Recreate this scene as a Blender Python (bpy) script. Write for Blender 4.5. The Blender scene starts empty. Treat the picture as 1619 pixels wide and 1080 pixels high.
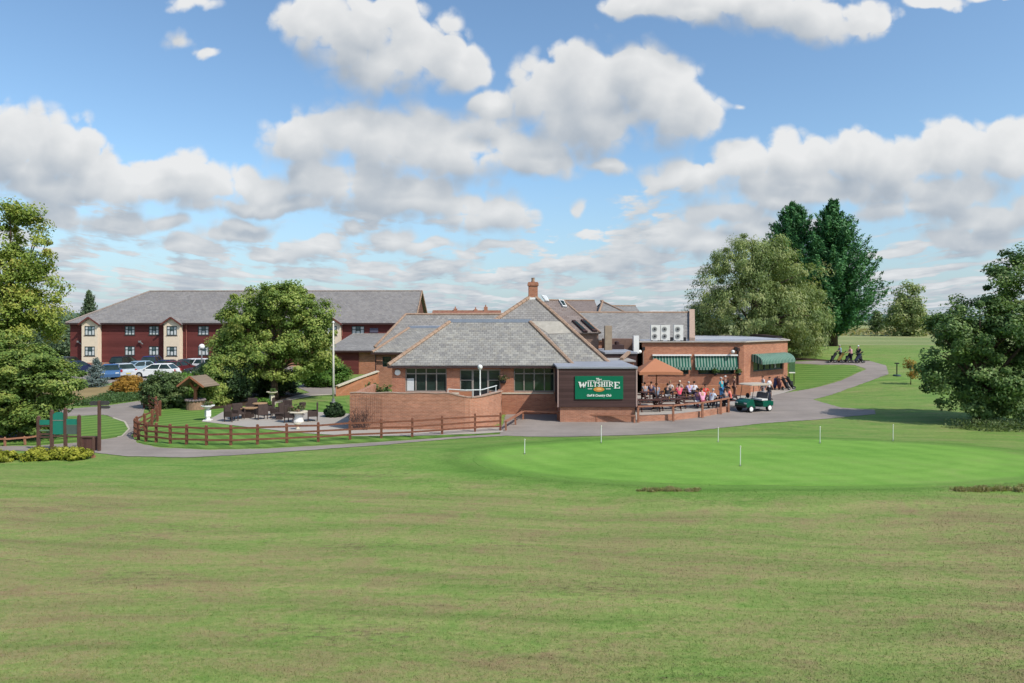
import bpy, bmesh, math, random
import numpy as np
from mathutils import Vector, Matrix
from mathutils.geometry import delaunay_2d_cdt
random.seed(7); rng = np.random.default_rng(7)
scn = bpy.context.scene
COL = scn.collection
CAM_Z = 6.2; F = 1079.3; HOR = 505.0; CX = 809.5

# ------------------------------------------------------------------ terrain
def sst(a, b, t):
    t = min(1.0, max(0.0, (t-a)/(b-a))); return t*t*(3-2*t)
GC = (10.7, 29.3); GA, GB = 12.4, 5.1
def green_d(x, y):
    return math.sqrt(((x-GC[0])/GA)**2 + ((y-GC[1])/GB)**2)
def h(x, y):
    z = 2.5*sst(45, 90, y)*sst(24, 36, x)
    z += 0.24*(1-sst(1.0, 1.6, green_d(x, y)))
    z += 0.22*math.exp(-((x+5.5)/4.5)**2-((y-30.2)/2.4)**2)
    f = 1-sst(20, 27, y)
    if f > 0:
        z += f*(0.05*math.sin(x*0.31+0.7)*math.sin(y*0.43+1.0)+0.03*math.sin(x*0.77+y*0.5))
    return z
def P(px, py, Y):
    return Vector(((px-CX)*Y/F, Y, CAM_Z-(py-HOR)*Y/F))
def G(px, py, off=0.0):
    z = 0.0
    for _ in range(40):
        Y = F*(CAM_Z-z)/(py-HOR); X = (px-CX)*Y/F
        z = 0.6*z+0.4*h(X, Y)
    return Vector((X, Y, h(X, Y)+off))

# ------------------------------------------------------------------ materials
def newmat(name):
    m = bpy.data.materials.new(name); m.use_nodes = True
    nt = m.node_tree; nt.nodes.clear()
    out = nt.nodes.new('ShaderNodeOutputMaterial')
    return m, nt, out
def nd(nt, typ, ins=None, **kw):
    n = nt.nodes.new(typ)
    for k, v in kw.items(): setattr(n, k, v)
    if ins:
        for k, v in ins.items():
            s = n.inputs[k]
            if hasattr(v, 'is_output') or isinstance(v, bpy.types.NodeSocket): nt.links.new(v, s)
            else: s.default_value = v
    return n
def c4(c): return (c[0], c[1], c[2], 1.0)
def ramp(nt, fac, stops, interp='LINEAR'):
    r = nd(nt, 'ShaderNodeValToRGB'); cr = r.color_ramp; cr.interpolation = interp
    while len(cr.elements) < len(stops): cr.elements.new(0.5)
    for e, (p, c) in zip(cr.elements, stops): e.position = p; e.color = c4(c)
    nt.links.new(fac, r.inputs[0]); return r.outputs[0]
def mixc(nt, fac, a, b, blend='MIX'):
    n = nd(nt, 'ShaderNodeMix', data_type='RGBA', blend_type=blend)
    for i, v in ((0, fac), (6, a), (7, b)):
        if isinstance(v, bpy.types.NodeSocket): nt.links.new(v, n.inputs[i])
        else: n.inputs[i].default_value = v if i == 0 else c4(v)
    return n.outputs[2]
def math_(nt, op, a, b=None, c=None, clamp=False):
    n = nd(nt, 'ShaderNodeMath', operation=op, use_clamp=clamp)
    for i, v in enumerate((a, b, c)):
        if v is None: continue
        if isinstance(v, bpy.types.NodeSocket): nt.links.new(v, n.inputs[i])
        else: n.inputs[i].default_value = v
    return n.outputs[0]
def noise(nt, vec, scale, detail=4, rough=0.55, dist=0.0, out=0):
    n = nd(nt, 'ShaderNodeTexNoise', {'Scale': scale, 'Detail': detail, 'Roughness': rough, 'Distortion': dist})
    nt.links.new(vec, n.inputs['Vector']); return n.outputs[out]
def pos(nt): return nd(nt, 'ShaderNodeNewGeometry').outputs['Position']
def objc(nt): return nd(nt, 'ShaderNodeTexCoord').outputs['Object']
def uvc(nt): return nd(nt, 'ShaderNodeUVMap', uv_map='UVMap').outputs[0]
def vscale(nt, v, s):
    n = nd(nt, 'ShaderNodeVectorMath', operation='MULTIPLY'); nt.links.new(v, n.inputs[0]); n.inputs[1].default_value = s; return n.outputs[0]
def finish(nt, out, col, rough=0.7, spec=0.3, bump=None, bstr=0.3, bdist=0.02, metal=0.0):
    b = nd(nt, 'ShaderNodeBsdfPrincipled')
    if isinstance(col, bpy.types.NodeSocket): nt.links.new(col, b.inputs['Base Color'])
    else: b.inputs['Base Color'].default_value = c4(col)
    if isinstance(rough, bpy.types.NodeSocket): nt.links.new(rough, b.inputs['Roughness'])
    else: b.inputs['Roughness'].default_value = rough
    b.inputs['Specular IOR Level'].default_value = spec; b.inputs['Metallic'].default_value = metal
    if bump is not None:
        bp = nd(nt, 'ShaderNodeBump', {'Strength': bstr, 'Distance': bdist}); nt.links.new(bump, bp.inputs['Height'])
        nt.links.new(bp.outputs[0], b.inputs['Normal'])
    nt.links.new(b.outputs[0], out.inputs[0]); return b
_mc = {}
def mpaint(name, col, rough=0.6, var=0.25, scale=3.0, spec=0.3, metal=0.0):
    """plain painted / cloth / wood surface with weathering noise"""
    if name in _mc: return _mc[name]
    m, nt, out = newmat(name); v = objc(nt)
    n1 = noise(nt, v, scale, 5); n2 = noise(nt, v, scale*9, 3)
    f = math_(nt, 'ADD', math_(nt, 'MULTIPLY', n1, 0.65), math_(nt, 'MULTIPLY', n2, 0.35))
    lo = [c*(1-var) for c in col]; hi = [min(1, c*(1+var)) for c in col]
    c = ramp(nt, f, [(0.3, lo), (0.7, hi)])
    finish(nt, out, c, rough, spec, n2, 0.15, 0.01, metal); _mc[name] = m; return m
def mbrick(name, c1, c2, mortar, blotch=(0.75, 1.2)):
    m, nt, out = newmat(name); u = uvc(nt)
    b = nd(nt, 'ShaderNodeTexBrick', {'Scale': 1.0, 'Mortar Size': 0.006, 'Mortar Smooth': 0.3, 'Bias': 0.0, 'Brick Width': 0.225, 'Row Height': 0.075,
        'Color1': c4(c1), 'Color2': c4(c2), 'Mortar': c4(mortar)}); nt.links.new(u, b.inputs['Vector'])
    n1 = noise(nt, u, 0.45, 5, 0.6); n2 = noise(nt, vscale(nt, u, (2.2, 7, 1)), 1.0, 5, 0.65)
    f = math_(nt, 'ADD', math_(nt, 'MULTIPLY', n1, 0.6), math_(nt, 'MULTIPLY', n2, 0.5))
    t = ramp(nt, f, [(0.35, [blotch[0]]*3), (0.75, [blotch[1], blotch[1]*0.97, blotch[1]*0.93])])
    c = mixc(nt, 1.0, b.outputs[0], t, 'MULTIPLY')
    finish(nt, out, c, 0.9, 0.2, b.outputs[1], 0.25, -0.01); return m
def mtile(name, c1, c2, c3, w=0.3, hgt=0.22, moss=0.3, pale=(0.30, 0.29, 0.26)):
    """roof slates: staggered courses, per slate colour, lichen patches"""
    m, nt, out = newmat(name); u = uvc(nt)
    b = nd(nt, 'ShaderNodeTexBrick', {'Scale': 1.0, 'Mortar Size': 0.012, 'Mortar Smooth': 0.4, 'Bias': -0.1, 'Brick Width': w, 'Row Height': hgt,
        'Color1': c4(c1), 'Color2': c4(c2), 'Mortar': c4([x*0.4 for x in c1])}); nt.links.new(u, b.inputs['Vector'])
    b2 = nd(nt, 'ShaderNodeTexBrick', {'Scale': 1.0, 'Mortar Size': 0.0, 'Bias': -0.25, 'Brick Width': w, 'Row Height': hgt,
        'Color1': (0, 0, 0, 1), 'Color2': (1, 1, 1, 1), 'Mortar': (0, 0, 0, 1)})
    sh = nd(nt, 'ShaderNodeVectorMath', operation='ADD'); nt.links.new(u, sh.inputs[0]); sh.inputs[1].default_value = (w*14, hgt*22, 0)
    nt.links.new(sh.outputs[0], b2.inputs['Vector'])
    n1 = noise(nt, u, 0.35, 5, 0.62); n2 = noise(nt, u, 2.2, 5, 0.6)
    pf = math_(nt, 'MULTIPLY', b2.outputs[0], math_(nt, 'MULTIPLY', ramp(nt, n1, [(0.35, (0, 0, 0)), (0.62, (1, 1, 1))]), 0.85))
    c = mixc(nt, pf, b.outputs[0], pale)
    c = mixc(nt, math_(nt, 'MULTIPLY', ramp(nt, n2, [(0.5, (0, 0, 0)), (0.72, (1, 1, 1))]), moss), c, c3)
    # down-slope row shading comes from the bump of the lapped courses
    sx = nd(nt, 'ShaderNodeSeparateXYZ'); nt.links.new(u, sx.inputs[0])
    saw = math_(nt, 'FRACT', math_(nt, 'DIVIDE', sx.outputs[1], hgt))
    hh = math_(nt, 'ADD', math_(nt, 'MULTIPLY', saw, -1.0), math_(nt, 'MULTIPLY', b.outputs[1], -0.6))
    finish(nt, out, c, 0.75, 0.3, hh, 0.6, 0.03); return m
def mboards(name, col, hgt=0.15, var=0.3, gap=0.35, vertical=False):
    m, nt, out = newmat(name); u = uvc(nt)
    sx = nd(nt, 'ShaderNodeSeparateXYZ'); nt.links.new(u, sx.inputs[0])
    a = sx.outputs[0 if vertical else 1]
    q = math_(nt, 'DIVIDE', a, hgt); fr = math_(nt, 'FRACT', q); fl = math_(nt, 'FLOOR', q)
    wn = nd(nt, 'ShaderNodeTexWhiteNoise', noise_dimensions='1D'); nt.links.new(fl, wn.inputs['W'])
    n1 = noise(nt, vscale(nt, u, (14, 0.6, 1) if vertical else (0.6, 14, 1)), 1.0, 5, 0.6); n0 = noise(nt, u, 0.5, 4)
    f = math_(nt, 'ADD', math_(nt, 'ADD', math_(nt, 'MULTIPLY', wn.outputs[0], 0.3), math_(nt, 'MULTIPLY', n1, 0.4)), math_(nt, 'MULTIPLY', n0, 0.35))
    c = ramp(nt, f, [(0.3, [x*(1-var) for x in col]), (0.75, [x*(1+var) for x in col])])
    g = ramp(nt, fr, [(0.0, [gap]*3), (0.12, (1, 1, 1))])
    c = mixc(nt, 1.0, c, g, 'MULTIPLY')
    finish(nt, out, c, 0.75, 0.2, fr, 0.4, 0.015); return m
def mleaf(name, dark, mid, light, trans=0.3, var=None):
    m, nt, out = newmat(name)
    at = nd(nt, 'ShaderNodeAttribute', attribute_name='tint')
    stops = [(0.0, dark), (0.5, mid), (0.92, light)]
    if var: stops = [(0.0, dark), (0.45, mid), (0.78, light), (0.97, var)]
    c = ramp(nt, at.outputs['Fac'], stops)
    d = nd(nt, 'ShaderNodeBsdfPrincipled', {'Roughness': 0.55, 'Specular IOR Level': 0.25}); nt.links.new(c, d.inputs['Base Color'])
    t = nd(nt, 'ShaderNodeBsdfTranslucent'); nt.links.new(mixc(nt, 1.0, c, (1.25, 1.3, 0.6), 'MULTIPLY'), t.inputs[0])
    mx = nd(nt, 'ShaderNodeMixShader', {0: trans}); nt.links.new(d.outputs[0], mx.inputs[1]); nt.links.new(t.outputs[0], mx.inputs[2])
    nt.links.new(mx.outputs[0], out.inputs[0]); return m
def mglass(name, col=(0.02, 0.03, 0.03), rough=0.06):
    m, nt, out = newmat(name); v = objc(nt)
    n1 = noise(nt, v, 0.9, 3)
    c = ramp(nt, n1, [(0.35, col), (0.7, [x*2.6 for x in col])])
    finish(nt, out, c, rough, 0.6, noise(nt, v, 1.3, 2), 0.06, 0.05); return m

# ------------------------------------------------------------------ mesh builder
class MB:
    def __init__(s): s.v = []; s.f = []; s.m = []
    def add(s, vs, fs, m=0):
        o = len(s.v); s.v += [tuple(x) for x in vs]; s.f += [tuple(o+i for i in f) for f in fs]; s.m += [m]*len(fs); return s
    def box(s, x0, y0, z0, x1, y1, z1, m=0):
        v = [(x0,y0,z0),(x1,y0,z0),(x1,y1,z0),(x0,y1,z0),(x0,y0,z1),(x1,y0,z1),(x1,y1,z1),(x0,y1,z1)]
        return s.add(v, [(0,3,2,1),(4,5,6,7),(0,1,5,4),(1,2,6,5),(2,3,7,6),(3,0,4,7)], m)
    def beam(s, a, b, w, hh, m=0, up=(0,0,1)):
        a = Vector(a); b = Vector(b); d = (b-a).normalized(); u = Vector(up)
        if abs(d.dot(u)) > 0.98: u = Vector((0,1,0))
        r = d.cross(u).normalized(); u = r.cross(d).normalized()
        v = []
        for q in (a, b):
            for i, j in ((-1,-1),(1,-1),(1,1),(-1,1)): v.append(q+r*(i*w/2)+u*(j*hh/2))
        return s.add(v, [(3,2,1,0),(4,5,6,7),(0,1,5,4),(1,2,6,5),(2,3,7,6),(3,0,4,7)], m)
    def tube(s, a, b, r0, r1=None, n=10, m=0, caps=True):
        return s.path([a, b], [r0, r0 if r1 is None else r1], n, m, caps)
    def path(s, pts, rs, n=8, m=0, caps=True):
        pts = [Vector(p) for p in pts]; v = []; k = len(pts)
        for i, p in enumerate(pts):
            d = (pts[min(i+1, k-1)]-pts[max(i-1, 0)]).normalized()
            u = Vector((0,0,1)) if abs(d.z) < 0.9 else Vector((1,0,0))
            r = d.cross(u).normalized(); u = r.cross(d)
            for j in range(n):
                a = 2*math.pi*j/n; v.append(p+(r*math.cos(a)+u*math.sin(a))*rs[i])
        f = []
        for i in range(k-1):
            for j in range(n):
                a, b = i*n+j, i*n+(j+1) % n; f.append((a, b, b+n, a+n))
        if caps: f.append(tuple(range(n))[::-1]); f.append(tuple((k-1)*n+j for j in range(n)))
        return s.add(v, f, m)
    def lathe(s, c, prof, n=16, m=0, axis='z'):
        c = Vector(c); v = []; k = len(prof)
        for r, z in prof:
            for j in range(n):
                a = 2*math.pi*j/n; q = (r*math.cos(a), r*math.sin(a), z)
                if axis == 'y': q = (q[0], q[2], q[1])
                if axis == 'x': q = (q[2], q[0], q[1])
                v.append(c+Vector(q))
        f = []
        for i in range(k-1):
            for j in range(n):
                a, b = i*n+j, i*n+(j+1) % n; f.append((a, b, b+n, a+n))
        f.append(tuple(range(n))[::-1]); f.append(tuple((k-1)*n+j for j in range(n)))
        return s.add(v, f, m)
    def prism(s, poly, vec, m=0):
        poly = [Vector(p) for p in poly]; vec = Vector(vec); n = len(poly)
        return s.add(poly+[p+vec for p in poly], [tuple(range(n))[::-1], tuple(range(n, 2*n))]+[(i, (i+1) % n, (i+1) % n+n, i+n) for i in range(n)], m)
    def face(s, pts, m=0): return s.add(pts, [tuple(range(len(pts)))], m)
    def slab(s, pts, t, m=0):
        """planar polygon thickened downwards along its normal"""
        pts = [Vector(p) for p in pts]; nrm = Vector((0,0,0))
        for i in range(1, len(pts)-1): nrm += (pts[i]-pts[0]).cross(pts[i+1]-pts[0])
        nrm.normalize()
        if nrm.z < 0: pts = pts[::-1]; nrm = -nrm
        return s.prism(pts, -nrm*t, m)
    def sphere(s, c, r, n=10, k=6, m=0, sc=(1,1,1)):
        c = Vector(c); v = [c+Vector((0,0,-r*sc[2]))]; f = []
        for i in range(1, k):
            t = math.pi*i/k
            for j in range(n):
                a = 2*math.pi*j/n
                v.append(c+Vector((r*sc[0]*math.sin(t)*math.cos(a), r*sc[1]*math.sin(t)*math.sin(a), -r*sc[2]*math.cos(t))))
        v.append(c+Vector((0,0,r*sc[2]))); L = len(v)-1
        for j in range(n):
            f.append((0, 1+(j+1) % n, 1+j)); f.append((L, L-n+j, L-n+(j+1) % n))
        for i in range(k-2):
            for j in range(n):
                a = 1+i*n+j; b = 1+i*n+(j+1) % n; f.append((a, b, b+n, a+n))
        return s.add(v, f, m)
    def build(s, name, mats, parent=None, origin=None, smooth=False, bevel=0.0):
        me = bpy.data.meshes.new(name)
        o0 = Vector(origin) if origin is not None else rootloc(parent)
        me.from_pydata([Vector(v)-o0 for v in s.v], [], s.f)
        if not isinstance(mats, (list, tuple)): mats = [mats]
        for mt in mats: me.materials.append(mt)
        for p, mi in zip(me.polygons, s.m): p.material_index = mi; p.use_smooth = smooth
        bm = bmesh.new(); bm.from_mesh(me)
        bmesh.ops.recalc_face_normals(bm, faces=bm.faces)
        if bevel: bmesh.ops.bevel(bm, geom=[e for e in bm.edges], offset=bevel, segments=2, profile=0.6, affect='EDGES', clamp_overlap=True)
        bm.to_mesh(me); bm.free(); do_uv(me)
        o = bpy.data.objects.new(name, me); COL.objects.link(o)
        if parent is not None: o.parent = parent
        elif origin is not None: o.location = o0
        return o
def rootloc(p):
    v = Vector((0,0,0))
    while p is not None: v += p.location; p = p.parent
    return v
def do_uv(me):
    uv = me.uv_layers.new(name='UVMap').data
    Z = Vector((0,0,1))
    for p in me.polygons:
        n = p.normal
        if abs(n.z) > 0.97: t, b = Vector((1,0,0)), Vector((0,1,0))
        else: t = Z.cross(n).normalized(); b = n.cross(t)
        for li in p.loop_indices:
            c = me.vertices[me.loops[li].vertex_index].co; uv[li].uv = (c.dot(t)+100, c.dot(b)+100)
def thing(name, loc, label, cat, group=None, rz=0.0):
    o = bpy.data.objects.new(name, None); COL.objects.link(o); o.location = loc; o.rotation_euler = (0, 0, rz)
    o.empty_display_size = 0.3; return tag(o, label, cat, group)
def tag(o, label=None, cat=None, group=None, kind=None):
    if label: o['label'] = label
    if cat: o['category'] = cat
    if group: o['group'] = group
    if kind: o['kind'] = kind
    return o
def kids(o): return [c for c in bpy.data.objects if c.parent == o]
def copy_tree(o, parent=None):
    c = o.copy(); COL.objects.link(c); c.parent = parent
    for ch in kids(o): copy_tree(ch, c)
    return c

# ------------------------------------------------------------------ sheets on the ground
def densify(poly, step=0.6):
    out = []
    for i, a in enumerate(poly):
        b = poly[(i+1) % len(poly)]; n = max(1, int((b-a).length/step))
        out += [a.lerp(b, k/n) for k in range(n)]
    return out
def smooth_poly(pts, it=2):
    for _ in range(it):
        q = []
        for i, a in enumerate(pts):
            b = pts[(i+1) % len(pts)]; q += [a.lerp(b, 0.25), a.lerp(b, 0.75)]
        pts = q
    return pts
def sheet(name, poly, off, mat, cell=0.75, smooth=0, kind='structure', jitter=0.0, sink=False):
    poly = [Vector((p[0], p[1], 0)) for p in poly]
    if smooth: poly = smooth_poly(poly, smooth)
    if jitter:
        poly = densify(poly, 0.25)
        poly = [p+Vector((random.uniform(-jitter, jitter), random.uniform(-jitter, jitter), 0)) for p in poly]
    cd = delaunay_2d_cdt([Vector((p.x, p.y)) for p in poly], [], [list(range(len(poly)))], 1, 1e-5)
    bm = bmesh.new(); vs = [bm.verts.new((p.x, p.y, 0)) for p in cd[0]]
    for f in cd[2]:
        try: bm.faces.new([vs[i] for i in f])
        except ValueError: pass
    xs = [p.x for p in poly]; ys = [p.y for p in poly]
    for ax, lo, hi in ((0, min(xs), max(xs)), (1, min(ys), max(ys))):
        k = math.floor(lo/cell)+1
        while k*cell < hi:
            co = [0,0,0]; no = [0,0,0]; co[ax] = k*cell; no[ax] = 1
            bmesh.ops.bisect_plane(bm, geom=bm.verts[:]+bm.edges[:]+bm.faces[:], plane_co=co, plane_no=no); k += 1
    for v in bm.verts: v.co.z = h(v.co.x, v.co.y)+(off if not (sink and v.is_boundary) else -0.012)
    bm.normal_update()
    bmesh.ops.reverse_faces(bm, faces=[f for f in bm.faces if f.normal.z < 0])
    me = bpy.data.meshes.new(name); bm.to_mesh(me); bm.free()
    me.materials.append(mat); do_uv(me)
    o = bpy.data.objects.new(name, me); COL.objects.link(o); o['kind'] = kind; return o

# ------------------------------------------------------------------ foliage
def leaf_mesh(name, c, n, s, tint, mat, aspect=0.6, axis=None):
    """rhombic leaf faces: centres c, normals n, half lengths s"""
    N = len(c); n = n/np.linalg.norm(n, axis=1, keepdims=True)
    r = rng.normal(size=(N, 3)) if axis is None else axis+0.35*rng.normal(size=(N, 3))
    t = r-n*np.sum(r*n, axis=1, keepdims=True); t /= np.linalg.norm(t, axis=1, keepdims=True)+1e-9
    b = np.cross(n, t); s = s[:, None]
    v = np.stack([c-t*s, c-t*s*0.1+b*s*aspect, c+t*s, c-t*s*0.1-b*s*aspect], axis=1).reshape(-1, 3)
    me = bpy.data.meshes.new(name); me.vertices.add(4*N); me.vertices.foreach_set('co', v.astype(np.float32).ravel())
    me.loops.add(4*N); me.loops.foreach_set('vertex_index', np.arange(4*N, dtype=np.int32))
    me.polygons.add(N); me.polygons.foreach_set('loop_start', np.arange(0, 4*N, 4, dtype=np.int32))
    try: me.polygons.foreach_set('loop_total', np.full(N, 4, dtype=np.int32))
    except Exception: pass
    me.update(calc_edges=True)
    a = me.attributes.new('tint', 'FLOAT', 'FACE'); a.data.foreach_set('value', np.clip(tint, 0, 1).astype(np.float32))
    me.materials.append(mat); return me
def unit(N):
    d = rng.normal(size=(N, 3)); return d/np.linalg.norm(d, axis=1, keepdims=True)
def clumps(ells, n, shell=0.75):
    """cluster centres spread through a set of ellipsoids (cx,cy,cz,rx,ry,rz), most near the surface"""
    e = np.array(ells); w = e[:, 3]*e[:, 4]*e[:, 5]; w = w**0.75; idx = rng.choice(len(e), n, p=w/w.sum())
    d = unit(n); r = np.where(rng.random(n) < shell, rng.uniform(0.72, 1.0, n), rng.uniform(0.1, 0.75, n))
    c = e[idx, :3]+d*r[:, None]*e[idx, 3:6]
    return c, d, r
def crown(ells, nclump, per, cr, leaf, mat, droop=0.0, flat=0.7, shell=0.75, zmin=None, tvar=0.35, up=0.45, aspect=0.6, name='crown', tadd=0.0, hang=0.0):
    C, D, R = clumps(ells, nclump, shell)
    if zmin is not None:
        k = C[:, 2] > zmin; C, D, R = C[k], D[k], R[k]
    nc = len(C); N = nc*per; ci = np.repeat(np.arange(nc), per)
    crs = cr*rng.uniform(0.4, 1.5, nc)
    d = unit(N); rr = rng.random(N)**0.45
    off = d*rr[:, None]*crs[ci][:, None]; off[:, 2] *= flat
    if hang: off[:, 2] -= np.abs(rng.normal(size=N))*hang*crs[ci]
    c = C[ci]+off
    nr = d*0.55+D[ci]*0.45+rng.normal(size=(N, 3))*0.45; nr[:, 2] += up
    ct = rng.random(nc)
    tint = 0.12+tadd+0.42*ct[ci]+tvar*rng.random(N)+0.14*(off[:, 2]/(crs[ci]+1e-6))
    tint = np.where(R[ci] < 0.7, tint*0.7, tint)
    s = leaf*rng.uniform(0.5, 1.5, N)
    ax = None
    if droop:
        ax = np.tile(np.array([0, 0, -1.0])*droop, (N, 1))+D[ci]*0.4
    return leaf_mesh(name, c, nr, s, tint, mat, aspect, ax), C
def trunk_mb(height, r0, targets, ntrg=14, lean=(0, 0), fork=0.35):
    mb = MB(); k = 6; sp = []
    for i in range(k+1):
        t = i/k; sp.append(Vector((lean[0]*t+0.12*math.sin(t*5+r0)*r0*2, lean[1]*t+0.1*math.cos(t*4)*r0*2, height*t)))
    rs = [r0*(1.35 if i == 0 else 1-0.75*i/k) for i in range(k+1)]
    mb.path(sp, rs, 10)
    tg = list(targets); random.shuffle(tg)
    for c in tg[:ntrg]:
        c = Vector(c); t = min(0.95, max(fork, random.uniform(0.3, 0.9)*min(1, c.z/height)))
        i = min(k-1, int(t*k)); a = sp[i].lerp(sp[i+1], t*k-i); rr = r0*(1-0.75*t)*0.5
        m = a.lerp(c, 0.5)+Vector((0, 0, 0.12*(c-a).length))
        mb.path([a, a.lerp(m, 0.55)+Vector((0,0,0.03)), m, c], [rr, rr*0.75, rr*0.5, rr*0.15], 6)
    return mb
def add_mesh_child(name, me, parent):
    o = bpy.data.objects.new(name, me); COL.objects.link(o); o.parent = parent; return o
def pe(px, py, Y, rx, ry, base, depth=None):
    """ellipsoid given by its look from the road, at depth Y, local to base"""
    p = P(px, py, Y)-base; s = Y/F
    return (p.x, p.y, p.z, rx*s, (depth if depth else rx*0.95)*s, ry*s)
# ------------------------------------------------------------------ camera, sun, sky
cam = bpy.data.cameras.new('camera'); camo = bpy.data.objects.new('camera', cam); COL.objects.link(camo)
camo.location = (0, 0, CAM_Z); camo.rotation_euler = (math.radians(90), 0, 0)
cam.sensor_width = 36; cam.lens = 36*F/1619; cam.shift_y = -(540-HOR)/1619
cam.clip_start = 0.1; cam.clip_end = 20000; scn.camera = camo
scn.view_settings.view_transform = 'Standard'; scn.view_settings.look = 'None'; scn.view_settings.exposure = 0
EL = math.radians(47); AZX, AZY = 0.79, -0.613
SUN = Vector((math.cos(EL)*AZX, math.cos(EL)*AZY, math.sin(EL)))
sl = bpy.data.lights.new('sun', 'SUN'); sl.energy = 4.3; sl.angle = math.radians(0.5); sl.color = (1.0, 0.95, 0.87)
so = bpy.data.objects.new('sun', sl); COL.objects.link(so); so.location = (60, -30, 90)
so.rotation_euler = SUN.to_track_quat('Z', 'Y').to_euler()
scn.cycles.max_bounces = 4; scn.cycles.diffuse_bounces = 2; scn.cycles.glossy_bounces = 2; scn.cycles.transmission_bounces = 2
scn.cycles.use_denoising = True; scn.cycles.use_adaptive_sampling = True; scn.cycles.adaptive_threshold = 0.025; scn.cycles.caustics_reflective = False; scn.cycles.caustics_refractive = False

world = bpy.data.worlds.new('World'); scn.world = world; world.use_nodes = True
world.cycles.sampling_method = 'MANUAL'; world.cycles.sample_map_resolution = 256
nt = world.node_tree; nt.nodes.clear()
wout = nt.nodes.new('ShaderNodeOutputWorld')
sky = nd(nt, 'ShaderNodeTexSky', sky_type='NISHITA', sun_disc=False)
sky.sun_elevation = EL; sky.sun_rotation = math.atan2(AZX, AZY); sky.air_density = 1.0; sky.dust_density = 1.2; sky.ozone_density = 2.0; sky.altitude = 100
def uvp(px, py): return ((px-CX)/F, (HOR-py)/F)
# cumulus heaps: direction in the sky (as seen towards +Y) and half sizes
BLOBS = [
 (500,40,60,52),(575,60,80,68),(655,80,85,62),(725,100,45,40),(600,15,60,30),
 (862,150,60,58),(935,140,90,78),(1010,110,52,52),(1070,180,66,48),(1040,150,70,60),(780,160,40,30),
 (480,215,60,40),(560,195,75,45),(655,225,80,45),(740,245,85,45),(850,255,110,26),(960,260,40,14),
 (20,235,75,68),(105,240,55,64),(145,275,60,34),(35,280,110,34),
 (230,280,60,30),(295,275,52,38),(365,290,60,34),(420,305,50,26),
 (490,275,48,38),(560,300,75,34),(650,305,85,34),(735,325,50,20),(420,325,180,15),
 (620,225,150,62),(820,235,120,40),(560,285,150,45),(640,325,140,26),(250,300,180,34),(90,300,120,30),(1250,300,170,30),(1480,300,150,36),(930,190,130,50),(620,100,110,45),
 (790,338,60,34),(740,352,50,22),
 (1090,275,70,32),(1180,262,70,30),(1265,250,70,40),(1345,240,70,42),(1430,262,100,48),(1510,240,75,48),(1600,245,65,50),(1290,290,130,26),
 (1155,338,70,22),(1230,330,50,22),(1060,372,60,30),(1120,385,70,22),(1000,402,60,18),(960,420,60,14),(1200,365,60,22),
 (1440,330,110,24),(1560,345,80,28),(1630,330,40,30),(1530,375,80,20),
 (1010,5,55,20),(1090,8,60,24),(1220,20,60,38),(1300,30,58,42),(1375,35,45,28),(1480,5,60,16,0.3),(1580,0,60,12,0.5),(1160,-10,160,34),
 (292,56,58,30,0.62),(330,76,70,26,0.85),(295,4,70,26,0.62),(1165,168,52,24,0.88),(908,328,30,36,0.86),(660,190,40,20,0.4),
 (185,348,70,20),(90,340,60,24),(260,352,40,14),(380,360,70,20),(300,385,60,14),(500,390,60,18),(560,365,26,13),(620,378,46,18),(430,400,50,10),(700,420,55,11),(690,390,60,12),
]
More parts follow.
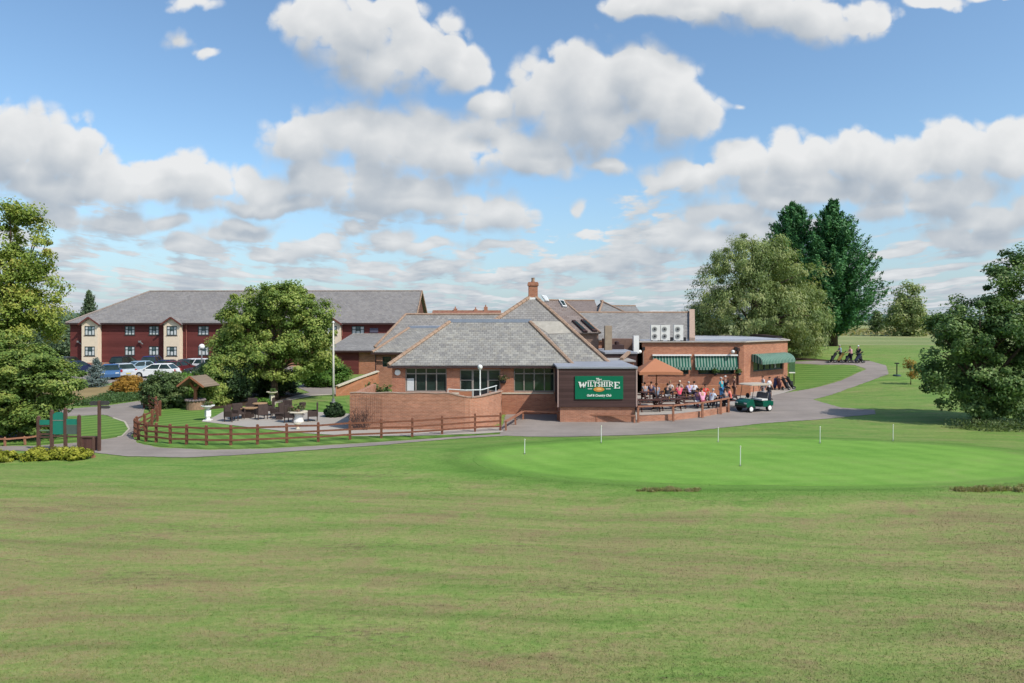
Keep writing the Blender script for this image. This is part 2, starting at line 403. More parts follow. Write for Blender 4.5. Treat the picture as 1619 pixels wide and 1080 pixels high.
def cloud_group():
    g = bpy.data.node_groups.new('cumulus_field', 'ShaderNodeTree')
    g.interface.new_socket('p', in_out='INPUT', socket_type='NodeSocketVector')
    g.interface.new_socket('F', in_out='OUTPUT', socket_type='NodeSocketFloat')
    g.interface.new_socket('B', in_out='OUTPUT', socket_type='NodeSocketFloat')
    gi = g.nodes.new('NodeGroupInput'); go = g.nodes.new('NodeGroupOutput'); p = gi.outputs[0]
    def warp(v, sc, amp, det):
        c = noise(g, v, sc, det, 0.5, out=1)
        a = nd(g, 'ShaderNodeVectorMath', operation='SUBTRACT'); g.links.new(c, a.inputs[0]); a.inputs[1].default_value = (0.5, 0.5, 0.5)
        b = nd(g, 'ShaderNodeVectorMath', operation='MULTIPLY_ADD'); g.links.new(a.outputs[0], b.inputs[0]); b.inputs[1].default_value = (amp, amp*0.75, 0); g.links.new(v, b.inputs[2])
        return b.outputs[0]
    w = warp(warp(p, 9.0, 0.06, 2), 30.0, 0.026, 3)
    acc = None
    for (px, py, rx, ry, *bias) in BLOBS:
        u, v = uvp(px, py); sx, sy = F/rx, F/ry
        m = nd(g, 'ShaderNodeVectorMath', operation='MULTIPLY_ADD'); g.links.new(w, m.inputs[0]); m.inputs[1].default_value = (sx, sy, 0); m.inputs[2].default_value = (-u*sx, -v*sy, 0)
        l = nd(g, 'ShaderNodeVectorMath', operation='LENGTH'); g.links.new(m.outputs[0], l.inputs[0])
        lv = math_(g, 'ADD', l.outputs['Value'], bias[0]) if bias else l.outputs['Value']
        acc = lv if acc is None else math_(g, 'SMOOTH_MIN', acc, lv, 0.35)
    B = math_(g, 'SUBTRACT', 1.22, acc)
    # low, far rows of small cumulus: noise on a flat cloud deck seen edge on
    s = nd(g, 'ShaderNodeSeparateXYZ'); g.links.new(warp(p, 22.0, 0.012, 2), s.inputs[0])
    vv = math_(g, 'ADD', math_(g, 'MAXIMUM', s.outputs[1], 0.0), 0.05)
    q = nd(g, 'ShaderNodeCombineXYZ'); g.links.new(math_(g, 'DIVIDE', s.outputs[0], vv), q.inputs[0]); g.links.new(math_(g, 'DIVIDE', 1.0, vv), q.inputs[1])
    nlow = noise(g, vscale(g, q.outputs[0], (1.5, 0.75, 1)), 1.0, 5, 0.55)
    nsm = noise(g, vscale(g, p, (20, 62, 1)), 1.0, 3, 0.55)
    low = math_(g, 'ADD', math_(g, 'MULTIPLY', math_(g, 'SUBTRACT', nlow, 0.46), 5.0), math_(g, 'MULTIPLY', math_(g, 'SUBTRACT', nsm, 0.5), 1.2))
    low = math_(g, 'ADD', low, math_(g, 'MINIMUM', math_(g, 'SUBTRACT', math_(g, 'MULTIPLY', math_(g, 'SUBTRACT', 0.185, s.outputs[1]), 6.0), 0.40), 0.22))
    low = math_(g, 'MINIMUM', low, 0.8)
    B = math_(g, 'MAXIMUM', B, low)
    wp = warp(p, 26.0, 0.030, 3)
    def vor(sc):
        n = nd(g, 'ShaderNodeTexVoronoi', {'Scale': sc}, voronoi_dimensions='2D', feature='F1'); g.links.new(wp, n.inputs['Vector'])
        return math_(g, 'SUBTRACT', 0.22, math_(g, 'POWER', n.outputs['Distance'], 2.0))
    n1 = noise(g, p, 13.0, 6, 0.55)
    nn = math_(g, 'ADD', math_(g, 'MULTIPLY', vor(17.0), 0.80), math_(g, 'MULTIPLY', vor(43.0), 0.42))
    nn = math_(g, 'ADD', nn, math_(g, 'MULTIPLY', math_(g, 'SUBTRACT', n1, 0.5), 1.2))
    gate = nd(g, 'ShaderNodeMapRange', {'Value': B, 'From Min': -0.30, 'From Max': 0.25, 'To Min': 0.25, 'To Max': 1.0}).outputs[0]
    Fo = math_(g, 'ADD', math_(g, 'MINIMUM', B, 0.75), math_(g, 'MULTIPLY', nn, gate))
    g.links.new(Fo, go.inputs[0]); g.links.new(B, go.inputs[1]); return g
cg = cloud_group()
tc = nd(nt, 'ShaderNodeTexCoord'); sp = nd(nt, 'ShaderNodeSeparateXYZ'); nt.links.new(tc.outputs['Generated'], sp.inputs[0])
ay = math_(nt, 'MAXIMUM', math_(nt, 'ABSOLUTE', sp.outputs[1]), 0.03)
pv = nd(nt, 'ShaderNodeCombineXYZ'); nt.links.new(math_(nt, 'DIVIDE', sp.outputs[0], ay), pv.inputs[0]); nt.links.new(math_(nt, 'DIVIDE', sp.outputs[2], ay), pv.inputs[1])
pv = pv.outputs[0]
def cf(off, scale=None):
    n = nt.nodes.new('ShaderNodeGroup'); n.node_tree = cg
    a = nd(nt, 'ShaderNodeVectorMath', operation='ADD'); nt.links.new(pv, a.inputs[0]); a.inputs[1].default_value = off
    if scale is not None:
        q = nd(nt, 'ShaderNodeVectorMath', operation='SCALE'); q.inputs[0].default_value = off; nt.links.new(scale, q.inputs['Scale']); nt.links.new(q.outputs[0], a.inputs[1])
    nt.links.new(a.outputs[0], n.inputs[0]); return n.outputs
osc = nd(nt, 'ShaderNodeMapRange', {'From Min': 0.0, 'From Max': 0.24, 'To Min': 0.10, 'To Max': 1.0}); nt.links.new(nd(nt, 'ShaderNodeSeparateXYZ', {0: pv}).outputs[1], osc.inputs[0])
f0 = cf((0, 0, 0)); f1 = cf((0.006, 0.013, 0), osc.outputs[0]); f2 = cf((0.016, 0.052, 0), osc.outputs[0])
dB = math_(nt, 'SUBTRACT', f0[1], f2[1])          # > 0 on sunlit tops, < 0 towards the flat bases
dF = math_(nt, 'SUBTRACT', f0[0], f1[0])
soft = nd(nt, 'ShaderNodeMapRange', {'From Min': -0.5, 'From Max': 0.5, 'To Min': 0.90, 'To Max': 0.34}); nt.links.new(dB, soft.inputs[0])
alpha = nd(nt, 'ShaderNodeMapRange', {'From Min': -0.06}, interpolation_type='SMOOTHSTEP'); nt.links.new(f0[0], alpha.inputs[0]); nt.links.new(soft.outputs[0], alpha.inputs['From Max'])
lit = math_(nt, 'ADD', 0.50, math_(nt, 'MULTIPLY', dF, 0.22))
lit = math_(nt, 'ADD', lit, math_(nt, 'MULTIPLY', dB, 0.42))
thin = nd(nt, 'ShaderNodeMapRange', {'From Min': 0.1, 'From Max': 1.1, 'To Min': 0.16, 'To Max': -0.20}); nt.links.new(f0[0], thin.inputs[0])
lit = math_(nt, 'ADD', lit, thin.outputs[0], clamp=True)
ccol = ramp(nt, lit, [(0.0, (0.35, 0.41, 0.48)), (0.25, (0.45, 0.50, 0.56)), (0.50, (0.60, 0.63, 0.66)), (0.75, (0.73, 0.745, 0.755)), (1.0, (0.84, 0.845, 0.845))])
# haze near the horizon
hz = nd(nt, 'ShaderNodeMapRange', {'From Min': 0.0, 'From Max': 0.20, 'To Min': 0.62, 'To Max': 0.0}); nt.links.new(sp.outputs[2], hz.inputs[0])
ccol = mixc(nt, math_(nt, 'MULTIPLY', hz.outputs[0], 0.45), ccol, (0.46, 0.55, 0.66))
SKYS = 0.15
bg1 = nd(nt, 'ShaderNodeBackground', {'Strength': SKYS})
skc = mixc(nt, 1.0, sky.outputs[0], (1.03, 1.17, 1.20), 'MULTIPLY')
skc = mixc(nt, hz.outputs[0], skc, tuple(c/SKYS for c in (0.40, 0.52, 0.67)))
nt.links.new(skc, bg1.inputs[0])
bg2 = nd(nt, 'ShaderNodeBackground', {'Strength': 1.0}); nt.links.new(ccol, bg2.inputs[0])
al = math_(nt, 'MULTIPLY', alpha.outputs[0], 0.97)
ms = nd(nt, 'ShaderNodeMixShader'); nt.links.new(al, ms.inputs[0]); nt.links.new(bg1.outputs[0], ms.inputs[1]); nt.links.new(bg2.outputs[0], ms.inputs[2])
nt.links.new(ms.outputs[0], wout.inputs[0])

# ------------------------------------------------------------------ materials used
def mgrass(name, kind):
    m, nt, out = newmat(name); p = pos(nt)
    big = noise(nt, vscale(nt, p, (0.10, 0.16, 0)), 1.0, 4, 0.55)
    mid = noise(nt, vscale(nt, p, (0.50, 1.25, 0)), 1.0, 6, 0.68, 0.9)
    fin = noise(nt, vscale(nt, p, (6, 9, 4)), 1.0, 5, 0.7)
    vf = noise(nt, vscale(nt, p, (34, 42, 30)), 1.0, 3, 0.6)
    if kind == 'rough':
        f = math_(nt, 'ADD', math_(nt, 'MULTIPLY', big, 0.40), math_(nt, 'MULTIPLY', mid, 0.62))
        f = math_(nt, 'ADD', f, math_(nt, 'MULTIPLY', fin, 0.34))
        # near the green the sward is greener, further out it is parched
        sx = nd(nt, 'ShaderNodeSeparateXYZ'); nt.links.new(p, sx.inputs[0])
        yy = nd(nt, 'ShaderNodeMapRange', {'From Min': 21.0, 'From Max': 29.0, 'To Min': 0.035, 'To Max': -0.09}); nt.links.new(sx.outputs[1], yy.inputs[0])
        f = math_(nt, 'ADD', f, yy.outputs[0])
        c = ramp(nt, f, [(0.43, (0.102, 0.205, 0.038)), (0.56, (0.143, 0.236, 0.051)), (0.67, (0.193, 0.244, 0.071)), (0.76, (0.235, 0.226, 0.092)), (0.86, (0.228, 0.172, 0.090))])
        # mower passes: long, slightly curved bands
        wv = noise(nt, vscale(nt, p, (0.06, 0.06, 0)), 1.0, 2)
        sx2 = nd(nt, 'ShaderNodeSeparateXYZ'); nt.links.new(p, sx2.inputs[0])
        cy = math_(nt, 'ADD', sx2.outputs[1], math_(nt, 'MULTIPLY', wv, 5.0)); cyx = math_(nt, 'ADD', cy, math_(nt, 'MULTIPLY', sx2.outputs[0], 0.06))
        bd = math_(nt, 'SINE', math_(nt, 'MULTIPLY', cyx, 3.3))
        cv = nd(nt, 'ShaderNodeCombineXYZ'); nt.links.new(math_(nt, 'MULTIPLY', sx2.outputs[0], 0.16), cv.inputs[0]); nt.links.new(math_(nt, 'MULTIPLY', cyx, 2.6), cv.inputs[1])
        st = ramp(nt, math_(nt, 'ADD', math_(nt, 'MULTIPLY', bd, 0.07), noise(nt, cv.outputs[0], 1.0, 5, 0.62, 0.3)), [(0.30, (0.84, 0.86, 0.82)), (0.66, (1.15, 1.12, 1.12))])
        c = mixc(nt, 1.0, c, st, 'MULTIPLY')
        # thatch scraps left by the mower
        sc = noise(nt, vscale(nt, p, (3.0, 7.0, 0)), 1.0, 6, 0.78); sc2 = noise(nt, vscale(nt, p, (0.16, 0.5, 0)), 1.0, 3)
        sf = ramp(nt, math_(nt, 'ADD', math_(nt, 'MULTIPLY', sc, 0.7), math_(nt, 'MULTIPLY', sc2, 0.4)), [(0.615, (0, 0, 0)), (0.68, (0.6, 0.6, 0.6))])
        c = mixc(nt, sf, c, (0.13, 0.095, 0.055))
        # closely mown collar round the putting green, fading into the rough
        mp = nd(nt, 'ShaderNodeVectorMath', operation='MULTIPLY_ADD'); nt.links.new(p, mp.inputs[0]); mp.inputs[1].default_value = (1/GA, 1/GB, 0); mp.inputs[2].default_value = (-GC[0]/GA, -GC[1]/GB, 0)
        l = nd(nt, 'ShaderNodeVectorMath', operation='LENGTH'); nt.links.new(mp.outputs[0], l.inputs[0])
        d = math_(nt, 'ADD', l.outputs['Value'], math_(nt, 'MULTIPLY', math_(nt, 'SUBTRACT', mid, 0.5), 0.22))
        cl = ramp(nt, math_(nt, 'ADD', math_(nt, 'MULTIPLY', big, 0.5), math_(nt, 'MULTIPLY', mid, 0.5)), [(0.34, (0.090, 0.198, 0.028)), (0.52, (0.125, 0.235, 0.042)), (0.70, (0.182, 0.238, 0.066))])
        c = mixc(nt, nd(nt, 'ShaderNodeMapRange', {'Value': d, 'From Min': 1.10, 'From Max': 1.34, 'To Min': 0.92, 'To Max': 0.0}).outputs[0], c, cl)
        rr_ = nd(nt, 'ShaderNodeMapRange', {'Value': math_(nt, 'ABSOLUTE', math_(nt, 'SUBTRACT', d, 1.075)), 'From Min': 0.0, 'From Max': 0.06, 'To Min': 0.80, 'To Max': 1.0}).outputs[0]
        c = mixc(nt, 1.0, c, ramp(nt, rr_, [(0.0, (0, 0, 0)), (1.0, (1, 1, 1))]), 'MULTIPLY')
        lo, hi = 0.76, 1.24
    elif kind == 'green':
        f = math_(nt, 'ADD', math_(nt, 'MULTIPLY', big, 0.55), math_(nt, 'MULTIPLY', mid, 0.45))
        c = ramp(nt, f, [(0.36, (0.120, 0.265, 0.036)), (0.52, (0.165, 0.315, 0.052)), (0.68, (0.215, 0.300, 0.078))])
        # mower rings round the edge
        mp = nd(nt, 'ShaderNodeVectorMath', operation='MULTIPLY_ADD'); nt.links.new(p, mp.inputs[0]); mp.inputs[1].default_value = (1/GA, 1/GB, 0); mp.inputs[2].default_value = (-GC[0]/GA, -GC[1]/GB, 0)
        l = nd(nt, 'ShaderNodeVectorMath', operation='LENGTH'); nt.links.new(mp.outputs[0], l.inputs[0])
        d = math_(nt, 'ADD', l.outputs['Value'], math_(nt, 'MULTIPLY', mid, 0.03))
        rg = ramp(nt, d, [(0.0, (1, 1, 1)), (0.62, (1, 1, 1)), (0.66, (0.93, 0.95, 0.92)), (0.70, (1.05, 1.03, 1.05)), (0.80, (1.05, 1.03, 1.05)), (0.83, (0.94, 0.95, 0.94)), (0.97, (1, 1, 1))])
        c = mixc(nt, 1.0, c, rg, 'MULTIPLY')
        cross = math_(nt, 'SINE', math_(nt, 'MULTIPLY', math_(nt, 'ADD', nd(nt, 'ShaderNodeSeparateXYZ', {0: p}).outputs[0], math_(nt, 'MULTIPLY', nd(nt, 'ShaderNodeSeparateXYZ', {0: p}).outputs[1], 0.7)), 3.6))
        c = mixc(nt, 1.0, c, ramp(nt, math_(nt, 'ADD', math_(nt, 'MULTIPLY', cross, 0.3), 0.5), [(0.2, (0.95, 0.96, 0.95)), (0.8, (1.05, 1.04, 1.05))]), 'MULTIPLY')
        cl = ramp(nt, math_(nt, 'ADD', math_(nt, 'MULTIPLY', big, 0.5), math_(nt, 'MULTIPLY', mid, 0.5)), [(0.34, (0.090, 0.198, 0.028)), (0.52, (0.125, 0.235, 0.042)), (0.70, (0.182, 0.238, 0.066))])
        dd = math_(nt, 'ADD', l.outputs['Value'], math_(nt, 'MULTIPLY', math_(nt, 'SUBTRACT', mid, 0.5), 0.05))
        c = mixc(nt, nd(nt, 'ShaderNodeMapRange', {'Value': dd, 'From Min': 0.93, 'From Max': 0.985}).outputs[0], c, cl)
        lo, hi = 0.88, 1.12
    elif kind == 'collar':
        f = math_(nt, 'ADD', math_(nt, 'MULTIPLY', big, 0.5), math_(nt, 'MULTIPLY', mid, 0.5))
        c = ramp(nt, f, [(0.34, (0.080, 0.200, 0.026)), (0.52, (0.120, 0.250, 0.042)), (0.70, (0.175, 0.245, 0.072))]); lo, hi = 0.8, 1.2
    elif kind == 'lawn':
        c = ramp(nt, math_(nt, 'ADD', math_(nt, 'MULTIPLY', big, 0.5), math_(nt, 'MULTIPLY', mid, 0.5)), [(0.34, (0.085, 0.190, 0.030)), (0.66, (0.150, 0.240, 0.055))])
        sx = nd(nt, 'ShaderNodeSeparateXYZ'); nt.links.new(p, sx.inputs[0])
        # chevron mowing stripes
        k = math_(nt, 'ABSOLUTE', math_(nt, 'ADD', sx.outputs[0], 17.6))
        q = math_(nt, 'ADD', sx.outputs[1], math_(nt, 'MULTIPLY', k, 1.05))
        sn = math_(nt, 'SINE', math_(nt, 'MULTIPLY', math_(nt, 'ADD', q, math_(nt, 'MULTIPLY', mid, 0.35)), 4.2))
        st = ramp(nt, math_(nt, 'ADD', math_(nt, 'MULTIPLY', sn, 0.5), 0.5), [(0.3, (0.80, 0.84, 0.78)), (0.7, (1.18, 1.12, 1.15))])
        c = mixc(nt, 1.0, c, st, 'MULTIPLY'); lo, hi = 0.85, 1.15
    else:  # far
        f = math_(nt, 'ADD', math_(nt, 'MULTIPLY', noise(nt, vscale(nt, p, (0.02, 0.06, 0)), 1.0, 4), 0.6), math_(nt, 'MULTIPLY', mid, 0.4))
        c = ramp(nt, f, [(0.40, (0.17, 0.22, 0.075)), (0.6, (0.30, 0.30, 0.13))]); lo, hi = 0.8, 1.2
    fx = ramp(nt, math_(nt, 'ADD', math_(nt, 'MULTIPLY', fin, 0.5), math_(nt, 'MULTIPLY', vf, 0.5)), [(0.33, [lo]*3), (0.67, [hi]*3)])
    c = mixc(nt, 1.0, c, fx, 'MULTIPLY')
    finish(nt, out, c, 0.85, 0.15, math_(nt, 'ADD', fin, math_(nt, 'MULTIPLY', vf, 0.6)), 0.5, 0.05); return m
def mground():
    """whole terrain: rough, with fairway strips and a parched band further back"""
    m, nt, out = newmat('ground_grass'); return m
GR = mgrass('rough_grass', 'rough'); GG = mgrass('green_turf', 'green'); GCOL = mgrass('collar_turf', 'collar'); GL = mgrass('striped_lawn', 'lawn'); GF = mgrass('far_field', 'far')
def masph(name, col, var=0.18):
    m, nt, out = newmat(name); p = pos(nt)
    n1 = noise(nt, p, 0.35, 5, 0.6); n2 = noise(nt, p, 7.0, 5, 0.75); n3 = noise(nt, vscale(nt, p, (0.25, 1.6, 0)), 1.0, 4, 0.6)
    f = math_(nt, 'ADD', math_(nt, 'ADD', math_(nt, 'MULTIPLY', n1, 0.45), math_(nt, 'MULTIPLY', n2, 0.25)), math_(nt, 'MULTIPLY', n3, 0.3))
    c = ramp(nt, f, [(0.34, [x*(1-var) for x in col]), (0.66, [x*(1+var) for x in col])])
    finish(nt, out, c, 0.9, 0.2, n2, 0.25, 0.01); return m
ASPH = masph('asphalt', (0.258, 0.221, 0.194), 0.26); PAVE = masph('patio_paving', (0.36, 0.325, 0.285), 0.14); KERB = masph('pale_edging', (0.42, 0.38, 0.30), 0.2)
DRY = masph('parched_bank', (0.26, 0.19, 0.085), 0.3); SOIL = masph('dark_soil', (0.055, 0.035, 0.022), 0.3)
BRICK = mbrick('red_brick', (0.42, 0.175, 0.10), (0.32, 0.12, 0.07), (0.37, 0.30, 0.24), (0.78, 1.28))
BRICK2 = mbrick('weathered_brick', (0.41, 0.185, 0.115), (0.32, 0.14, 0.085), (0.38, 0.31, 0.25), (0.70, 1.38))
BRICKO = mbrick('orange_brick', (0.42, 0.17, 0.085), (0.36, 0.14, 0.07), (0.36, 0.27, 0.2))
SLATE = mtile('lichen_slate', (0.205, 0.195, 0.182), (0.30, 0.285, 0.255), (0.28, 0.245, 0.18), 0.30, 0.23, 0.45, (0.40, 0.38, 0.325))
SLATE2 = mtile('grey_slate', (0.20, 0.187, 0.175), (0.27, 0.25, 0.228), (0.25, 0.225, 0.18), 0.3, 0.25, 0.35, (0.36, 0.34, 0.31))
SLATE3 = mtile('brown_tile', (0.19, 0.145, 0.125), (0.26, 0.205, 0.18), (0.2, 0.17, 0.14), 0.35, 0.25, 0.3, (0.25, 0.21, 0.19))
HOTROOF = mtile('hotel_tile', (0.185, 0.172, 0.165), (0.24, 0.222, 0.21), (0.23, 0.20, 0.16), 0.4, 0.33, 0.5, (0.29, 0.27, 0.25))
REDTILE = mtile('red_tile', (0.28, 0.12, 0.075), (0.22, 0.09, 0.06), (0.2, 0.13, 0.1), 0.4, 0.33, 0.3, (0.3, 0.17, 0.12))
PALESLATE = mpaint('pale_stone_slate', (0.36, 0.33, 0.28), 0.8, 0.2)
RIDGE = mpaint('ridge_tile', (0.32, 0.215, 0.15), 0.85, 0.35, 5.0); LEAD = mpaint('lead_sheet', (0.24, 0.27, 0.33), 0.5, 0.15)
FELT = mpaint('flat_roof_felt', (0.27, 0.28, 0.31), 0.7, 0.2, 1.0); REDWOOD = mboards('red_stained_boards', (0.132, 0.036, 0.032), 0.16, 0.25, 0.55)
BROWNWOOD = mboards('brown_boards', (0.075, 0.042, 0.038), 0.17, 0.3, 0.45); CREAM = mpaint('cream_render', (0.72, 0.60, 0.45), 0.85, 0.06)
FASCIA = mpaint('dark_fascia', (0.055, 0.03, 0.028), 0.5, 0.2); FRAME = mpaint('grey_brown_frame', (0.27, 0.235, 0.205), 0.5, 0.15)
DFRAME = mpaint('dark_green_frame', (0.03, 0.055, 0.055), 0.4, 0.2); WHITE = mpaint('white_paint', (0.78, 0.77, 0.74), 0.5, 0.06); STONE = mpaint('pale_stone', (0.55, 0.49, 0.38), 0.85, 0.18, 8)
GLASS = mglass('window_glass', (0.012, 0.02, 0.016)); GLASSH = mglass('hotel_glass', (0.05, 0.075, 0.085), 0.1); CURT = mpaint('curtain', (0.55, 0.57, 0.56), 0.8, 0.1)
FENCE = mpaint('red_brown_rail', (0.175, 0.068, 0.04), 0.8, 0.35, 6); RAILW = mpaint('handrail_wood', (0.30, 0.135, 0.08), 0.75, 0.3, 6); PICNIC = mpaint('dark_picnic_wood', (0.075, 0.032, 0.026), 0.7, 0.35, 8)
BLACK = mpaint('black_metal', (0.02, 0.02, 0.022), 0.4, 0.3); RUB = mpaint('black_rubber', (0.015, 0.015, 0.015), 0.8, 0.3); CHROME = mpaint('wheel_silver', (0.5, 0.5, 0.5), 0.35, 0.15, metal=0.5)
RATTAN = mpaint('brown_rattan', (0.060, 0.040, 0.034), 0.75, 0.35, 14); TERRA = mpaint('terracotta_canvas', (0.40, 0.165, 0.085), 0.8, 0.06)
GREENP = mpaint('sign_green', (0.0, 0.135, 0.065), 0.4, 0.05); TEAL = mpaint('board_teal', (0.018, 0.19, 0.135), 0.5, 0.08); GOLD = mpaint('emblem_orange', (0.55, 0.25, 0.05), 0.5, 0.2, 20)
CARTG = mpaint('cart_green', (0.0, 0.085, 0.05), 0.25, 0.08, spec=0.5); BEIGE = mpaint('cart_canopy', (0.46, 0.39, 0.31), 0.6, 0.06); BLUEP = mpaint('blue_glaze', (0.05, 0.065, 0.16), 0.3, 0.2); GREY = mpaint('mid_grey', (0.2, 0.2, 0.2), 0.6, 0.15)
BARK = mpaint('bark', (0.085, 0.060, 0.042), 0.95, 0.4, 6)
def mstripe(name, c1, c2, w):
    m, nt, out = newmat(name); sx = nd(nt, 'ShaderNodeSeparateXYZ'); nt.links.new(uvc(nt), sx.inputs[0])
    fr = math_(nt, 'FRACT', math_(nt, 'DIVIDE', sx.outputs[0], w)); n1 = noise(nt, uvc(nt), 2.0, 4)
    c = ramp(nt, fr, [(0.0, c1), (0.54, c2)], 'CONSTANT'); c = mixc(nt, 1.0, c, ramp(nt, n1, [(0.3, (0.85, 0.85, 0.85)), (0.7, (1.1, 1.1, 1.1))]), 'MULTIPLY')
    finish(nt, out, c, 0.8, 0.15); return m
AWN = mstripe('awning_stripe', (0.015, 0.10, 0.07), (0.23, 0.31, 0.25), 0.25)

# ------------------------------------------------------------------ ground
def axis_lines(lo, hi, far_lo, far_hi, c):
    a = list(np.arange(lo, hi+0.01, c)); st = c; x = hi
    while x < far_hi: st *= 1.35; x += st; a.append(x)
    st = c; x = lo
    while x > far_lo: st *= 1.35; x -= st; a.insert(0, x)
    return a
gx = axis_lines(-60, 63, -6000, 6000, 0.5); gy = axis_lines(-6, 105, -300, 9000, 0.5)
gv = [(x, y, h(x, y)) for y in gy for x in gx]; nx = len(gx)
gf = [(j*nx+i, j*nx+i+1, (j+1)*nx+i+1, (j+1)*nx+i) for j in range(len(gy)-1) for i in range(nx-1)]
gme = bpy.data.meshes.new('ground'); gme.from_pydata(gv, [], gf); gme.materials.append(GR); gme.materials.append(GF); gme.materials.append(GCOL)
for p in gme.polygons:
    p.use_smooth = True
    if p.center.y > 98: p.material_index = 1
ground = bpy.data.objects.new('ground', gme); COL.objects.link(ground); ground['kind'] = 'structure'
def GP(*pts): return [G(x, y) for x, y in pts]
tarmac = [(-60,716),(0,713),(130,714),(200,722),(300,724),(400,718.5),(500,711.5),(600,704.5),(660,699),(720,694),(800,689.5),(900,691),(1000,688.5),(1080,683.5),(1150,676),(1210,669.5),(1290,664),(1385,655),(1383,648),(1330,645),(1285,632),(1340,615),(1405,592),(1401,578),(1375,571),(1310,571),(1240,573),
 (1230,575.5),(1300,577),(1352,577.5),(1370,584),(1330,602),(1262,618),(1238,622),(1150,628),(1020,655),(800,655),(795,672),(790,687),(730,690.5),(660,695.5),(600,699.5),(520,704.5),(420,710),(330,712),(250,708),(217,701),(208,690),(215,678),(226,655),(230,642),(222,634),(160,643),(60,650),(-60,654),(-60,664),(60,661),(165,656),(198,667),(204,679),(192,691),(140,699),(60,705),(-60,707)]
sheet('asphalt_path', GP(*tarmac), 0.02, ASPH, jitter=0.05)
sheet('patio_paving', GP((318,667),(338,660),(352,652),(400,645),(440,646),(500,652),(555,655),(578,675),(700,678),(792,674),(796,684),(760,686.5),(660,690),(560,690.5),(470,685),(400,677),(350,671)), 0.035, PAVE)
sheet('terrace_paving', GP((1006,667),(1064,665),(1110,659.5),(1148,652.5),(1165,640),(1240,622),(1258,616),(1246,606),(1000,606)), 0.045, PAVE)
sheet('putting_green', [(GC[0]+GA*math.copysign(abs(math.cos(t))**0.92, math.cos(t)), GC[1]+GB*math.copysign(abs(math.sin(t))**0.92, math.sin(t))+0.22*math.sin(t*3+1)) for t in np.linspace(0, 2*math.pi, 72, endpoint=False)], 0.014, GG, 0.375, sink=True)
sheet('garden_lawn', GP((212,690),(220,700),(255,706.5),(330,710),(420,708),(520,702.5),(600,698),(660,694),(730,689.5),(792,685.5),(792,678),(700,682),(570,683),(556,650),(545,632),(440,641),(330,640),(262,646),(247,660),(228,680)), 0.018, GL)
sheet('island_lawn', GP((110,658),(165,657),(197,668),(203,679),(190,690),(140,697),(60,703),(-60,705),(-60,666),(60,663)), 0.018, GL)
sheet('bank_grass', GP((1262,617),(1325,601),(1362,586),(1350,579),(1300,578.5),(1235,577),(1225,600),(1245,612)), 0.018, GL)
sheet('garden_path', GP((418,640),(440,636),(495,625),(590,621),(590,600),(480,607),(470,613),(490,621),(440,632)), 0.024, ASPH, jitter=0.04)
sheet('path_edging', GP((418,641.5),(440,637.5),(495,626.5),(570,622.5),(570,621),(495,624.8),(440,635.7),(418,639.7)), 0.04, KERB)
sheet('path_edging', GP((186,692.2),(194,690.6),(205.5,679),(199,667),(180,660.5),(177,661.5),(196,667.8),(202.5,679),(192,689.8),(185,691.2)), 0.032, KERB)
sheet('car_park', GP((-40,612),(90,607),(170,606),(225,602),(340,598),(520,598),(540,582),(520,579.6),(-10,579.6)), 0.02, ASPH)
sheet('dry_bank', GP((60,622),(110,614),(178,609),(200,613),(185,624),(150,636),(100,641),(40,643)), 0.02, DRY, jitter=0.15)
sheet('soil_bed', GP((330,648),(400,641),(440,634),(480,622),(440,616),(330,620)), 0.025, SOIL)
sheet('soil_bed', GP((1225,566),(1310,569.5),(1375,570.2),(1375,571.2),(1310,571.4),(1225,571)), 0.025, SOIL)
sheet('painted_shade_tarmac', GP((-60,684),(10,679),(34,681),(50,690),(28,696),(-60,699)), 0.03, masph('tarmac_painted_shade', (0.11,0.10,0.10), 0.3))  # tarmac beneath the left tree, its shade painted in as a darker colour
# distant hills on the left horizon
def hills():
    m, nt, out = newmat('hill_wood'); p = objc(nt); n1 = noise(nt, vscale(nt, p, (0.012, 0.012, 0.05)), 1.0, 6, 0.65)
    c = ramp(nt, n1, [(0.35, (0.045, 0.085, 0.075)), (0.65, (0.10, 0.15, 0.13))]); finish(nt, out, c, 1.0, 0.05)  # blue-green tone puts the distance haze into the wood colour
    mb = MB(); xs = np.linspace(-2600, 2600, 160); v = []
    for x in xs:
        zt = 14+9*math.exp(-((x+900)/520)**2)+5*math.sin(x*0.0017+1)+1.3*math.sin(x*0.011)+0.8*math.sin(x*0.047)
        v += [(x, 1350, -2), (x, 1400, max(5.0, zt*0.55)), (x, 1550, max(6.5, zt))]
    f = []
    for i in range(len(xs)-1):
        for j in range(2): a = 3*i+j; f.append((a, a+3, a+4, a+1))
    mb.add(v, f); o = mb.build('hills', m, origin=(0, 1500, 0), smooth=True); o['kind'] = 'structure'
hills()
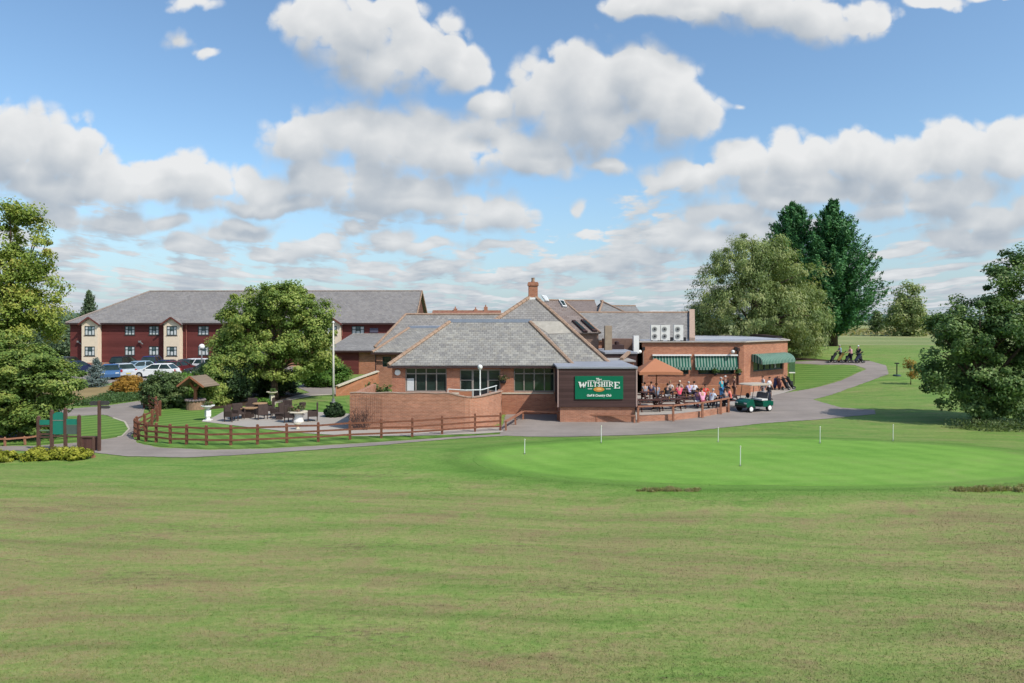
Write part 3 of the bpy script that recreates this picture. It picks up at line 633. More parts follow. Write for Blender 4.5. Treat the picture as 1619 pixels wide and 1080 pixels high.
# ------------------------------------------------------------------ helpers for buildings
def window(parent, x0, x1, z0, z1, y, nx_=3, split=None, fr=FRAME, gl=GLASS, fw=0.07, depth=0.10, sill=None, nrow=1, label=None):
    """window in a wall that faces -Y: frame proud of a pane set back"""
    mb = MB(); yf = y-0.03
    mb.box(x0, yf, z0, x1, y+depth, z0+fw); mb.box(x0, yf, z1-fw, x1, y+depth, z1)
    mb.box(x0, yf-0.002, z0, x0+fw, y+depth, z1); mb.box(x1-fw, yf-0.002, z0, x1, y+depth, z1)
    for i in range(1, nx_): xm = x0+(x1-x0)*i/nx_; mb.box(xm-fw/2, yf+0.004, z0+0.01, xm+fw/2, y+depth, z1-0.01)
    zs = [] if split is None else [split]
    zs += [z0+(z1-z0)*k/nrow for k in range(1, nrow)]
    for zz in zs: mb.box(x0+0.01, yf+0.008, zz-fw/2, x1-0.01, y+depth, zz+fw/2)
    o = mb.build('window', fr, parent)
    if label: o['label'] = label
    g = MB(); g.box(x0+fw*0.7, y+0.02, z0+fw*0.7, x1-fw*0.7, y+0.04, z1-fw*0.7); g.build('pane', gl, o)
    if sill: s = MB(); s.box(x0-0.08, y-0.09, z0-0.09, x1+0.08, y-0.002, z0-0.003); s.build('sill', sill, o)
    return o
def wall_with_openings(mb, x0, x1, z0, z1, y, th, ops, m=0):
    """wall facing -Y between x0 and x1 with rectangular openings (xa,xb,za,zb), as butted blocks"""
    xs = sorted(set([x0, x1]+[a for o in ops for a in o[:2]]))
    for a, b in zip(xs[:-1], xs[1:]):
        cuts = sorted((o[2], o[3]) for o in ops if o[0] <= a+1e-6 and o[1] >= b-1e-6); z = z0
        for c0, c1 in cuts:
            if c0 > z: mb.box(a, y, z, b, y+th, c0, m)
            z = c1
        if z < z1: mb.box(a, y, z, b, y+th, z1, m)
def ridges(parent, mat, lines, r=0.13):
    for pts in lines:
        mb = MB(); ridge_line(mb, pts, r); mb.build('ridge', mat, parent)
def ridge_line(mb, pts, r=0.13, m=0):
    for a, b in zip(pts[:-1], pts[1:]):
        a = Vector(a); b = Vector(b); n = max(1, int((b-a).length/0.42))
        for i in range(n):
            p = a.lerp(b, i/n); q = a.lerp(b, (i+1.04)/n); mb.path([p, q], [r*1.05, r*0.92], 7, m)
def hit(px, py, p0, n):
    """where the sight line through a photo point meets the plane of a built roof"""
    o = Vector((0, 0, CAM_Z)); d = P(px, py, 1.0)-o; p0 = Vector(p0); n = Vector(n)
    return o+d*((p0-o).dot(n)/d.dot(n))

# ------------------------------------------------------------------ clubhouse
club = thing('clubhouse', (0, 50, 0), 'long low red brick clubhouse with hipped slate roofs, chimney and dark timber end block', 'clubhouse')
# front block A
YA = 44.45
W1 = (-6.95, -4.25, 1.48, 3.05); D1 = (-3.4, -0.75, 1.15, 2.95); W2 = (0.12, 2.78, 1.48, 3.05)
mb = MB(); wall_with_openings(mb, -7.8, 6.1, 0, 3.22, YA, 0.3, [W1, D1, W2]); mb.box(-7.8, YA+0.3, 0, -7.5, 56, 3.22); mb.box(5.8, YA+0.3, 0, 6.1, 56, 3.22)
mb.build('wall', BRICK, club)
win = window(club, *W1, YA+0.12, 4, 2.66, FRAME, sill=STONE); m2 = MB(); m2.box(W1[0]+0.1, YA+0.105, 1.55, W1[0]+0.55, YA+0.135, 2.35); m2.build('curtain', CURT, win)
window(club, *W2, YA+0.12, 4, 2.66, FRAME, sill=STONE)
dr = MB()
for xa, xb in ((D1[0], D1[0]+0.07), (-2.63, -2.5), (-1.62, -1.5), (D1[1]-0.07, D1[1])): dr.box(xa, YA+0.09, 1.15, xb, YA+0.2, 2.95)
dr.box(D1[0]+0.003, YA+0.093, 2.86, D1[1]-0.003, YA+0.2, 2.953); dr.box(D1[0]+0.07, YA+0.095, 1.5, -2.63, YA+0.2, 1.58); dr.box(-1.5, YA+0.095, 1.5, D1[1]-0.07, YA+0.2, 1.58)
dr.box(D1[0]+0.07, YA+0.096, 2.2, -2.63, YA+0.19, 2.26); dr.box(-1.5, YA+0.096, 2.2, D1[1]-0.07, YA+0.19, 2.26)
dr.box(-2.1, YA+0.094, 1.2, -2.02, YA+0.19, 2.86)
d0 = dr.build('door', FRAME, club); d0['label'] = 'glazed double door with grey brown side lights'
g = MB(); g.box(D1[0]+0.05, YA+0.14, 1.58, D1[1]-0.05, YA+0.16, 2.86); g.build('pane', GLASS, d0)
g = MB(); g.box(-2.5, YA+0.12, 1.16, -1.62, YA+0.135, 1.66); g.build('kick_panel', BLACK, d0)
for xa, xb in ((D1[0], -2.63), (-1.5, D1[1])):
    g = MB(); g.box(xa, YA+0.06, 1.15, xb, YA+0.28, 1.5); g.build('dwarf_wall', BRICKO, club)
for xa, xb in ((-7.8, -3.45), (-0.7, 2.7)):
    s = MB(); s.box(xa, YA-0.05, 1.35, xb, YA-0.003, 1.44); s.build('plinth_course', STONE, club)
EA = 3.22; yE = 44.15
A = [(-8.0, yE, EA), (3.95, yE, EA), (1.27, 48.2, 6.0), (-4.4, 48.2, 6.0)]
rb = MB(); rb.slab(A, 0.12); rb.slab([(-8.0, yE, EA), (-4.4, 48.2, 6.0), (-4.4, 54, 6.0), (-8.0, 58, EA)], 0.12); rb.slab([(3.95, yE, EA), (3.95, 52, EA), (1.27, 52, 6.0), (1.27, 48.2, 6.0)], 0.12)
rA = rb.build('roof', SLATE, club); rA['label'] = 'lichened slate hip roof over the long front windows'
ridges(rA, RIDGE, [[(-8.0, yE, EA+0.03), (-4.4, 48.2, 6.02)], [(3.95, yE, EA+0.03), (1.27, 48.2, 6.02)]], 0.14)
ld = MB(); ld.box(-4.5, 48.15, 5.98, 1.35, 54, 6.22); ld.build('lead_upstand', LEAD, rA)
gt = MB(); gt.box(-8.05, yE-0.09, EA-0.17, 4.05, yE-0.003, EA-0.06); gt.box(-8.0, yE, EA-0.18, 4.05, YA-0.002, EA-0.12); gt.build('gutter', FASCIA, club)
# pyramid roof with chimney
AP = Vector((1.61, 52, 8.05)); E1 = Vector((6.58, 46, 3.2)); E0 = Vector((-5.5, 46.0, 3.2))
E2 = Vector((6.58, 58, 3.2)); E3 = Vector((-5.5, 58, 3.2))
rb = MB(); rb.slab([E0, E1, AP], 0.12); rb.slab([E1, E2, AP], 0.12); rb.slab([E0, E3, AP], 0.12); rb.slab([E3, E2, AP], 0.12)
rP = rb.build('roof', SLATE2, club); rP['label'] = 'steep pyramid roof under the chimney'
ridges(rP, RIDGE, [[E1, AP], [E0, AP]], 0.165)
nP = (E1-E0).cross(AP-E0).normalized()
nP = nP if nP.z > 0 else -nP
mb = MB(); mb.face([hit(x, y, E0, nP)+nP*0.02 for x, y in ((838, 508), (886, 508.5), (903.5, 527), (867, 528))]); mb.build('pale_slate_band', PALESLATE, rP)
mb = MB(); mb.face([hit(x, y, E0, nP)+nP*0.02 for x, y in ((867, 529), (903.5, 528), (959, 574.5), (905, 576.5))]); mb.build('lower_slates', SLATE, rP)
gt = MB(); gt.box(3.9, 45.88, 3.0, 6.62, 45.99, 3.16); gt.build('gutter', FASCIA, club)
ch = MB(); ch.box(1.25, 51.65, 7.5, 1.95, 52.35, 8.75); ch.box(1.19, 51.59, 8.75, 2.01, 52.41, 8.95); ch.box(1.23, 51.63, 8.95, 1.97, 52.37, 9.03)
c0 = ch.build('chimney', BRICK, rP); po = MB(); po.lathe((1.6, 52, 9.03), [(0.14, 0), (0.16, 0.05), (0.12, 0.1), (0.12, 0.28), (0.15, 0.33), (0.1, 0.34)], 12); po.build('chimney_pot', RIDGE, c0)
mb = MB(); mb.box(1.18, 51.58, 7.62, 2.02, 52.42, 7.86); mb.build('flashing', WHITE, c0)
# brown hip behind with rooflights
R0 = P(862, 474.5, 60); R1 = P(891, 475, 60); Q1 = P(949, 526, 55.5); Q0 = Vector((1.0, 55.5, Q1.z))
rb = MB(); rb.slab([Q0, Q1, R1, R0], 0.12); Q2 = Vector((Q1.x, 66, Q1.z)); rb.slab([Q1, Q2, Vector((R1.x, 62, R1.z)), R1], 0.12)
rB = rb.build('roof', SLATE3, club); rB['label'] = 'brown tiled hip with rooflights beside the chimney'
ridges(rB, RIDGE, [[R0, R1], [R1, Q1]], 0.095)
nB = (Q1-Q0).cross(R1-Q0).normalized(); nB = nB if nB.z > 0 else -nB
def rooflight(pts, mat, mat2):
    q = [hit(x, y, Q0, nB) for x, y in pts]; mb = MB(); mb.prism([p+nB*0.01 for p in q], nB*0.14); o = mb.build('rooflight', mat, rB)
    c = sum(q, Vector())/4; mb = MB(); mb.prism([c+(p-c)*0.72+nB*0.152 for p in q], nB*0.02); mb.build('pane', mat2, o)
rooflight(((856, 468.5), (864, 470), (868.5, 478), (862, 477)), WHITE, CURT)
rooflight(((883.5, 475.7), (891, 476.6), (896.5, 487), (890, 486)), WHITE, GLASS)
rooflight(((904, 508), (909, 508), (929, 526), (923, 526)), FASCIA, GLASS)
rooflight(((918, 507), (924, 507), (944, 525), (938, 525)), FASCIA, GLASS)
mb = MB(); mb.box(2.0, 55.8, 0, Q1.x-0.1, 65, Q1.z-0.1); mb.build('wall', mpaint('brown_brick_far', (0.22, 0.15, 0.12), 0.9, 0.25, 6), club)
# left hips
B0 = Vector((-12.3, 60, 3.32)); B1 = Vector((-9.64, 64, 5.4)); B2 = Vector((-4.6, 64, 5.4)); B3 = Vector((-4.6, 60, 3.32))
rb = MB(); rb.slab([B0, B3, B2, B1], 0.12); rb.slab([B0, B1, (-9.64, 72, 5.4), (-12.3, 76, 3.32)], 0.12)
rL = rb.build('roof', SLATE, club); rL['label'] = 'slate hip set back left of the front block'
rd = MB(); ridge_line(rd, [B0, B1], 0.13); rd.build('ridge', RIDGE, rL)
mb = MB(); mb.box(-9.7, 63.95, 5.36, -4.6, 69, 5.56); mb.build('lead_upstand', LEAD, rL)
C0 = Vector((-13.4, 66.5, 3.5)); C1 = Vector((-10.9, 70, 6.72)); C2 = Vector((1.0, 70, 6.72)); C3 = Vector((1.0, 66.5, 3.5))
rb = MB(); rb.slab([C0, C3, C2, C1], 0.12); rb.slab([C0, C1, (-13.4, 74, 3.5)], 0.12); rb.slab([C1, C2, (1.0, 74, 3.5), (-13.4, 74, 3.5)], 0.12)
rC = rb.build('roof', SLATE2, club); rC['label'] = 'grey slate hip furthest back on the left'
ridges(rC, RIDGE, [[C0, C1], [C1, C2]], 0.13)
WL = (-11.45, -10.7, 2.0, 2.9)
mb = MB(); wall_with_openings(mb, -12.0, -6.0, 0, 3.3, 60.4, 0.3, [WL]); mb.box(-12.0, 60.7, 0, -11.7, 74, 3.3); mb.build('wall', BRICK2, club)
window(club, *WL, 60.5, 1, None, DFRAME)
gt = MB(); gt.box(-12.4, 59.86, 3.12, -4.6, 59.98, 3.26); gt.tube((-12.05, 60.32, 0), (-12.05, 60.32, 3.2), 0.05); gt.build('gutter', FASCIA, club)
# long slate roof on the right with brick end gable
D0 = Vector((6.0, 64, 4.3)); Dr0 = Vector((6.0, 70, 6.9)); Dr1 = Vector((18.2, 70, 6.9)); D1_ = Vector((16.62, 64, 4.3))
rb = MB(); rb.slab([D0, D1_, Dr1, Dr0], 0.12); rb.slab([Dr0, Dr1, (19.75, 76, 4.3), (6, 76, 4.3)], 0.12)
rD = rb.build('roof', SLATE2, club); rD['label'] = 'long straight slate roof behind the flat bar wing'
rd = MB(); ridge_line(rd, [Dr0, Dr1], 0.12); rd.build('ridge', RIDGE, rD)
mb = MB(); mb.prism([(16.58, 63.8, 0), (19.78, 76.2, 0), (19.78, 76.2, 4.6), (18.2, 70.0, 7.25), (16.58, 63.8, 4.5)], (0.5, -0.1, 0)); mb.build('gable_wall', mpaint('gable_pinkish', (0.40, 0.28, 0.21), 0.9, 0.2, 6), club)
mb = MB(); mb.box(6.5, 64.3, 0, 16.6, 64.6, 4.1); mb.build('wall', BRICK2, club)
# odd flat roofs between the blocks
mb = MB(); mb.box(7.45, 54.6, 2.5, 8.0, 55.2, P(0, 515, 54.6).z); mb.build('pier', mpaint('pier_stone', (0.32, 0.25, 0.18), 0.9, 0.2), club)
mb = MB(); mb.box(7.9, 58, 0, 10.4, 60, P(0, 536, 58).z); mb.build('plant_screen', mpaint('plant_screen_brown', (0.17, 0.10, 0.075), 0.8, 0.25), club)
mb = MB(); mb.box(7.0, 51, 0, 9.3, 57.8, 3.62); mb.build('link_block', FASCIA, club)
mb = MB(); mb.box(6.95, 50.9, 3.622, 9.36, 57.8, 3.74); mb.build('flat_roof', FELT, club)
mb = MB(); mb.box(6.63, 47.8, 0, 8.55, 50.8, 3.22); mb.build('link_block', BRICK2, club)
mb = MB(); mb.box(6.62, 47.5, 3.23, 8.62, 50.85, 3.33); mb.build('flat_roof', mpaint('pale_felt', (0.34,0.32,0.3), 0.8, 0.2), club)
mb = MB(); mb.beam((7.7, 48.0, 3.42), (8.7, 50.8, 3.75), 0.24, 0.18); mb.build('roof_hip', RIDGE, club)
mb = MB(); mb.box(10.02, 56.2, 3.4, 10.46, 56.75, 4.85); mb.build('duct', WHITE, club)
mb = MB(); mb.box(8.1, 56.0, 3.742, 9.2, 57.2, 4.1); mb.lathe((8.7, 56.6, 4.1), [(0.2, 0), (0.2, 0.25), (0.05, 0.3)], 12); mb.build('roof_vent', FASCIA, club)
# bar wing: flat roof, chamfered corner
ZB = 4.28
BP = [(10.55, 57.0), (19.35, 57.0), (24.95, 61.8), (29.2, 79.0), (10.55, 79.0)]
barw = MB(); WN = [(12.2, 14.75, 1.62, 2.95), (15.55, 18.55, 1.62, 2.95)]
wall_with_openings(barw, 10.55, 19.35, -0.1, ZB, 57.0, 0.3, WN)
def chamf(mb, a, b, z0, z1, ops, th=0.3):
    a = Vector((*a, 0)); b = Vector((*b, 0)); d = (b-a); L = d.length; d.normalize(); n = Vector((d.y, -d.x, 0))
    sub = MB(); wall_with_openings(sub, 0, L, z0, z1, 0, th, ops)
    mb.add([a+d*v[0]-n*v[1]+Vector((0,0,v[2])) for v in sub.v], sub.f)
    return a, d, n, L
ca, cd, cn, cL = chamf(barw, BP[1], BP[2], -0.1, ZB, [(1.5, 6.5, 1.75, 3.0)])
for a, b in ((2, 3), (3, 4), (4, 0)): chamf(barw, BP[a], BP[b], -0.1, ZB, [])
o = barw.build('wall', BRICK, club); o['label'] = 'brick walls of the flat roofed bar wing'
for w in WN: window(club, *w, 57.1, 4, None, DFRAME, sill=None)
# chamfer window
wb = MB(); gl = MB()
def cpt(u, dep, z): return ca+cd*u-cn*dep+Vector((0, 0, z))
def cbox(mb, u0, u1, z0, z1, d0, d1):
    s = MB(); s.box(u0, d0, z0, u1, d1, z1); mb.add([cpt(*(v[0], v[1], v[2])) for v in s.v], s.f)
for k in range(6): cbox(wb, 1.5+k*0.98, 1.6+k*0.98, 1.75, 3.0, 0.06, 0.2)
cbox(wb, 1.503, 6.5, 1.752, 1.85, 0.065, 0.2); cbox(wb, 1.503, 6.5, 2.9, 2.998, 0.065, 0.2)
wo = wb.build('window', DFRAME, club); cbox(gl, 1.55, 6.48, 1.8, 2.95, 0.12, 0.14); gl.build('pane', GLASS, wo)
cbox_m = MB(); cbox(cbox_m, 5.2, 5.32, 1.9, 2.6, 0.05, 0.1); cbox_m.build('curtain', WHITE, wo)
# roof slab, recess and coping
mb = MB(); mb.prism([(x, y, ZB-0.28) for x, y in [(10.85, 57.3), (19.2, 57.3), (24.6, 62.0), (28.8, 78.7), (10.85, 78.7)]], (0, 0, 0.2)); mb.build('flat_roof', FELT, club)
cp = MB()
for i in range(5):
    a = Vector((*BP[i], ZB+0.05)); b = Vector((*BP[(i+1) % 5], ZB+0.05)); d = (b-a).normalized(); cp.beam(a-d*0.1, b+d*0.1, 0.42, 0.094)
cp.build('coping', mpaint('coping_stone', (0.40, 0.35, 0.30), 0.8, 0.12), club)
mb = MB(); mb.box(12.0, 64, ZB-0.075, 26, 77.5, ZB+0.06); mb.build('flat_roof', mpaint('roof_deck_pale', (0.36, 0.38, 0.42), 0.7, 0.12, 0.6), club)
mb = MB(); mb.prism([(26.3, 66.5, ZB-0.07), (27.2, 72, ZB-0.07), (28.4, 77, ZB-0.07), (26.6, 77, ZB-0.07)], (0, 0, 0.35)); mb.build('roof_hatch', FASCIA, club)
mb = MB(); mb.tube((18.85, 56.92, 0), (18.85, 56.92, 3.55), 0.06); mb.box(18.74, 56.8, 3.55, 18.96, 56.998, 3.85); mb.build('drainpipe', FASCIA, club)
mb = MB(); mb.tube((10.95, 56.92, 0), (10.95, 56.92, 3.6), 0.05); mb.build('drainpipe', mpaint('pipe_brown', (0.3, 0.2, 0.15), 0.6, 0.1), club)
for x, y in ((10.6, 56.75), (18.3, 56.75)):
    mb = MB(); mb.beam((x, y+0.2, 3.52), (x, y-0.12, 3.60), 0.05, 0.05); o = mb.build('wall_lamp', BLACK, club)
    m2 = MB(); m2.sphere((x, y-0.2, 3.52), 0.15, 12, 8); m2.build('globe', WHITE, o)
    m2 = MB(); m2.box(x+0.25, y+0.05, 3.62, x+0.47, y+0.24, 3.9); m2.build('floodlight', BLACK, o)
# awnings
def awning(p0, d, n, L, zt, zb, proj, curve=False):
    """p0 wall end, d along wall, n out of the wall"""
    p0 = Vector(p0); d = Vector(d); n = Vector(n); mb = MB(); K = 8 if curve else 1; prof = []
    for k in range(K+1):
        t = k/K
        if curve: prof.append((proj*math.sin(t*1.45), zb+(zt-zb)*math.cos(t*1.45)+0.0))
        else: prof.append((proj*t, zt+(zb-zt)*t))
    prof.append((prof[-1][0]+0.01, prof[-1][1]-0.22))
    for i in range(len(prof)-1):
        a, b = prof[i], prof[i+1]; vs = []
        for (o_, z), u in ((a, 0), (a, L), (b, L), (b, 0)): vs.append(p0+d*u+n*(0.02+o_)+Vector((0,0,z)))
        mb.add(vs, [(0,1,2,3)])
    for u in (0, L):
        mb.add([p0+d*u+n*(0.02+o_)+Vector((0,0,z)) for o_, z in prof]+[p0+d*u+n*0.02+Vector((0,0,prof[-2][1]))], [tuple(range(len(prof)+1))])
    o = mb.build('awning', AWN, club); return o
a1 = awning((11.75, 57, 0), (1,0,0), (0,-1,0), 3.15, 3.15, 2.22, 0.3); a2 = awning((15.25, 57, 0), (1,0,0), (0,-1,0), 3.5, 3.15, 2.22, 0.3)
for xx, L in ((11.7, 3.25), (15.2, 3.6)):
    b = MB(); b.box(xx, 56.8, 3.16, xx+L, 56.995, 3.28); b.build('awning_box', WHITE, a1 if xx < 13 else a2)
a3 = awning(cpt(1.2, 0, 0), cd, cn, 5.6, 3.25, 2.55, 1.0, True); a3['label'] = 'curved green striped awning on the angled corner'
# dark timber end block with the sign
mb = MB(); mb.box(2.9, 41.12, 0, 7.4, 47.0, 0.93); mb.build('plinth_wall', BRICK2, club)
mb = MB(); mb.box(2.8, 41.0, 0.93, 7.43, 47.0, 3.25); o = mb.build('timber_cladding', BROWNWOOD, club)
mb = MB(); mb.box(2.7, 40.92, 3.253, 7.55, 47.2, 3.36); mb.build('flat_roof', FELT, club)
for q in ((7.436, 40.97, 0.93, 7.53, 41.07, 3.25), (2.73, 40.97, 0.93, 2.797, 41.07, 3.25), (7.436, 41.073, 3.06, 7.50, 47, 3.25)):
    mb = MB(); mb.box(*q); mb.build('corner_trim', mpaint('corner_trim_pink', (0.36, 0.25, 0.22), 0.7, 0.1), club)

# ------------------------------------------------------------------ club sign
YS = 40.995
sg = thing('name_sign', (4.97, YS, 1.45), 'large green sign with white lettering on dark timber wall', 'sign')
sx0, sx1, sz0, sz1 = 3.78, 6.67, 1.41, 2.80
mb = MB(); mb.box(sx0, YS-0.06, sz0, sx1, YS-0.004, sz1); mb.build('board', GREENP, sg, bevel=0.008)
LET = mpaint('letter_cream', (0.74, 0.74, 0.68), 0.5, 0.04)
def strokes(mb, ch, x, z, w, hh, y, t=None):
    """serif capitals from bars"""
    t = t or w*0.24; s = t*0.55; yb = y-0.03
    def bar(x0, z0, x1, z1): mb.box(x+min(x0, x1), yb, z+min(z0, z1), x+max(x0, x1), y, z+max(z0, z1))
    def dia(a, b, th): mb.beam((x+a[0], y-0.0152, z+a[1]), (x+b[0], y-0.0152, z+b[1]), 0.03, th, up=(0, 0, 1)) if False else mb.prism([(x+a[0]-th/2, y, z+a[1]), (x+a[0]+th/2, y, z+a[1]), (x+b[0]+th/2, y, z+b[1]), (x+b[0]-th/2, y, z+b[1])], (0, -0.031, 0))
    sf = hh*0.09; e = w*0.12
    def stem(cx_): bar(cx_-t/2, sf, cx_+t/2, hh-sf); bar(cx_-t/2-e, 0, cx_+t/2+e, sf); bar(cx_-t/2-e, hh-sf, cx_+t/2+e, hh)
    if ch == 'I': stem(w/2)
    elif ch == 'L': stem(w*0.3); bar(w*0.3+t/2+e, 0, w*0.95, sf*1.2); bar(w*0.95-s, sf*1.2, w*0.95, hh*0.32)
    elif ch == 'T': stem(w/2); bar(0, hh-sf, w/2-t/2-e, hh); bar(w/2+t/2+e, hh-sf, w, hh); bar(0, hh*0.68, s, hh-sf); bar(w-s, hh*0.68, w, hh-sf)
    elif ch == 'H': stem(w*0.2); stem(w*0.8); bar(w*0.2+t/2, hh*0.46, w*0.8-t/2, hh*0.56)
    elif ch == 'E': stem(w*0.28); bar(w*0.28+t/2+e, 0, w, sf*1.2); bar(w*0.28+t/2+e, hh-sf*1.2, w*0.95, hh); bar(w*0.28+t/2, hh*0.45, w*0.75, hh*0.55); bar(w-s, sf*1.2, w, hh*0.3); bar(w*0.95-s, hh*0.72, w*0.95, hh-sf*1.2)
    elif ch == 'R':
        stem(w*0.25); bar(w*0.25+t/2+e, hh-sf*1.2, w*0.75, hh); bar(w*0.25+t/2, hh*0.46, w*0.75, hh*0.56); bar(w*0.72, hh*0.52, w*0.72+t, hh*0.95); dia((w*0.5, hh*0.46), (w*0.92, 0), t); 
    elif ch == 'S':
        bar(w*0.1, hh*0.88, w*0.85, hh); bar(w*0.1, 0, w*0.85, hh*0.12); bar(0.02*w, hh*0.56, w*0.02+t, hh*0.92); bar(w*0.92-t, hh*0.08, w*0.92, hh*0.48); dia((w*0.17, hh*0.62), (w*0.78, hh*0.40), t*1.3); bar(w*0.9-s, hh*0.7, w*0.9, hh*0.88); bar(w*0.02, hh*0.12, w*0.02+s, hh*0.3)
    elif ch == 'W':
        dia((w*0.1, hh), (w*0.3, 0), t*0.95); dia((w*0.5, hh*0.95), (w*0.3, 0), t*0.55); dia((w*0.5, hh*0.95), (w*0.7, 0), t*0.95); dia((w*0.92, hh), (w*0.7, 0), t*0.55)
        bar(-w*0.06, hh-sf, w*0.26, hh+0.001); bar(w*0.78, hh-sf, w*1.04, hh+0.001)
yl = YS-0.061; lt = MB()
ux = (sx1-sx0)/820.0; 
def SX(zx): return sx0+(zx-310)*ux
def SZ(zy): return sz1-(zy-160)*(sz1-sz0)/405.0
zb_, zt_ = SZ(345), SZ(258)
strokes(lt, 'W', SX(372), SZ(366), 138*ux, SZ(262)-SZ(366), yl)
xs_ = [516, 560, 625, 690, 752, 835, 882, 940]
for ch_, x0_, w_ in (('I', 518, 34), ('L', 560, 58), ('T', 622, 62), ('S', 694, 50), ('H', 752, 74), ('I', 834, 34), ('R', 876, 82)): strokes(lt, ch_, SX(x0_), zb_, w_*ux, zt_-zb_, yl, 0.062)
strokes(lt, 'E', SX(966), SZ(376), 106*ux, SZ(262)-SZ(376), yl)
lo = lt.build('lettering', LET, sg)
for a, b, y0, y1 in ((522, 650, 246, 239), (778, 905, 246, 239), (525, 600, 388, 379), (832, 915, 388, 379)):
    mb = MB(); mb.box(SX(a), yl-0.02, SZ(y0), SX(b), yl, SZ(y1)); mb.build('rule', LET, sg)
def text(body, x, z, size, shear, mat, parent, name, bold=0.0, sx=1.0):
    cu = bpy.data.curves.new('t', 'FONT'); cu.body = body; cu.size = size; cu.align_x = 'CENTER'; cu.shear = shear; cu.extrude = 0.012; cu.offset = bold
    to = bpy.data.objects.new('t', cu); COL.objects.link(to); dg = bpy.context.evaluated_depsgraph_get()
    me = bpy.data.meshes.new_from_object(to.evaluated_get(dg)); bpy.data.objects.remove(to)
    me.transform(Matrix.Translation(Vector((x, yl-0.012, z))-rootloc(parent)) @ Matrix.Rotation(math.radians(90), 4, 'X') @ Matrix.Scale(sx, 4, (1,0,0)))
    me.materials.clear(); me.materials.append(mat); o = bpy.data.objects.new(name, me); COL.objects.link(o); o.parent = parent; return o
text('The', SX(716), SZ(244), 0.235, 0.0, LET, sg, 'lettering', 0.008, 0.95)
text('Golf & Country Club', SX(716), SZ(515), 0.185, 0.25, LET, sg, 'lettering', 0.006, 0.93)
em = MB(); em.lathe((SX(716), yl-0.001, SZ(392)), [(0.33, -0.022), (0.33, 0.0)], 24, 0, 'y'); 
em.v = [(v[0], v[1], SZ(392)+(v[2]-SZ(392))*0.42) for v in em.v]; em.build('emblem', GOLD, sg)
em = MB(); em.lathe((SX(716), yl-0.024, SZ(390)), [(0.17, -0.01), (0.17, 0.0)], 16, 0, 'y'); em.v = [(v[0], v[1], SZ(390)+(v[2]-SZ(390))*0.4) for v in em.v]; em.build('emblem', mpaint('emblem_light', (0.75, 0.42, 0.14), 0.5, 0.3, 30), sg)

# ------------------------------------------------------------------ terrace retaining wall, ramp wall
tw = thing('terrace_wall', (-4.6, 38.3, 0), 'tall red brick terrace wall curving below the front windows', 'wall')
mb = MB(); pts = []
N_ = 30
for i in range(N_+1):
    t = i/N_; x = -9.08+t*(8.42); y = 38.2
    if x > -2.7: y = 38.2+((x+2.7)/2.05)**2*2.6
    zt = 2.05+0.02*math.sin(i)
    if x > -3.6: zt = 2.05-0.27*math.sin(min(1, (x+3.6)/2.9)*math.pi)**1.3+0.12*max(0, (x+1.6)/0.94)*-1.4
    pts.append((x, y, zt))
for (x0, y0, a), (x1, y1, b) in zip(pts[:-1], pts[1:]):
    mb.add([(x0,y0,0),(x1,y1,0),(x1,y1+0.25,0),(x0,y0+0.25,0),(x0,y0,a),(x1,y1,b),(x1,y1+0.25,b),(x0,y0+0.25,a)], [(4,5,6,7),(0,1,5,4),(2,3,7,6)])
mb.box(-9.08, 38.45, 0, -8.83, YA-0.05, 2.0); mb.build('brickwork', BRICK2, tw)
cp = MB()
for a, b in zip(pts[:-1], pts[1:]): cp.beam((a[0], a[1]+0.125, a[2]+0.035), (b[0], b[1]+0.125, b[2]+0.035), 0.29, 0.045)
cp.build('coping', mpaint('brick_coping', (0.36, 0.25, 0.19), 0.9, 0.25, 7), tw)
mb = MB(); mb.prism([(x, y+0.26, 0.85) for x, y, _ in pts]+[(pts[-1][0], YA-0.1, 0.85), (-8.82, YA-0.1, 0.85)], (0, 0, 0.2)); mb.build('deck', PAVE, tw)
mb = MB(); mb.box(-0.9, 40.75, 0, -0.66, YA-0.05, 1.65); mb.build('end_wall', BRICK2, tw)
hr = MB(); hr.path([(-3.6, 38.32, 2.28), (-2.6, 38.35, 2.22), (-1.7, 38.8, 2.2), (-0.9, 40.2, 2.3)], [0.03]*4, 8)
for q in ((-3.6, 38.32, 2.28), (-2.2, 38.5, 2.2), (-0.95, 40.1, 2.29)): hr.tube((q[0], q[1], q[2]-0.45), q, 0.025)
hr.build('handrail', CURT, tw)
rw = MB(); q = [P(531, 626, 55), P(596, 620, 58), P(596, 588, 58), P(562, 600, 56.5), P(531, 612, 55)]
q[0].z = 0; q[1].z = 0
rw.prism(q, (0.1, 0.3, 0)); o = rw.build('ramp_wall', BRICKO, origin=(-13, 56, 0)); tag(o, 'low brick wall with sloping top climbing to the clubhouse', 'wall')
cpw = MB()
for a, b in ((q[4], q[3]), (q[3], q[2])): cpw.beam(a+Vector((0.05, 0.12, 0.05)), b+Vector((0.05, 0.12, 0.05)), 0.42, 0.09)
cpw.build('coping', STONE, o)

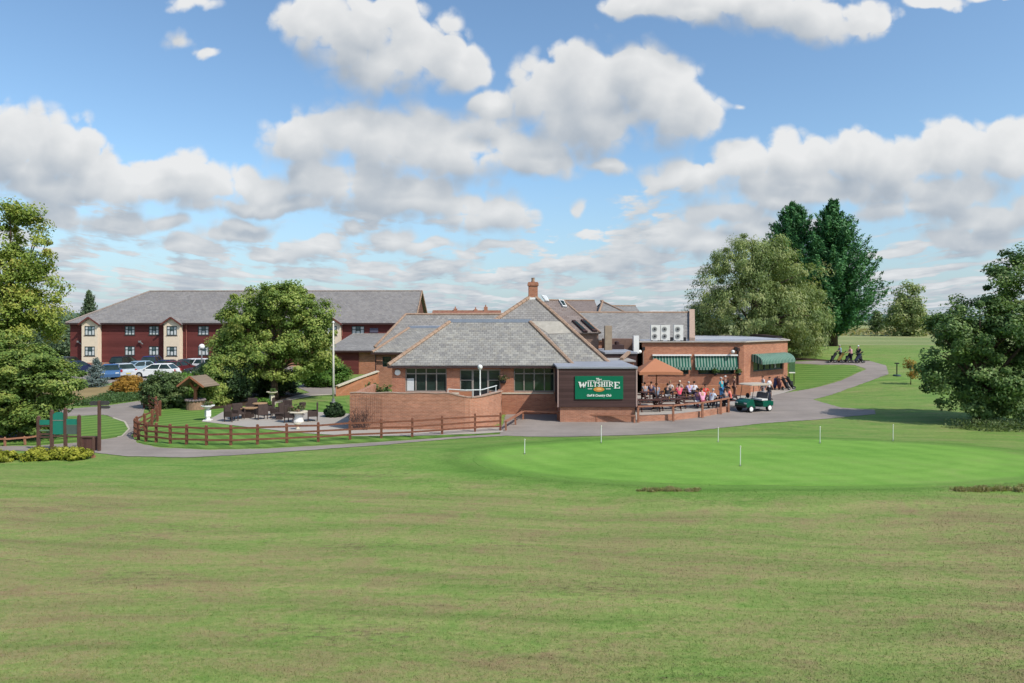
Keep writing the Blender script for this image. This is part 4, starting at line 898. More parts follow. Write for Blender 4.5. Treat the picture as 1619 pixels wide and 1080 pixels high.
# ------------------------------------------------------------------ hotel
YH = 90.0; s12 = F/YH
def hx(px): return (px-CX)/s12
def hz_(py): return CAM_Z-(py-HOR)/s12
hotel = thing('hotel', (-36, 95, 0), 'two storey hotel block with dark red boarding, cream bays and wide grey roof', 'hotel')
HX0, HX1, HE = hx(111), hx(653), hz_(510.5)
cols = [(197, 213), (235, 251), (313, 330), (372, 388), (410, 426), (470, 486), (556, 576)]; rows = [(515.5, 530), (547.5, 562)]
ops = [(hx(a), hx(b), hz_(r1), hz_(r0)) for a, b in cols for r0, r1 in rows]
mb = MB(); wall_with_openings(mb, HX0, HX1, 0.55, HE, YH, 0.3, ops); mb.box(HX0, YH+0.3, 0.55, HX0+0.3, 104, HE); mb.box(HX1-0.3, YH+0.3, 0.55, HX1, 104, HE); mb.box(HX0+0.3, 103.7, 0.55, HX1-0.3, 104, HE)
mb.build('wall', REDWOOD, hotel)
mb = MB(); mb.box(HX0-0.05, YH-0.05, -0.2, HX1+0.05, 104.05, 0.55); mb.build('plinth_wall', BRICK2, hotel)
def hwin(a, b, r0, r1, y):
    o = window(hotel, a, b, r1, r0, y+0.06, 3, r1+(r0-r1)*0.62, DFRAME, GLASSH, 0.075, 0.12, FASCIA)
    m2 = MB(); c = (a+b)/2; w = (b-a)/3
    m2.box(a+0.1, y+0.072, r1+0.1, a+w-0.06, y+0.078, r0-0.12); m2.box(b-w+0.06, y+0.072, r1+0.1, b-0.1, y+0.078, r0-0.12); m2.box(c-w/2+0.06, y+0.072, r1+0.1, c+w/2-0.06, y+0.078, r1+(r0-r1)*0.45); m2.build('curtain', CURT, o)
for a, b in cols:
    for r0, r1 in rows: hwin(hx(a), hx(b), hz_(r0), hz_(r1), YH)
HR = 10.2; YR = 97.0
rx0, rx1 = HX0-0.3, HX1+0.35; ye0, ye1 = YH-0.45, 104.45
rr0 = (hx(0)*0+(237-CX)*YR/F, YR, HR); rr1 = ((667-CX)*YR/F, YR, HR+0.04)
rb = MB(); rb.slab([(rx0, ye0, HE), (rx1, ye0, HE), rr1, rr0], 0.15); rb.slab([(rx0, ye1, HE), rr0, rr1, (rx1, ye1, HE)], 0.15); rb.slab([(rx0, ye0, HE), rr0, (rx0, ye1, HE)], 0.15)
rH = rb.build('roof', HOTROOF, hotel)
ridges(rH, mpaint('ridge_grey', (0.26, 0.21, 0.18), 0.85, 0.25, 4), [[rr0, rr1], [(rx0, ye0, HE+0.02), rr0]], 0.13)
mb = MB(); mb.beam((rx1+0.02, ye0, HE-0.02), (rr1[0]+0.05, YR, HR), 0.12, 0.3); mb.beam((rx1+0.02, ye1, HE-0.02), (rr1[0]+0.05, YR, HR), 0.12, 0.3); mb.build('verge', RIDGE, rH)
mb = MB(); mb.prism([(HX1-0.25, YH+0.2, HE), (HX1-0.25, 103.8, HE), (HX1-0.25, YR, HR-0.25)], (0.2, 0, 0)); mb.build('gable_wall', mboards('gable_boards', (0.16, 0.075, 0.055), 0.16, 0.2, 0.6), hotel)
gt = MB(); gt.box(rx0-0.02, ye0-0.12, HE-0.22, rx1, ye0-0.003, HE-0.05); gt.box(rx0, ye0, HE-0.2, rx1, YH-0.002, HE-0.17); gt.build('gutter', FASCIA, hotel)
for a, b in ((135.5, 160.5), (264, 289), (514, 540)):
    x0, x1 = hx(a), hx(b); xm = (x0+x1)/2; yb = YH-0.85; ap = hz_(502.5)
    w0 = (x0+0.3, x1-0.3)
    ops = [(xm-0.68, xm+0.68, hz_(r1)-0.02, hz_(r0)) for r0, r1 in rows]
    mb = MB(); wall_with_openings(mb, x0, x1, 0.55, HE-0.05, yb, 0.25, ops); mb.prism([(x0, yb, HE-0.05), (x1, yb, HE-0.05), (xm, yb, ap-0.1)], (0, 0.25, 0))
    mb.box(x0, yb+0.25, 0.55, x0+0.2, YH-0.003, HE-0.05); mb.box(x1-0.2, yb+0.25, 0.55, x1, YH-0.003, HE-0.05)
    bay = mb.build('bay', CREAM, hotel)
    mb = MB(); mb.box(x0-0.02, yb-0.02, -0.2, x1+0.02, YH-0.06, 0.547); mb.build('bay_base', BRICK2, bay)
    for r0, r1 in rows: hwin(xm-0.68, xm+0.68, hz_(r0), hz_(r1)-0.02, yb)
    yt = YH+1.6
    mb = MB(); mb.slab([(x0-0.3, yb-0.3, HE-0.2), (xm, yb-0.3, ap+0.08), (xm, yt, ap+0.08), (x0-0.3, yt, HE-0.2)], 0.12); mb.slab([(x1+0.3, yb-0.3, HE-0.2), (xm, yb-0.3, ap+0.08), (xm, yt, ap+0.08), (x1+0.3, yt, HE-0.2)], 0.12); mb.build('bay_roof', HOTROOF, bay)
    mb = MB(); mb.beam((x0-0.32, yb-0.32, HE-0.24), (xm, yb-0.32, ap+0.05), 0.06, 0.2); mb.beam((x1+0.32, yb-0.32, HE-0.24), (xm, yb-0.32, ap+0.05), 0.06, 0.2); mb.build('bargeboard', mpaint('bargeboard_red', (0.13, 0.04, 0.03), 0.6, 0.2), bay)
mb = MB(); mb.tube((hx(295), YH-0.07, 0.6), (hx(295), YH-0.07, HE-0.2), 0.07); mb.tube((hx(541.5), YH-0.07, 4), (hx(541.5), YH-0.07, HE-0.2), 0.07); mb.build('drainpipe', mpaint('pipe_red', (0.25, 0.09, 0.07), 0.5, 0.15), hotel)
for px, py in ((125, 540), (222, 540), (262, 548)):
    mb = MB(); mb.box(hx(px)-0.1, YH-0.35, hz_(py)-0.12, hx(px)+0.1, YH-0.003, hz_(py)+0.12); mb.beam((hx(px)+0.1, YH-0.2, hz_(py)-0.1), (hx(px)+0.5, YH-0.3, hz_(py)-0.35), 0.1, 0.1); mb.build('wall_lamp', GREY, hotel)
# lean-to at the right end
lx0, lx1 = (524-CX)*77/F, -12.6; zt, ze = hz_(527), CAM_Z-(553-HOR)*77/F
rb = MB(); rb.slab([(lx0-0.6, 76.6, ze-0.06), (lx1, 76.6, ze-0.06), (lx1, YH-0.02, zt), (lx0-0.6, YH-0.02, zt)], 0.15); o = rb.build('roof', SLATE2, hotel); o['label'] = 'low lean-to roof at the right end of the hotel'
mb = MB(); mb.box(lx0, 77.1, -0.1, lx1-0.1, YH-0.06, ze-0.2); mb.build('wall', BRICK, hotel)
mb = MB(); mb.box(lx0, 77.0, 0, (567-CX)*77/F, 77.09, ze-0.25); mb.build('garage_door', REDWOOD, hotel)
mb = MB(); mb.box(lx0-0.6, 76.45, ze-0.26, lx1, 76.59, ze-0.08); mb.build('gutter', FASCIA, hotel)
mb = MB(); mb.box(hx(585), YH-0.12, hz_(527)+0.1, hx(598), YH-0.003, HE-0.7); mb.build('notice_panel', mpaint('panel_slate_blue', (0.10, 0.09, 0.13), 0.6, 0.1), hotel)

# far roofs behind the clubhouse
def far_house(name, label, Y, x0p, x1p, ridge, eave, mat, depth, hipR=0.0, hipL=0.0, chim=()):
    x0, x1 = (x0p-CX)*Y/F, (x1p-CX)*Y/F; zr = CAM_Z-(ridge-HOR)*Y/F; ze_ = max(2.5, CAM_Z-(eave-HOR)*(Y-depth)/F)
    t = thing(name, ((x0+x1)/2, Y, 0), label, 'house')
    mb = MB(); mb.slab([(x0, Y-depth, ze_), (x1, Y-depth, ze_), (x1-hipR, Y, zr), (x0+hipL, Y, zr)], 0.15); mb.slab([(x0, Y+depth, ze_), (x1, Y+depth, ze_), (x1-hipR, Y, zr), (x0+hipL, Y, zr)], 0.15)
    if hipR: mb.slab([(x1, Y-depth, ze_), (x1, Y+depth, ze_), (x1-hipR, Y, zr)], 0.15)
    if hipL: mb.slab([(x0, Y-depth, ze_), (x0, Y+depth, ze_), (x0+hipL, Y, zr)], 0.15)
    r = mb.build('roof', mat, t)
    ridges(r, RIDGE, [[(x0+hipL, Y, zr+0.03), (x1-hipR, Y, zr+0.03)]]+([[(x1-hipR, Y, zr+0.03), (x1, Y-depth, ze_)]] if hipR else [])+([[(x0+hipL, Y, zr+0.03), (x0, Y-depth, ze_)]] if hipL else []))
    mb = MB(); mb.box(x0+0.3, Y-depth+0.4, 0, x1-0.3, Y+depth-0.4, ze_-0.1); 
    if not hipR: mb.prism([(x1-0.5, Y-depth+0.4, ze_-0.1), (x1-0.5, Y+depth-0.4, ze_-0.1), (x1-0.5, Y, zr-0.25)], (0.2, 0, 0))
    if not hipL: mb.prism([(x0+0.3, Y-depth+0.4, ze_-0.1), (x0+0.3, Y+depth-0.4, ze_-0.1), (x0+0.3, Y, zr-0.25)], (0.2, 0, 0))
    mb.build('wall', BRICK2, t)
    for cp_, hh in chim:
        c = (cp_-CX)*Y/F; mb = MB(); mb.box(c-0.4, Y-0.3, zr-0.6, c+0.4, Y+0.3, zr+hh); mb.lathe((c, Y, zr+hh), [(0.15, 0), (0.12, 0.45)], 8); mb.build('chimney', BRICK2, r)
far_house('house', 'distant red tiled roof left of the tall clubhouse chimney', 150, 684, 792, 491.5, 505, REDTILE, 5, 0, 0, ((720, 0.5), (752, 0.35), (768, 0.9)))
far_house('house', 'low grey roof peeping out right of the red tiled roof', 125, 742, 800, 496, 505, SLATE2, 5)
far_house('house', 'brown tiled roof behind the clubhouse rooflights', 92, 885, 940, 475.5, 500, SLATE3, 7)
far_house('house', 'grey hipped roof with orange hip tiles behind the brown roof', 90, 934, 986, 476, 500, SLATE2, 7, 3.0, 1.6)
far_house('house', 'small pale grey roof at the right end of the back roofs', 100, 968, 1005, 484, 497, SLATE2, 5)
# ------------------------------------------------------------------ fences
def fence(name, label, pts, hgt, rails, mat, pw=0.11, rw=0.09, top=False):
    o = thing(name, pts[0], label, 'fence'); tops = []
    for i, p in enumerate(pts):
        mb = MB(); j = random.uniform(-0.03, 0.03)
        mb.beam(p-Vector((0,0,0.1)), p+Vector((j*0.6, j, hgt+j*0.5)), pw, pw); 
        if not top: mb.lathe((p.x+j*0.6, p.y+j, p.z+hgt+j*0.5-0.002), [(pw*0.62, 0), (pw*0.3, 0.04)], 4)
        mb.build('post', mat, o)
    for k, rz in enumerate(rails):
        for i, (a, b) in enumerate(zip(pts[:-1], pts[1:])):
            mb = MB(); j = random.uniform(-0.02, 0.02); dd = (b-a).normalized(); off = Vector((dd.y, -dd.x, 0))*(pw*0.55 if not top else 0)
            if top: mb.beam(a+Vector((0,0,hgt+0.04))-dd*0.06, b+Vector((0,0,hgt+0.04))+dd*0.06, 0.16, 0.075)
            else: mb.beam(a+off+Vector((0,0,rz+j))-dd*0.05, b+off+Vector((0,0,rz-j))+dd*0.05, 0.035, rw)
            mb.build('rail', mat, o)
    return o
fp = [(228,645.5),(237,647.5),(246,651),(253,658),(249,667),(240,675),(229,682),(217,687.5),(213.5,691.5),(219,696),(231,698.5),(247,700),(269.4,702),(295,703.2),(326.7,704.5),(365,704.5),(407,703.4),(453.8,701),(503.3,699),(553.5,695.6),(603,693.2),(651.6,691.5),(699,687.5),(751,683.5),(791,681.5)]
fence('garden_fence', 'red brown three rail fence curving round the striped garden lawn', GP(*fp), 0.98, (0.28, 0.56, 0.86), FENCE)
fence('handrail', 'low wooden handrail in front of the brick wall left of the dark timber block', GP((800,681),(815,672),(827,663.5),(882,665.0)), 0.48, (0,), RAILW, 0.1, top=True)
fence('handrail', 'low wooden handrail along the foot of the dark timber block', GP((884.5,666.6),(943,667.6),(1003,669.2)), 0.40, (0,), RAILW, 0.1, top=True)
fence('terrace_rail', 'wooden rail on posts along the edge of the crowded terrace', GP((1009,668.5),(1064.5,666.5),(1110.5,661),(1139.5,655.5),(1152,652.5)), 0.93, (0,), RAILW, 0.12, top=True)
tp = GP((1009,667.2),(1064.5,665.2),(1110.5,659.8),(1150,652.0))
mb = MB()
for a, b in zip(tp[:-1], tp[1:]): mb.beam(a+Vector((0,0.12,0.17)), b+Vector((0,0.12,0.17)), 0.2, 0.42)
o = mb.build('terrace_kerb_wall', BRICK2, origin=tp[0]); tag(o, 'knee high brick wall edging the crowded terrace', 'wall')
def one_rail(label, pts): fence('low_rail_fence', label, pts, 0.42, (0.36,), RAILW, 0.08, 0.08)
one_rail('low single rail fence left of the green board posts beside the tarmac painted dark as shade', GP((-30,706),(8,705.5),(40,703.5),(62,700)))
one_rail('low single rail fence seen through the legs of the green boards', GP((80,697.5),(103,694.5),(124,692.5)))

# ------------------------------------------------------------------ notice boards lower left
bb = G(93, 713); sb = thing('board_stand', bb, 'stand of four posts holding green boards, the middle one tall and arched', 'sign board')
s_ = bb.y/F
def bx_(px): return (px-CX)*s_
def bz(py): return CAM_Z-(py-HOR)*s_
WP = mpaint('post_brown', (0.105, 0.055, 0.042), 0.7, 0.25, 5)
for px, top in ((61, 660), (82, 650.5), (103.5, 647.5), (125, 658.5)):
    mb = MB(); mb.box(bx_(px)-0.06, bb.y-0.06, -0.1, bx_(px)+0.06, bb.y+0.06, bz(top)); mb.lathe((bx_(px), bb.y, bz(top)), [(0.07, 0), (0.075, 0.04), (0.02, 0.09)], 8); mb.build('post', WP, sb)
mb = MB(); ar = [(bx_(83.2), bz(686.5)), (bx_(102.4), bz(686.5))]+[(bx_(92.8)+(bx_(102.4)-bx_(92.8))*math.cos(t), bz(658)+(bz(651.5)-bz(658))*math.sin(t)) for t in np.linspace(0, math.pi, 14)]
mb.prism([(x, bb.y-0.03, z) for x, z in ar], (0, 0.05, 0)); ob = mb.build('board', TEAL, sb); ob['label'] = 'tall arched green board'
mb = MB(); mb.box(bx_(83.2), bb.y-0.045, bz(665), bx_(102.4), bb.y-0.031, bz(664)); mb.build('batten', FRAME, ob)
for x0, x1, y0, y1, mt in ((62.8, 80.3, 664, 671.5, TEAL), (62.8, 80.3, 672.3, 674.3, WP), (62.8, 80.3, 679.5, 681.5, mpaint('slat_green', (0.13,0.2,0.12),0.7,0.2)), (62.8, 80.3, 685, 687.5, WP), (62.8, 80.3, 690, 692, WP), (105.3, 123.2, 662.5, 671.5, TEAL), (105.3, 123.2, 672, 686.5, mpaint('board_slate_green', (0.085, 0.115, 0.10), 0.6, 0.15)), (105.3, 123.2, 689, 691, WP), (84, 102, 688.5, 690.5, WP)):
    mb = MB(); mb.box(bx_(x0), bb.y-0.03, bz(y1), bx_(x1), bb.y+0.01, bz(y0)); mb.build('board' if y1-y0 > 5 else 'slat', mt, sb)
pb = G(157, 713.5); fpz = thing('finger_post', pb, 'brown finger post with two grey direction arms by the path fork', 'signpost')
sp_ = pb.y/F
def q_(px, py): return ((px-CX)*sp_, CAM_Z-(py-HOR)*sp_)
x, zt = q_(157, 633.5); mb = MB(); mb.box(x-0.055, pb.y-0.055, -0.1, x+0.055, pb.y+0.055, zt); mb.build('post', WP, fpz)
DG = mpaint('arm_dark_grey', (0.06, 0.055, 0.055), 0.6, 0.2)
for (xa, xb, ya, yb) in ((144, 155, 634.5, 641), (159, 171, 634, 640.5), (159.5, 172, 641.5, 646)):
    a = q_(xa, ya); b = q_(xb, yb); mb = MB(); d = 0.1 if xa < 157 else -0.0
    tip = (a[0]-0.08, (a[1]+b[1])/2) if xa < 157 else (b[0]+0.08, (a[1]+b[1])/2)
    poly = [(a[0], b[1]), (b[0], b[1]), (b[0], a[1]), (a[0], a[1])]
    poly = poly[:1]+poly[1:]+([tip] if xa < 157 else [])
    if xa > 157: poly = [(a[0], b[1]), (b[0], b[1]), tip, (b[0], a[1]), (a[0], a[1])]
    mb.prism([(u, pb.y-0.02, w) for u, w in poly], (0, 0.04, 0)); mb.build('arm', DG, fpz)
nb = G(143, 712.5); nbx = thing('notice_box', nb, 'brown wooden box board between the green boards and finger post', 'notice board'); s3 = nb.y/F
def q3(px, py): return ((px-CX)*s3, CAM_Z-(py-HOR)*s3)
a = q3(127.5, 711); b = q3(153.5, 691.5); mb = MB(); mb.box(a[0], nb.y-0.05, a[1], b[0], nb.y+0.05, b[1]); mb.build('panel', mboards('box_boards', (0.105, 0.05, 0.042), 0.12, 0.2, 0.6, True), nbx)
mb = MB(); mb.box(a[0]-0.04, nb.y-0.1, b[1], b[0]+0.04, nb.y+0.08, b[1]+0.05); mb.build('cap', WP, nbx)
for px in (130.5, 150.5):
    x = q3(px, 0)[0]; mb = MB(); mb.box(x-0.04, nb.y-0.1, -0.1, x+0.04, nb.y-0.053, b[1]-0.03); mb.build('leg', WP, nbx)
kb = G(147.5, 723.5); mb = MB(); mb.box(kb.x-0.035, kb.y-0.035, -0.05, kb.x+0.035, kb.y+0.035, 0.85); mb.lathe((kb.x, kb.y, 0.85), [(0.05, 0), (0.05, 0.03), (0.01, 0.05)], 8); mb.box(kb.x-0.07, kb.y-0.06, -0.03, kb.x+0.07, kb.y+0.06, 0.1, 1); o = mb.build('marker_post', [WP, RAILW], origin=kb); tag(o, 'short dark marker post with pale foot in front of the notice box', 'post')

# ------------------------------------------------------------------ flagpole, lamp posts, well, urns, pots
fb = G(527, 637); fl = thing('flagpole', fb, 'tall white flagpole without a flag beside the clipped round bush', 'flagpole')
zt = CAM_Z-(511-HOR)*fb.y/F
mb = MB(); mb.path([fb, fb+Vector((0,0,3)), Vector((fb.x, fb.y, zt))], [0.078, 0.065, 0.042], 12); mb.build('pole', mpaint('pole_cream', (0.62, 0.58, 0.50), 0.5, 0.08), fl, smooth=True)
mb = MB(); mb.sphere((fb.x, fb.y, zt+0.06), 0.09, 10, 6); mb.build('finial', WHITE, fl); mb = MB(); mb.lathe(fb, [(0.2, 0), (0.2, 0.08), (0.12, 0.1), (0.12, 0.3)], 12); mb.build('base', GREY, fl)
mb = MB(); mb.tube(fb+Vector((0.09, -0.02, 0.9)), (fb.x+0.06, fb.y-0.02, zt-0.15), 0.008, 0.008, 5); mb.build('halyard', WHITE, fl)
def lamp_post(p, zt, label, r=0.05, gr=0.17, mat=WHITE):
    t = thing('lamp_post', p, label, 'lamp post'); mb = MB(); mb.path([p, (p[0], p[1], zt-gr*1.6)], [r*1.2, r], 10); mb.build('post', mat, t)
    mb = MB(); mb.lathe((p[0], p[1], zt-gr*1.7), [(r, 0), (gr*0.7, gr*0.3), (gr*0.75, gr*0.45)], 12); c = mb.build('collar', mat, t)
    mb = MB(); mb.sphere((p[0], p[1], zt-gr*0.6), gr, 14, 9); mb.build('globe', WHITE, t, smooth=True); return t
lp_y = 38.9; lx = (759-CX)*lp_y/F
lamp_post(Vector((lx, lp_y, 1.05)), CAM_Z-(578-HOR)*lp_y/F, 'slim white lamp post with globe standing before the glazed door', 0.035, 0.14)
q = G(319, 590); lamp_post(q, CAM_Z-(545.5-HOR)*q.y/F, 'grey lamp post with white globe beside the parked cars', 0.07, 0.32, GREY)
mb = MB(); c = Vector(((628.5-CX)*44.4/F, 44.45, CAM_Z-(589-HOR)*44.4/F)); mb.lathe(c, [(0.17, -0.1), (0.2, -0.02), (0.2, 0.1)], 16, 0, 'y'); mb.box(c.x-0.06, c.y+0.02, c.z-0.3, c.x+0.06, c.y+0.14, c.z-0.1); o = mb.build('bulkhead_light', WHITE, club)

wb_ = G(309, 647.5); wl = thing('wishing_well', wb_, 'ornamental wishing well with stone ring and little pitched timber roof', 'wishing well')
WS = mpaint('well_stone', (0.27, 0.17, 0.11), 0.9, 0.4, 7); WR = mboards('well_roof_boards', (0.20, 0.155, 0.115), 0.12, 0.25, 0.6)
mb = MB(); mb.lathe(wb_, [(0.60, 0), (0.58, 0.62), (0.52, 0.62)], 20); mb.build('stone_ring', WS, wl)
mb = MB()
for k in range(18):
    a = 2*math.pi*k/18; mb.sphere(wb_+Vector((0.58*math.cos(a), 0.58*math.sin(a), 0.66)), 0.12, 7, 5, 0, (1, 1, 0.75))
mb.build('rim_stones', mpaint('rim_grey', (0.16, 0.13, 0.13), 0.9, 0.3, 5), wl)
YW = mpaint('well_post', (0.30, 0.125, 0.065), 0.8, 0.2, 5)
mb = MB(); mb.beam(wb_+Vector((0,0,0.5)), wb_+Vector((0,0,1.55)), 0.17, 0.17); mb.beam(wb_+Vector((0,0,1.3)), wb_+Vector((-0.42,0,1.92)), 0.12, 0.13); mb.beam(wb_+Vector((0,0,1.3)), wb_+Vector((0.42,0,1.92)), 0.12, 0.13); mb.build('post', YW, wl)
mb = MB(); A_ = wb_+Vector((-0.05,-0.75,2.35)); dy = Vector((0.45,1.5,0)); mb.slab([A_, A_+dy, A_+dy+Vector((0.98,0,-0.72)), A_+Vector((0.98,0,-0.72))], 0.07); mb.slab([A_, A_+dy, A_+dy+Vector((-0.85,0,-0.66)), A_+Vector((-0.85,0,-0.66))], 0.07); mb.build('roof', WR, wl)
mb = MB(); mb.beam(A_+Vector((0,-0.02,-0.03)), A_+Vector((0.98,-0.02,-0.75)), 0.05, 0.12); mb.beam(A_+Vector((0,-0.02,-0.03)), A_+Vector((-0.85,-0.02,-0.69)), 0.05, 0.12); mb.build('bargeboard', YW, wl)
FLW = mleaf('flower_mix', (0.04, 0.07, 0.03), (0.12, 0.14, 0.05), (0.36, 0.14, 0.14), 0.2); FLG = mleaf('planter_leaf', (0.03, 0.06, 0.02), (0.07, 0.13, 0.03), (0.16, 0.22, 0.06), 0.25)
def plant_on(parent, c, r, hh, mat, n=500, leaf=0.05):
    me, _ = crown([(c[0], c[1], c[2]+hh*0.5, r, r, hh*0.6)], 24, n//24, r*0.4, leaf, mat, shell=0.6, name='plant'); return add_mesh_child('plant', me, parent)
def urn(px, py, hp, label, mat, fl_=FLW, w=1.0):
    b = G(px, py); s = hp*b.y/F; t = thing('stone_urn', b, label, 'urn')
    mb = MB(); mb.box(b.x-0.22*w, b.y-0.22*w, b.z, b.x+0.22*w, b.y+0.22*w, b.z+0.08); mb.lathe(b+Vector((0,0,0.08)), [(0.15*w, 0), (0.13*w, s*0.16), (0.2*w, s*0.2), (0.2*w, s*0.6)], 4); mb.build('pedestal', mat, t)
    mb = MB(); mb.lathe(b+Vector((0,0,0.082+s*0.6)), [(0.12*w, 0), (0.1*w, 0.05), (0.3*w, s*0.22), (0.4*w, s*0.26), (0.4*w, s*0.31), (0.3*w, s*0.3)], 16); mb.build('bowl', mat, t)
    plant_on(t, (0, 0, 0.07+s*0.88), 0.3*w, 0.28, fl_); return t
urn(328.5, 665.5, 25, 'pale stone urn with pink flowers at the left tip of the patio', WHITE)
urn(430, 640, 21, 'yellowish stone urn in front of the garden tree trunk', STONE, FLG)
for px, lab in ((642, 'blue glazed flower pot by the terrace wall, left one of the two'), (693.5, 'blue glazed flower pot by the terrace wall, right one of the two')):
    b = G(px, 675.5); t = thing('flower_pot', b+Vector((0,0,0.035)), lab, 'flower pot'); mb = MB(); mb.lathe(b+Vector((0,0,0.035)), [(0.17, 0), (0.24, 0.3), (0.26, 0.3), (0.26, 0.36), (0.2, 0.33)], 16); mb.build('pot', BLUEP, t); plant_on(t, (0,0,0.33), 0.24, 0.22, FLG, 300)
for px, py, Y, lab, w in ((611, 617, 44.0, 'dark leafy plant in a pot left of the front windows', 0.4), (600, 619, 44.2, 'small yellow flowering pot by the left corner of the clubhouse', 0.2)):
    p = P(px, py, Y); p.z = 1.05; t = thing('flower_pot', p, lab, 'flower pot'); mb = MB(); mb.lathe(p, [(w*0.5, 0), (w*0.6, 0.35), (w*0.5, 0.33)], 12); mb.build('pot', TERRA if w < 0.3 else BLACK, t); plant_on(t, (0,0,0.33), w, w*1.6, FLW if w < 0.3 else FLG, 400)
for px, py, Y, lab in ((795.5, 602, 44.25, 'hanging basket on the brick pier right of the glazed door'), (1168, 590, 56.5, 'hanging basket on the bar wing near the drainpipe'), (1131, 590, 56.6, 'dark hanging basket in front of the second awning window')):
    p = P(px, py, Y); t = thing('hanging_basket', p, lab, 'hanging basket'); wy = 44.597 if Y < 50 else 56.997
    mb = MB(); mb.sphere(p-Vector((0,0,0.05)), 0.2, 12, 7, 0, (1,1,0.8)); mb.build('basket', BLACK, t); mb = MB(); mb.beam((p.x, wy, p.z+0.75), (p.x, p.y-0.05, p.z+0.75), 0.03, 0.03); mb.tube((p.x, p.y, p.z+0.1), (p.x, p.y, p.z+0.75), 0.01, 0.01, 5); mb.build('bracket', BLACK, t); plant_on(t, (0,0,-0.05), 0.3, 0.4, FLG if Y > 50 else FLW, 450)
# trellis on the end of the terrace wall
tb = Vector(((580-CX)*38.1/F, 38.1, 0)); tr = thing('trellis', tb, 'rusty wire trellis with a bare climber on the brick terrace wall', 'trellis'); mb = MB()
for k in range(9): mb.tube((tb.x-0.85+k*0.21, 38.12, 0.3), (tb.x-0.85+k*0.21, 38.12, 1.95), 0.006, None, 5)
for k in range(8): mb.tube((tb.x-0.86, 38.1, 0.32+k*0.23), (tb.x+0.84, 38.1, 0.32+k*0.23), 0.005, None, 5)
mb.build('wire', FASCIA, tr); mb = MB()
for k in range(30):
    x = tb.x-0.5+random.uniform(-0.3, 0.5); pts_ = [Vector((x, 38.06, 0.05))]
    for j in range(5): pts_.append(pts_[-1]+Vector((random.uniform(-0.22, 0.25), random.uniform(-0.02, 0.01), random.uniform(0.08, 0.38))))
    mb.path(pts_, [0.016, 0.014, 0.012, 0.01, 0.008, 0.005], 5)
mb.build('stem', mpaint('dead_stem', (0.075, 0.045, 0.04), 0.9, 0.3), tr)

# ------------------------------------------------------------------ rattan patio set
def chair(px, py, rz, label, hb=0.95):
    p = G(px, py)+Vector((0,0,0.035)); t = thing('rattan_chair', p, label, 'chair', 'rattan chairs on the patio', rz)
    def B(name, *bs):
        mb = MB()
        for b in bs: mb.box(*b)
        me = mb.build(name, RATTAN, None, origin=(0,0,0), bevel=0.012); me.parent = t; me.location = (0,0,0)
    B('seat', (-0.28, -0.28, 0.30, 0.28, 0.24, 0.44)); B('backrest', (-0.30, 0.24, 0.28, 0.30, 0.33, hb))
    for s in (-1, 1): B('armrest', (s*0.30-0.045 if s < 0 else 0.285, -0.28, 0.30, s*0.30+0.015 if s < 0 else 0.345, 0.235, 0.64))
    for sx in (-1, 1):
        for sy in (-0.25, 0.28): B('leg', (sx*0.28-0.025, sy-0.025, 0, sx*0.28+0.025, sy+0.025, 0.30))
R = math.radians
# backrest is at local +Y
chair(366, 667, R(75), 'rattan chair at the far left of the patio, back to the left')
chair(377, 663.5, R(35), 'rattan chair second from left, beside the low wooden topped table')
chair(398, 653.5, R(10), 'rattan chair behind the low table, nearest the dark hedge')
chair(425, 657.5, R(-80), 'tall backed rattan chair right of the round table near the tree', 1.12)
chair(413, 663.5, R(-140), 'rattan chair turned away in front of the round table')
chair(438, 661.5, R(-100), 'grey brown rattan chair standing alone in the middle of the patio')
chair(452, 657.5, R(0), 'rattan chair facing the lawn behind the stone planter')
chair(460, 668.5, R(85), 'rattan chair just left of the pale stone planter', 1.02)
chair(494, 666.5, R(-75), 'tall rattan chair right of the pale stone planter', 1.1)
def table(px, py, label, r, top, base, round_=True, hgt=0.72):
    p = G(px, py)+Vector((0,0,0.035)); t = thing('patio_table', p, label, 'table')
    mb = MB()
    if round_: mb.lathe(p+Vector((0,0,hgt-0.05)), [(r, 0), (r+0.02, 0.02), (r, 0.05)], 20)
    else: mb.box(p.x-r, p.y-r*0.7, p.z+hgt-0.05, p.x+r, p.y+r*0.7, p.z+hgt)
    mb.build('tabletop', top, t)
    mb = MB(); mb.box(p.x-r*0.55, p.y-r*0.5, p.z, p.x+r*0.55, p.y+r*0.5, p.z+hgt-0.052); mb.build('base', base, t); return t
TT = mpaint('oak_top', (0.36, 0.22, 0.12), 0.6, 0.2, 8)
table(392, 661, 'low rattan table with warm wooden top at the left of the patio', 0.55, TT, RATTAN, False, 0.62)
table(411, 655.5, 'round wooden topped table near the tree with a yellow flower', 0.45, TT, RATTAN)
table(442, 664, 'small dark table beside the middle rattan chairs', 0.3, RATTAN, RATTAN, False, 0.4)
pp = G(471, 668)+Vector((0,0,0.035)); t = thing('stone_planter', pp, 'pale stone planter table with mixed plants on the patio', 'planter')
mb = MB(); mb.lathe(pp, [(0.34, 0), (0.34, 0.1), (0.30, 0.12), (0.32, 0.55), (0.36, 0.57)], 16); mb.build('pedestal', WHITE, t)
mb = MB(); mb.lathe(pp+Vector((0,0,0.572)), [(0.58, 0), (0.60, 0.04), (0.56, 0.07)], 20); mb.build('top', STONE, t); plant_on(t, (0,0,0.64), 0.42, 0.35, FLW, 700)
pp = G(478.5, 657)+Vector((0,0,0.035)); t = thing('patio_heater_stand', pp, 'dark slender pedestal vase behind the stone planter', 'vase'); mb = MB(); mb.lathe(pp, [(0.16, 0), (0.06, 0.06), (0.05, 0.55), (0.2, 0.62), (0.22, 0.8), (0.12, 0.82)], 12); mb.build('vase', RATTAN, t); t.name = 'pedestal_vase'
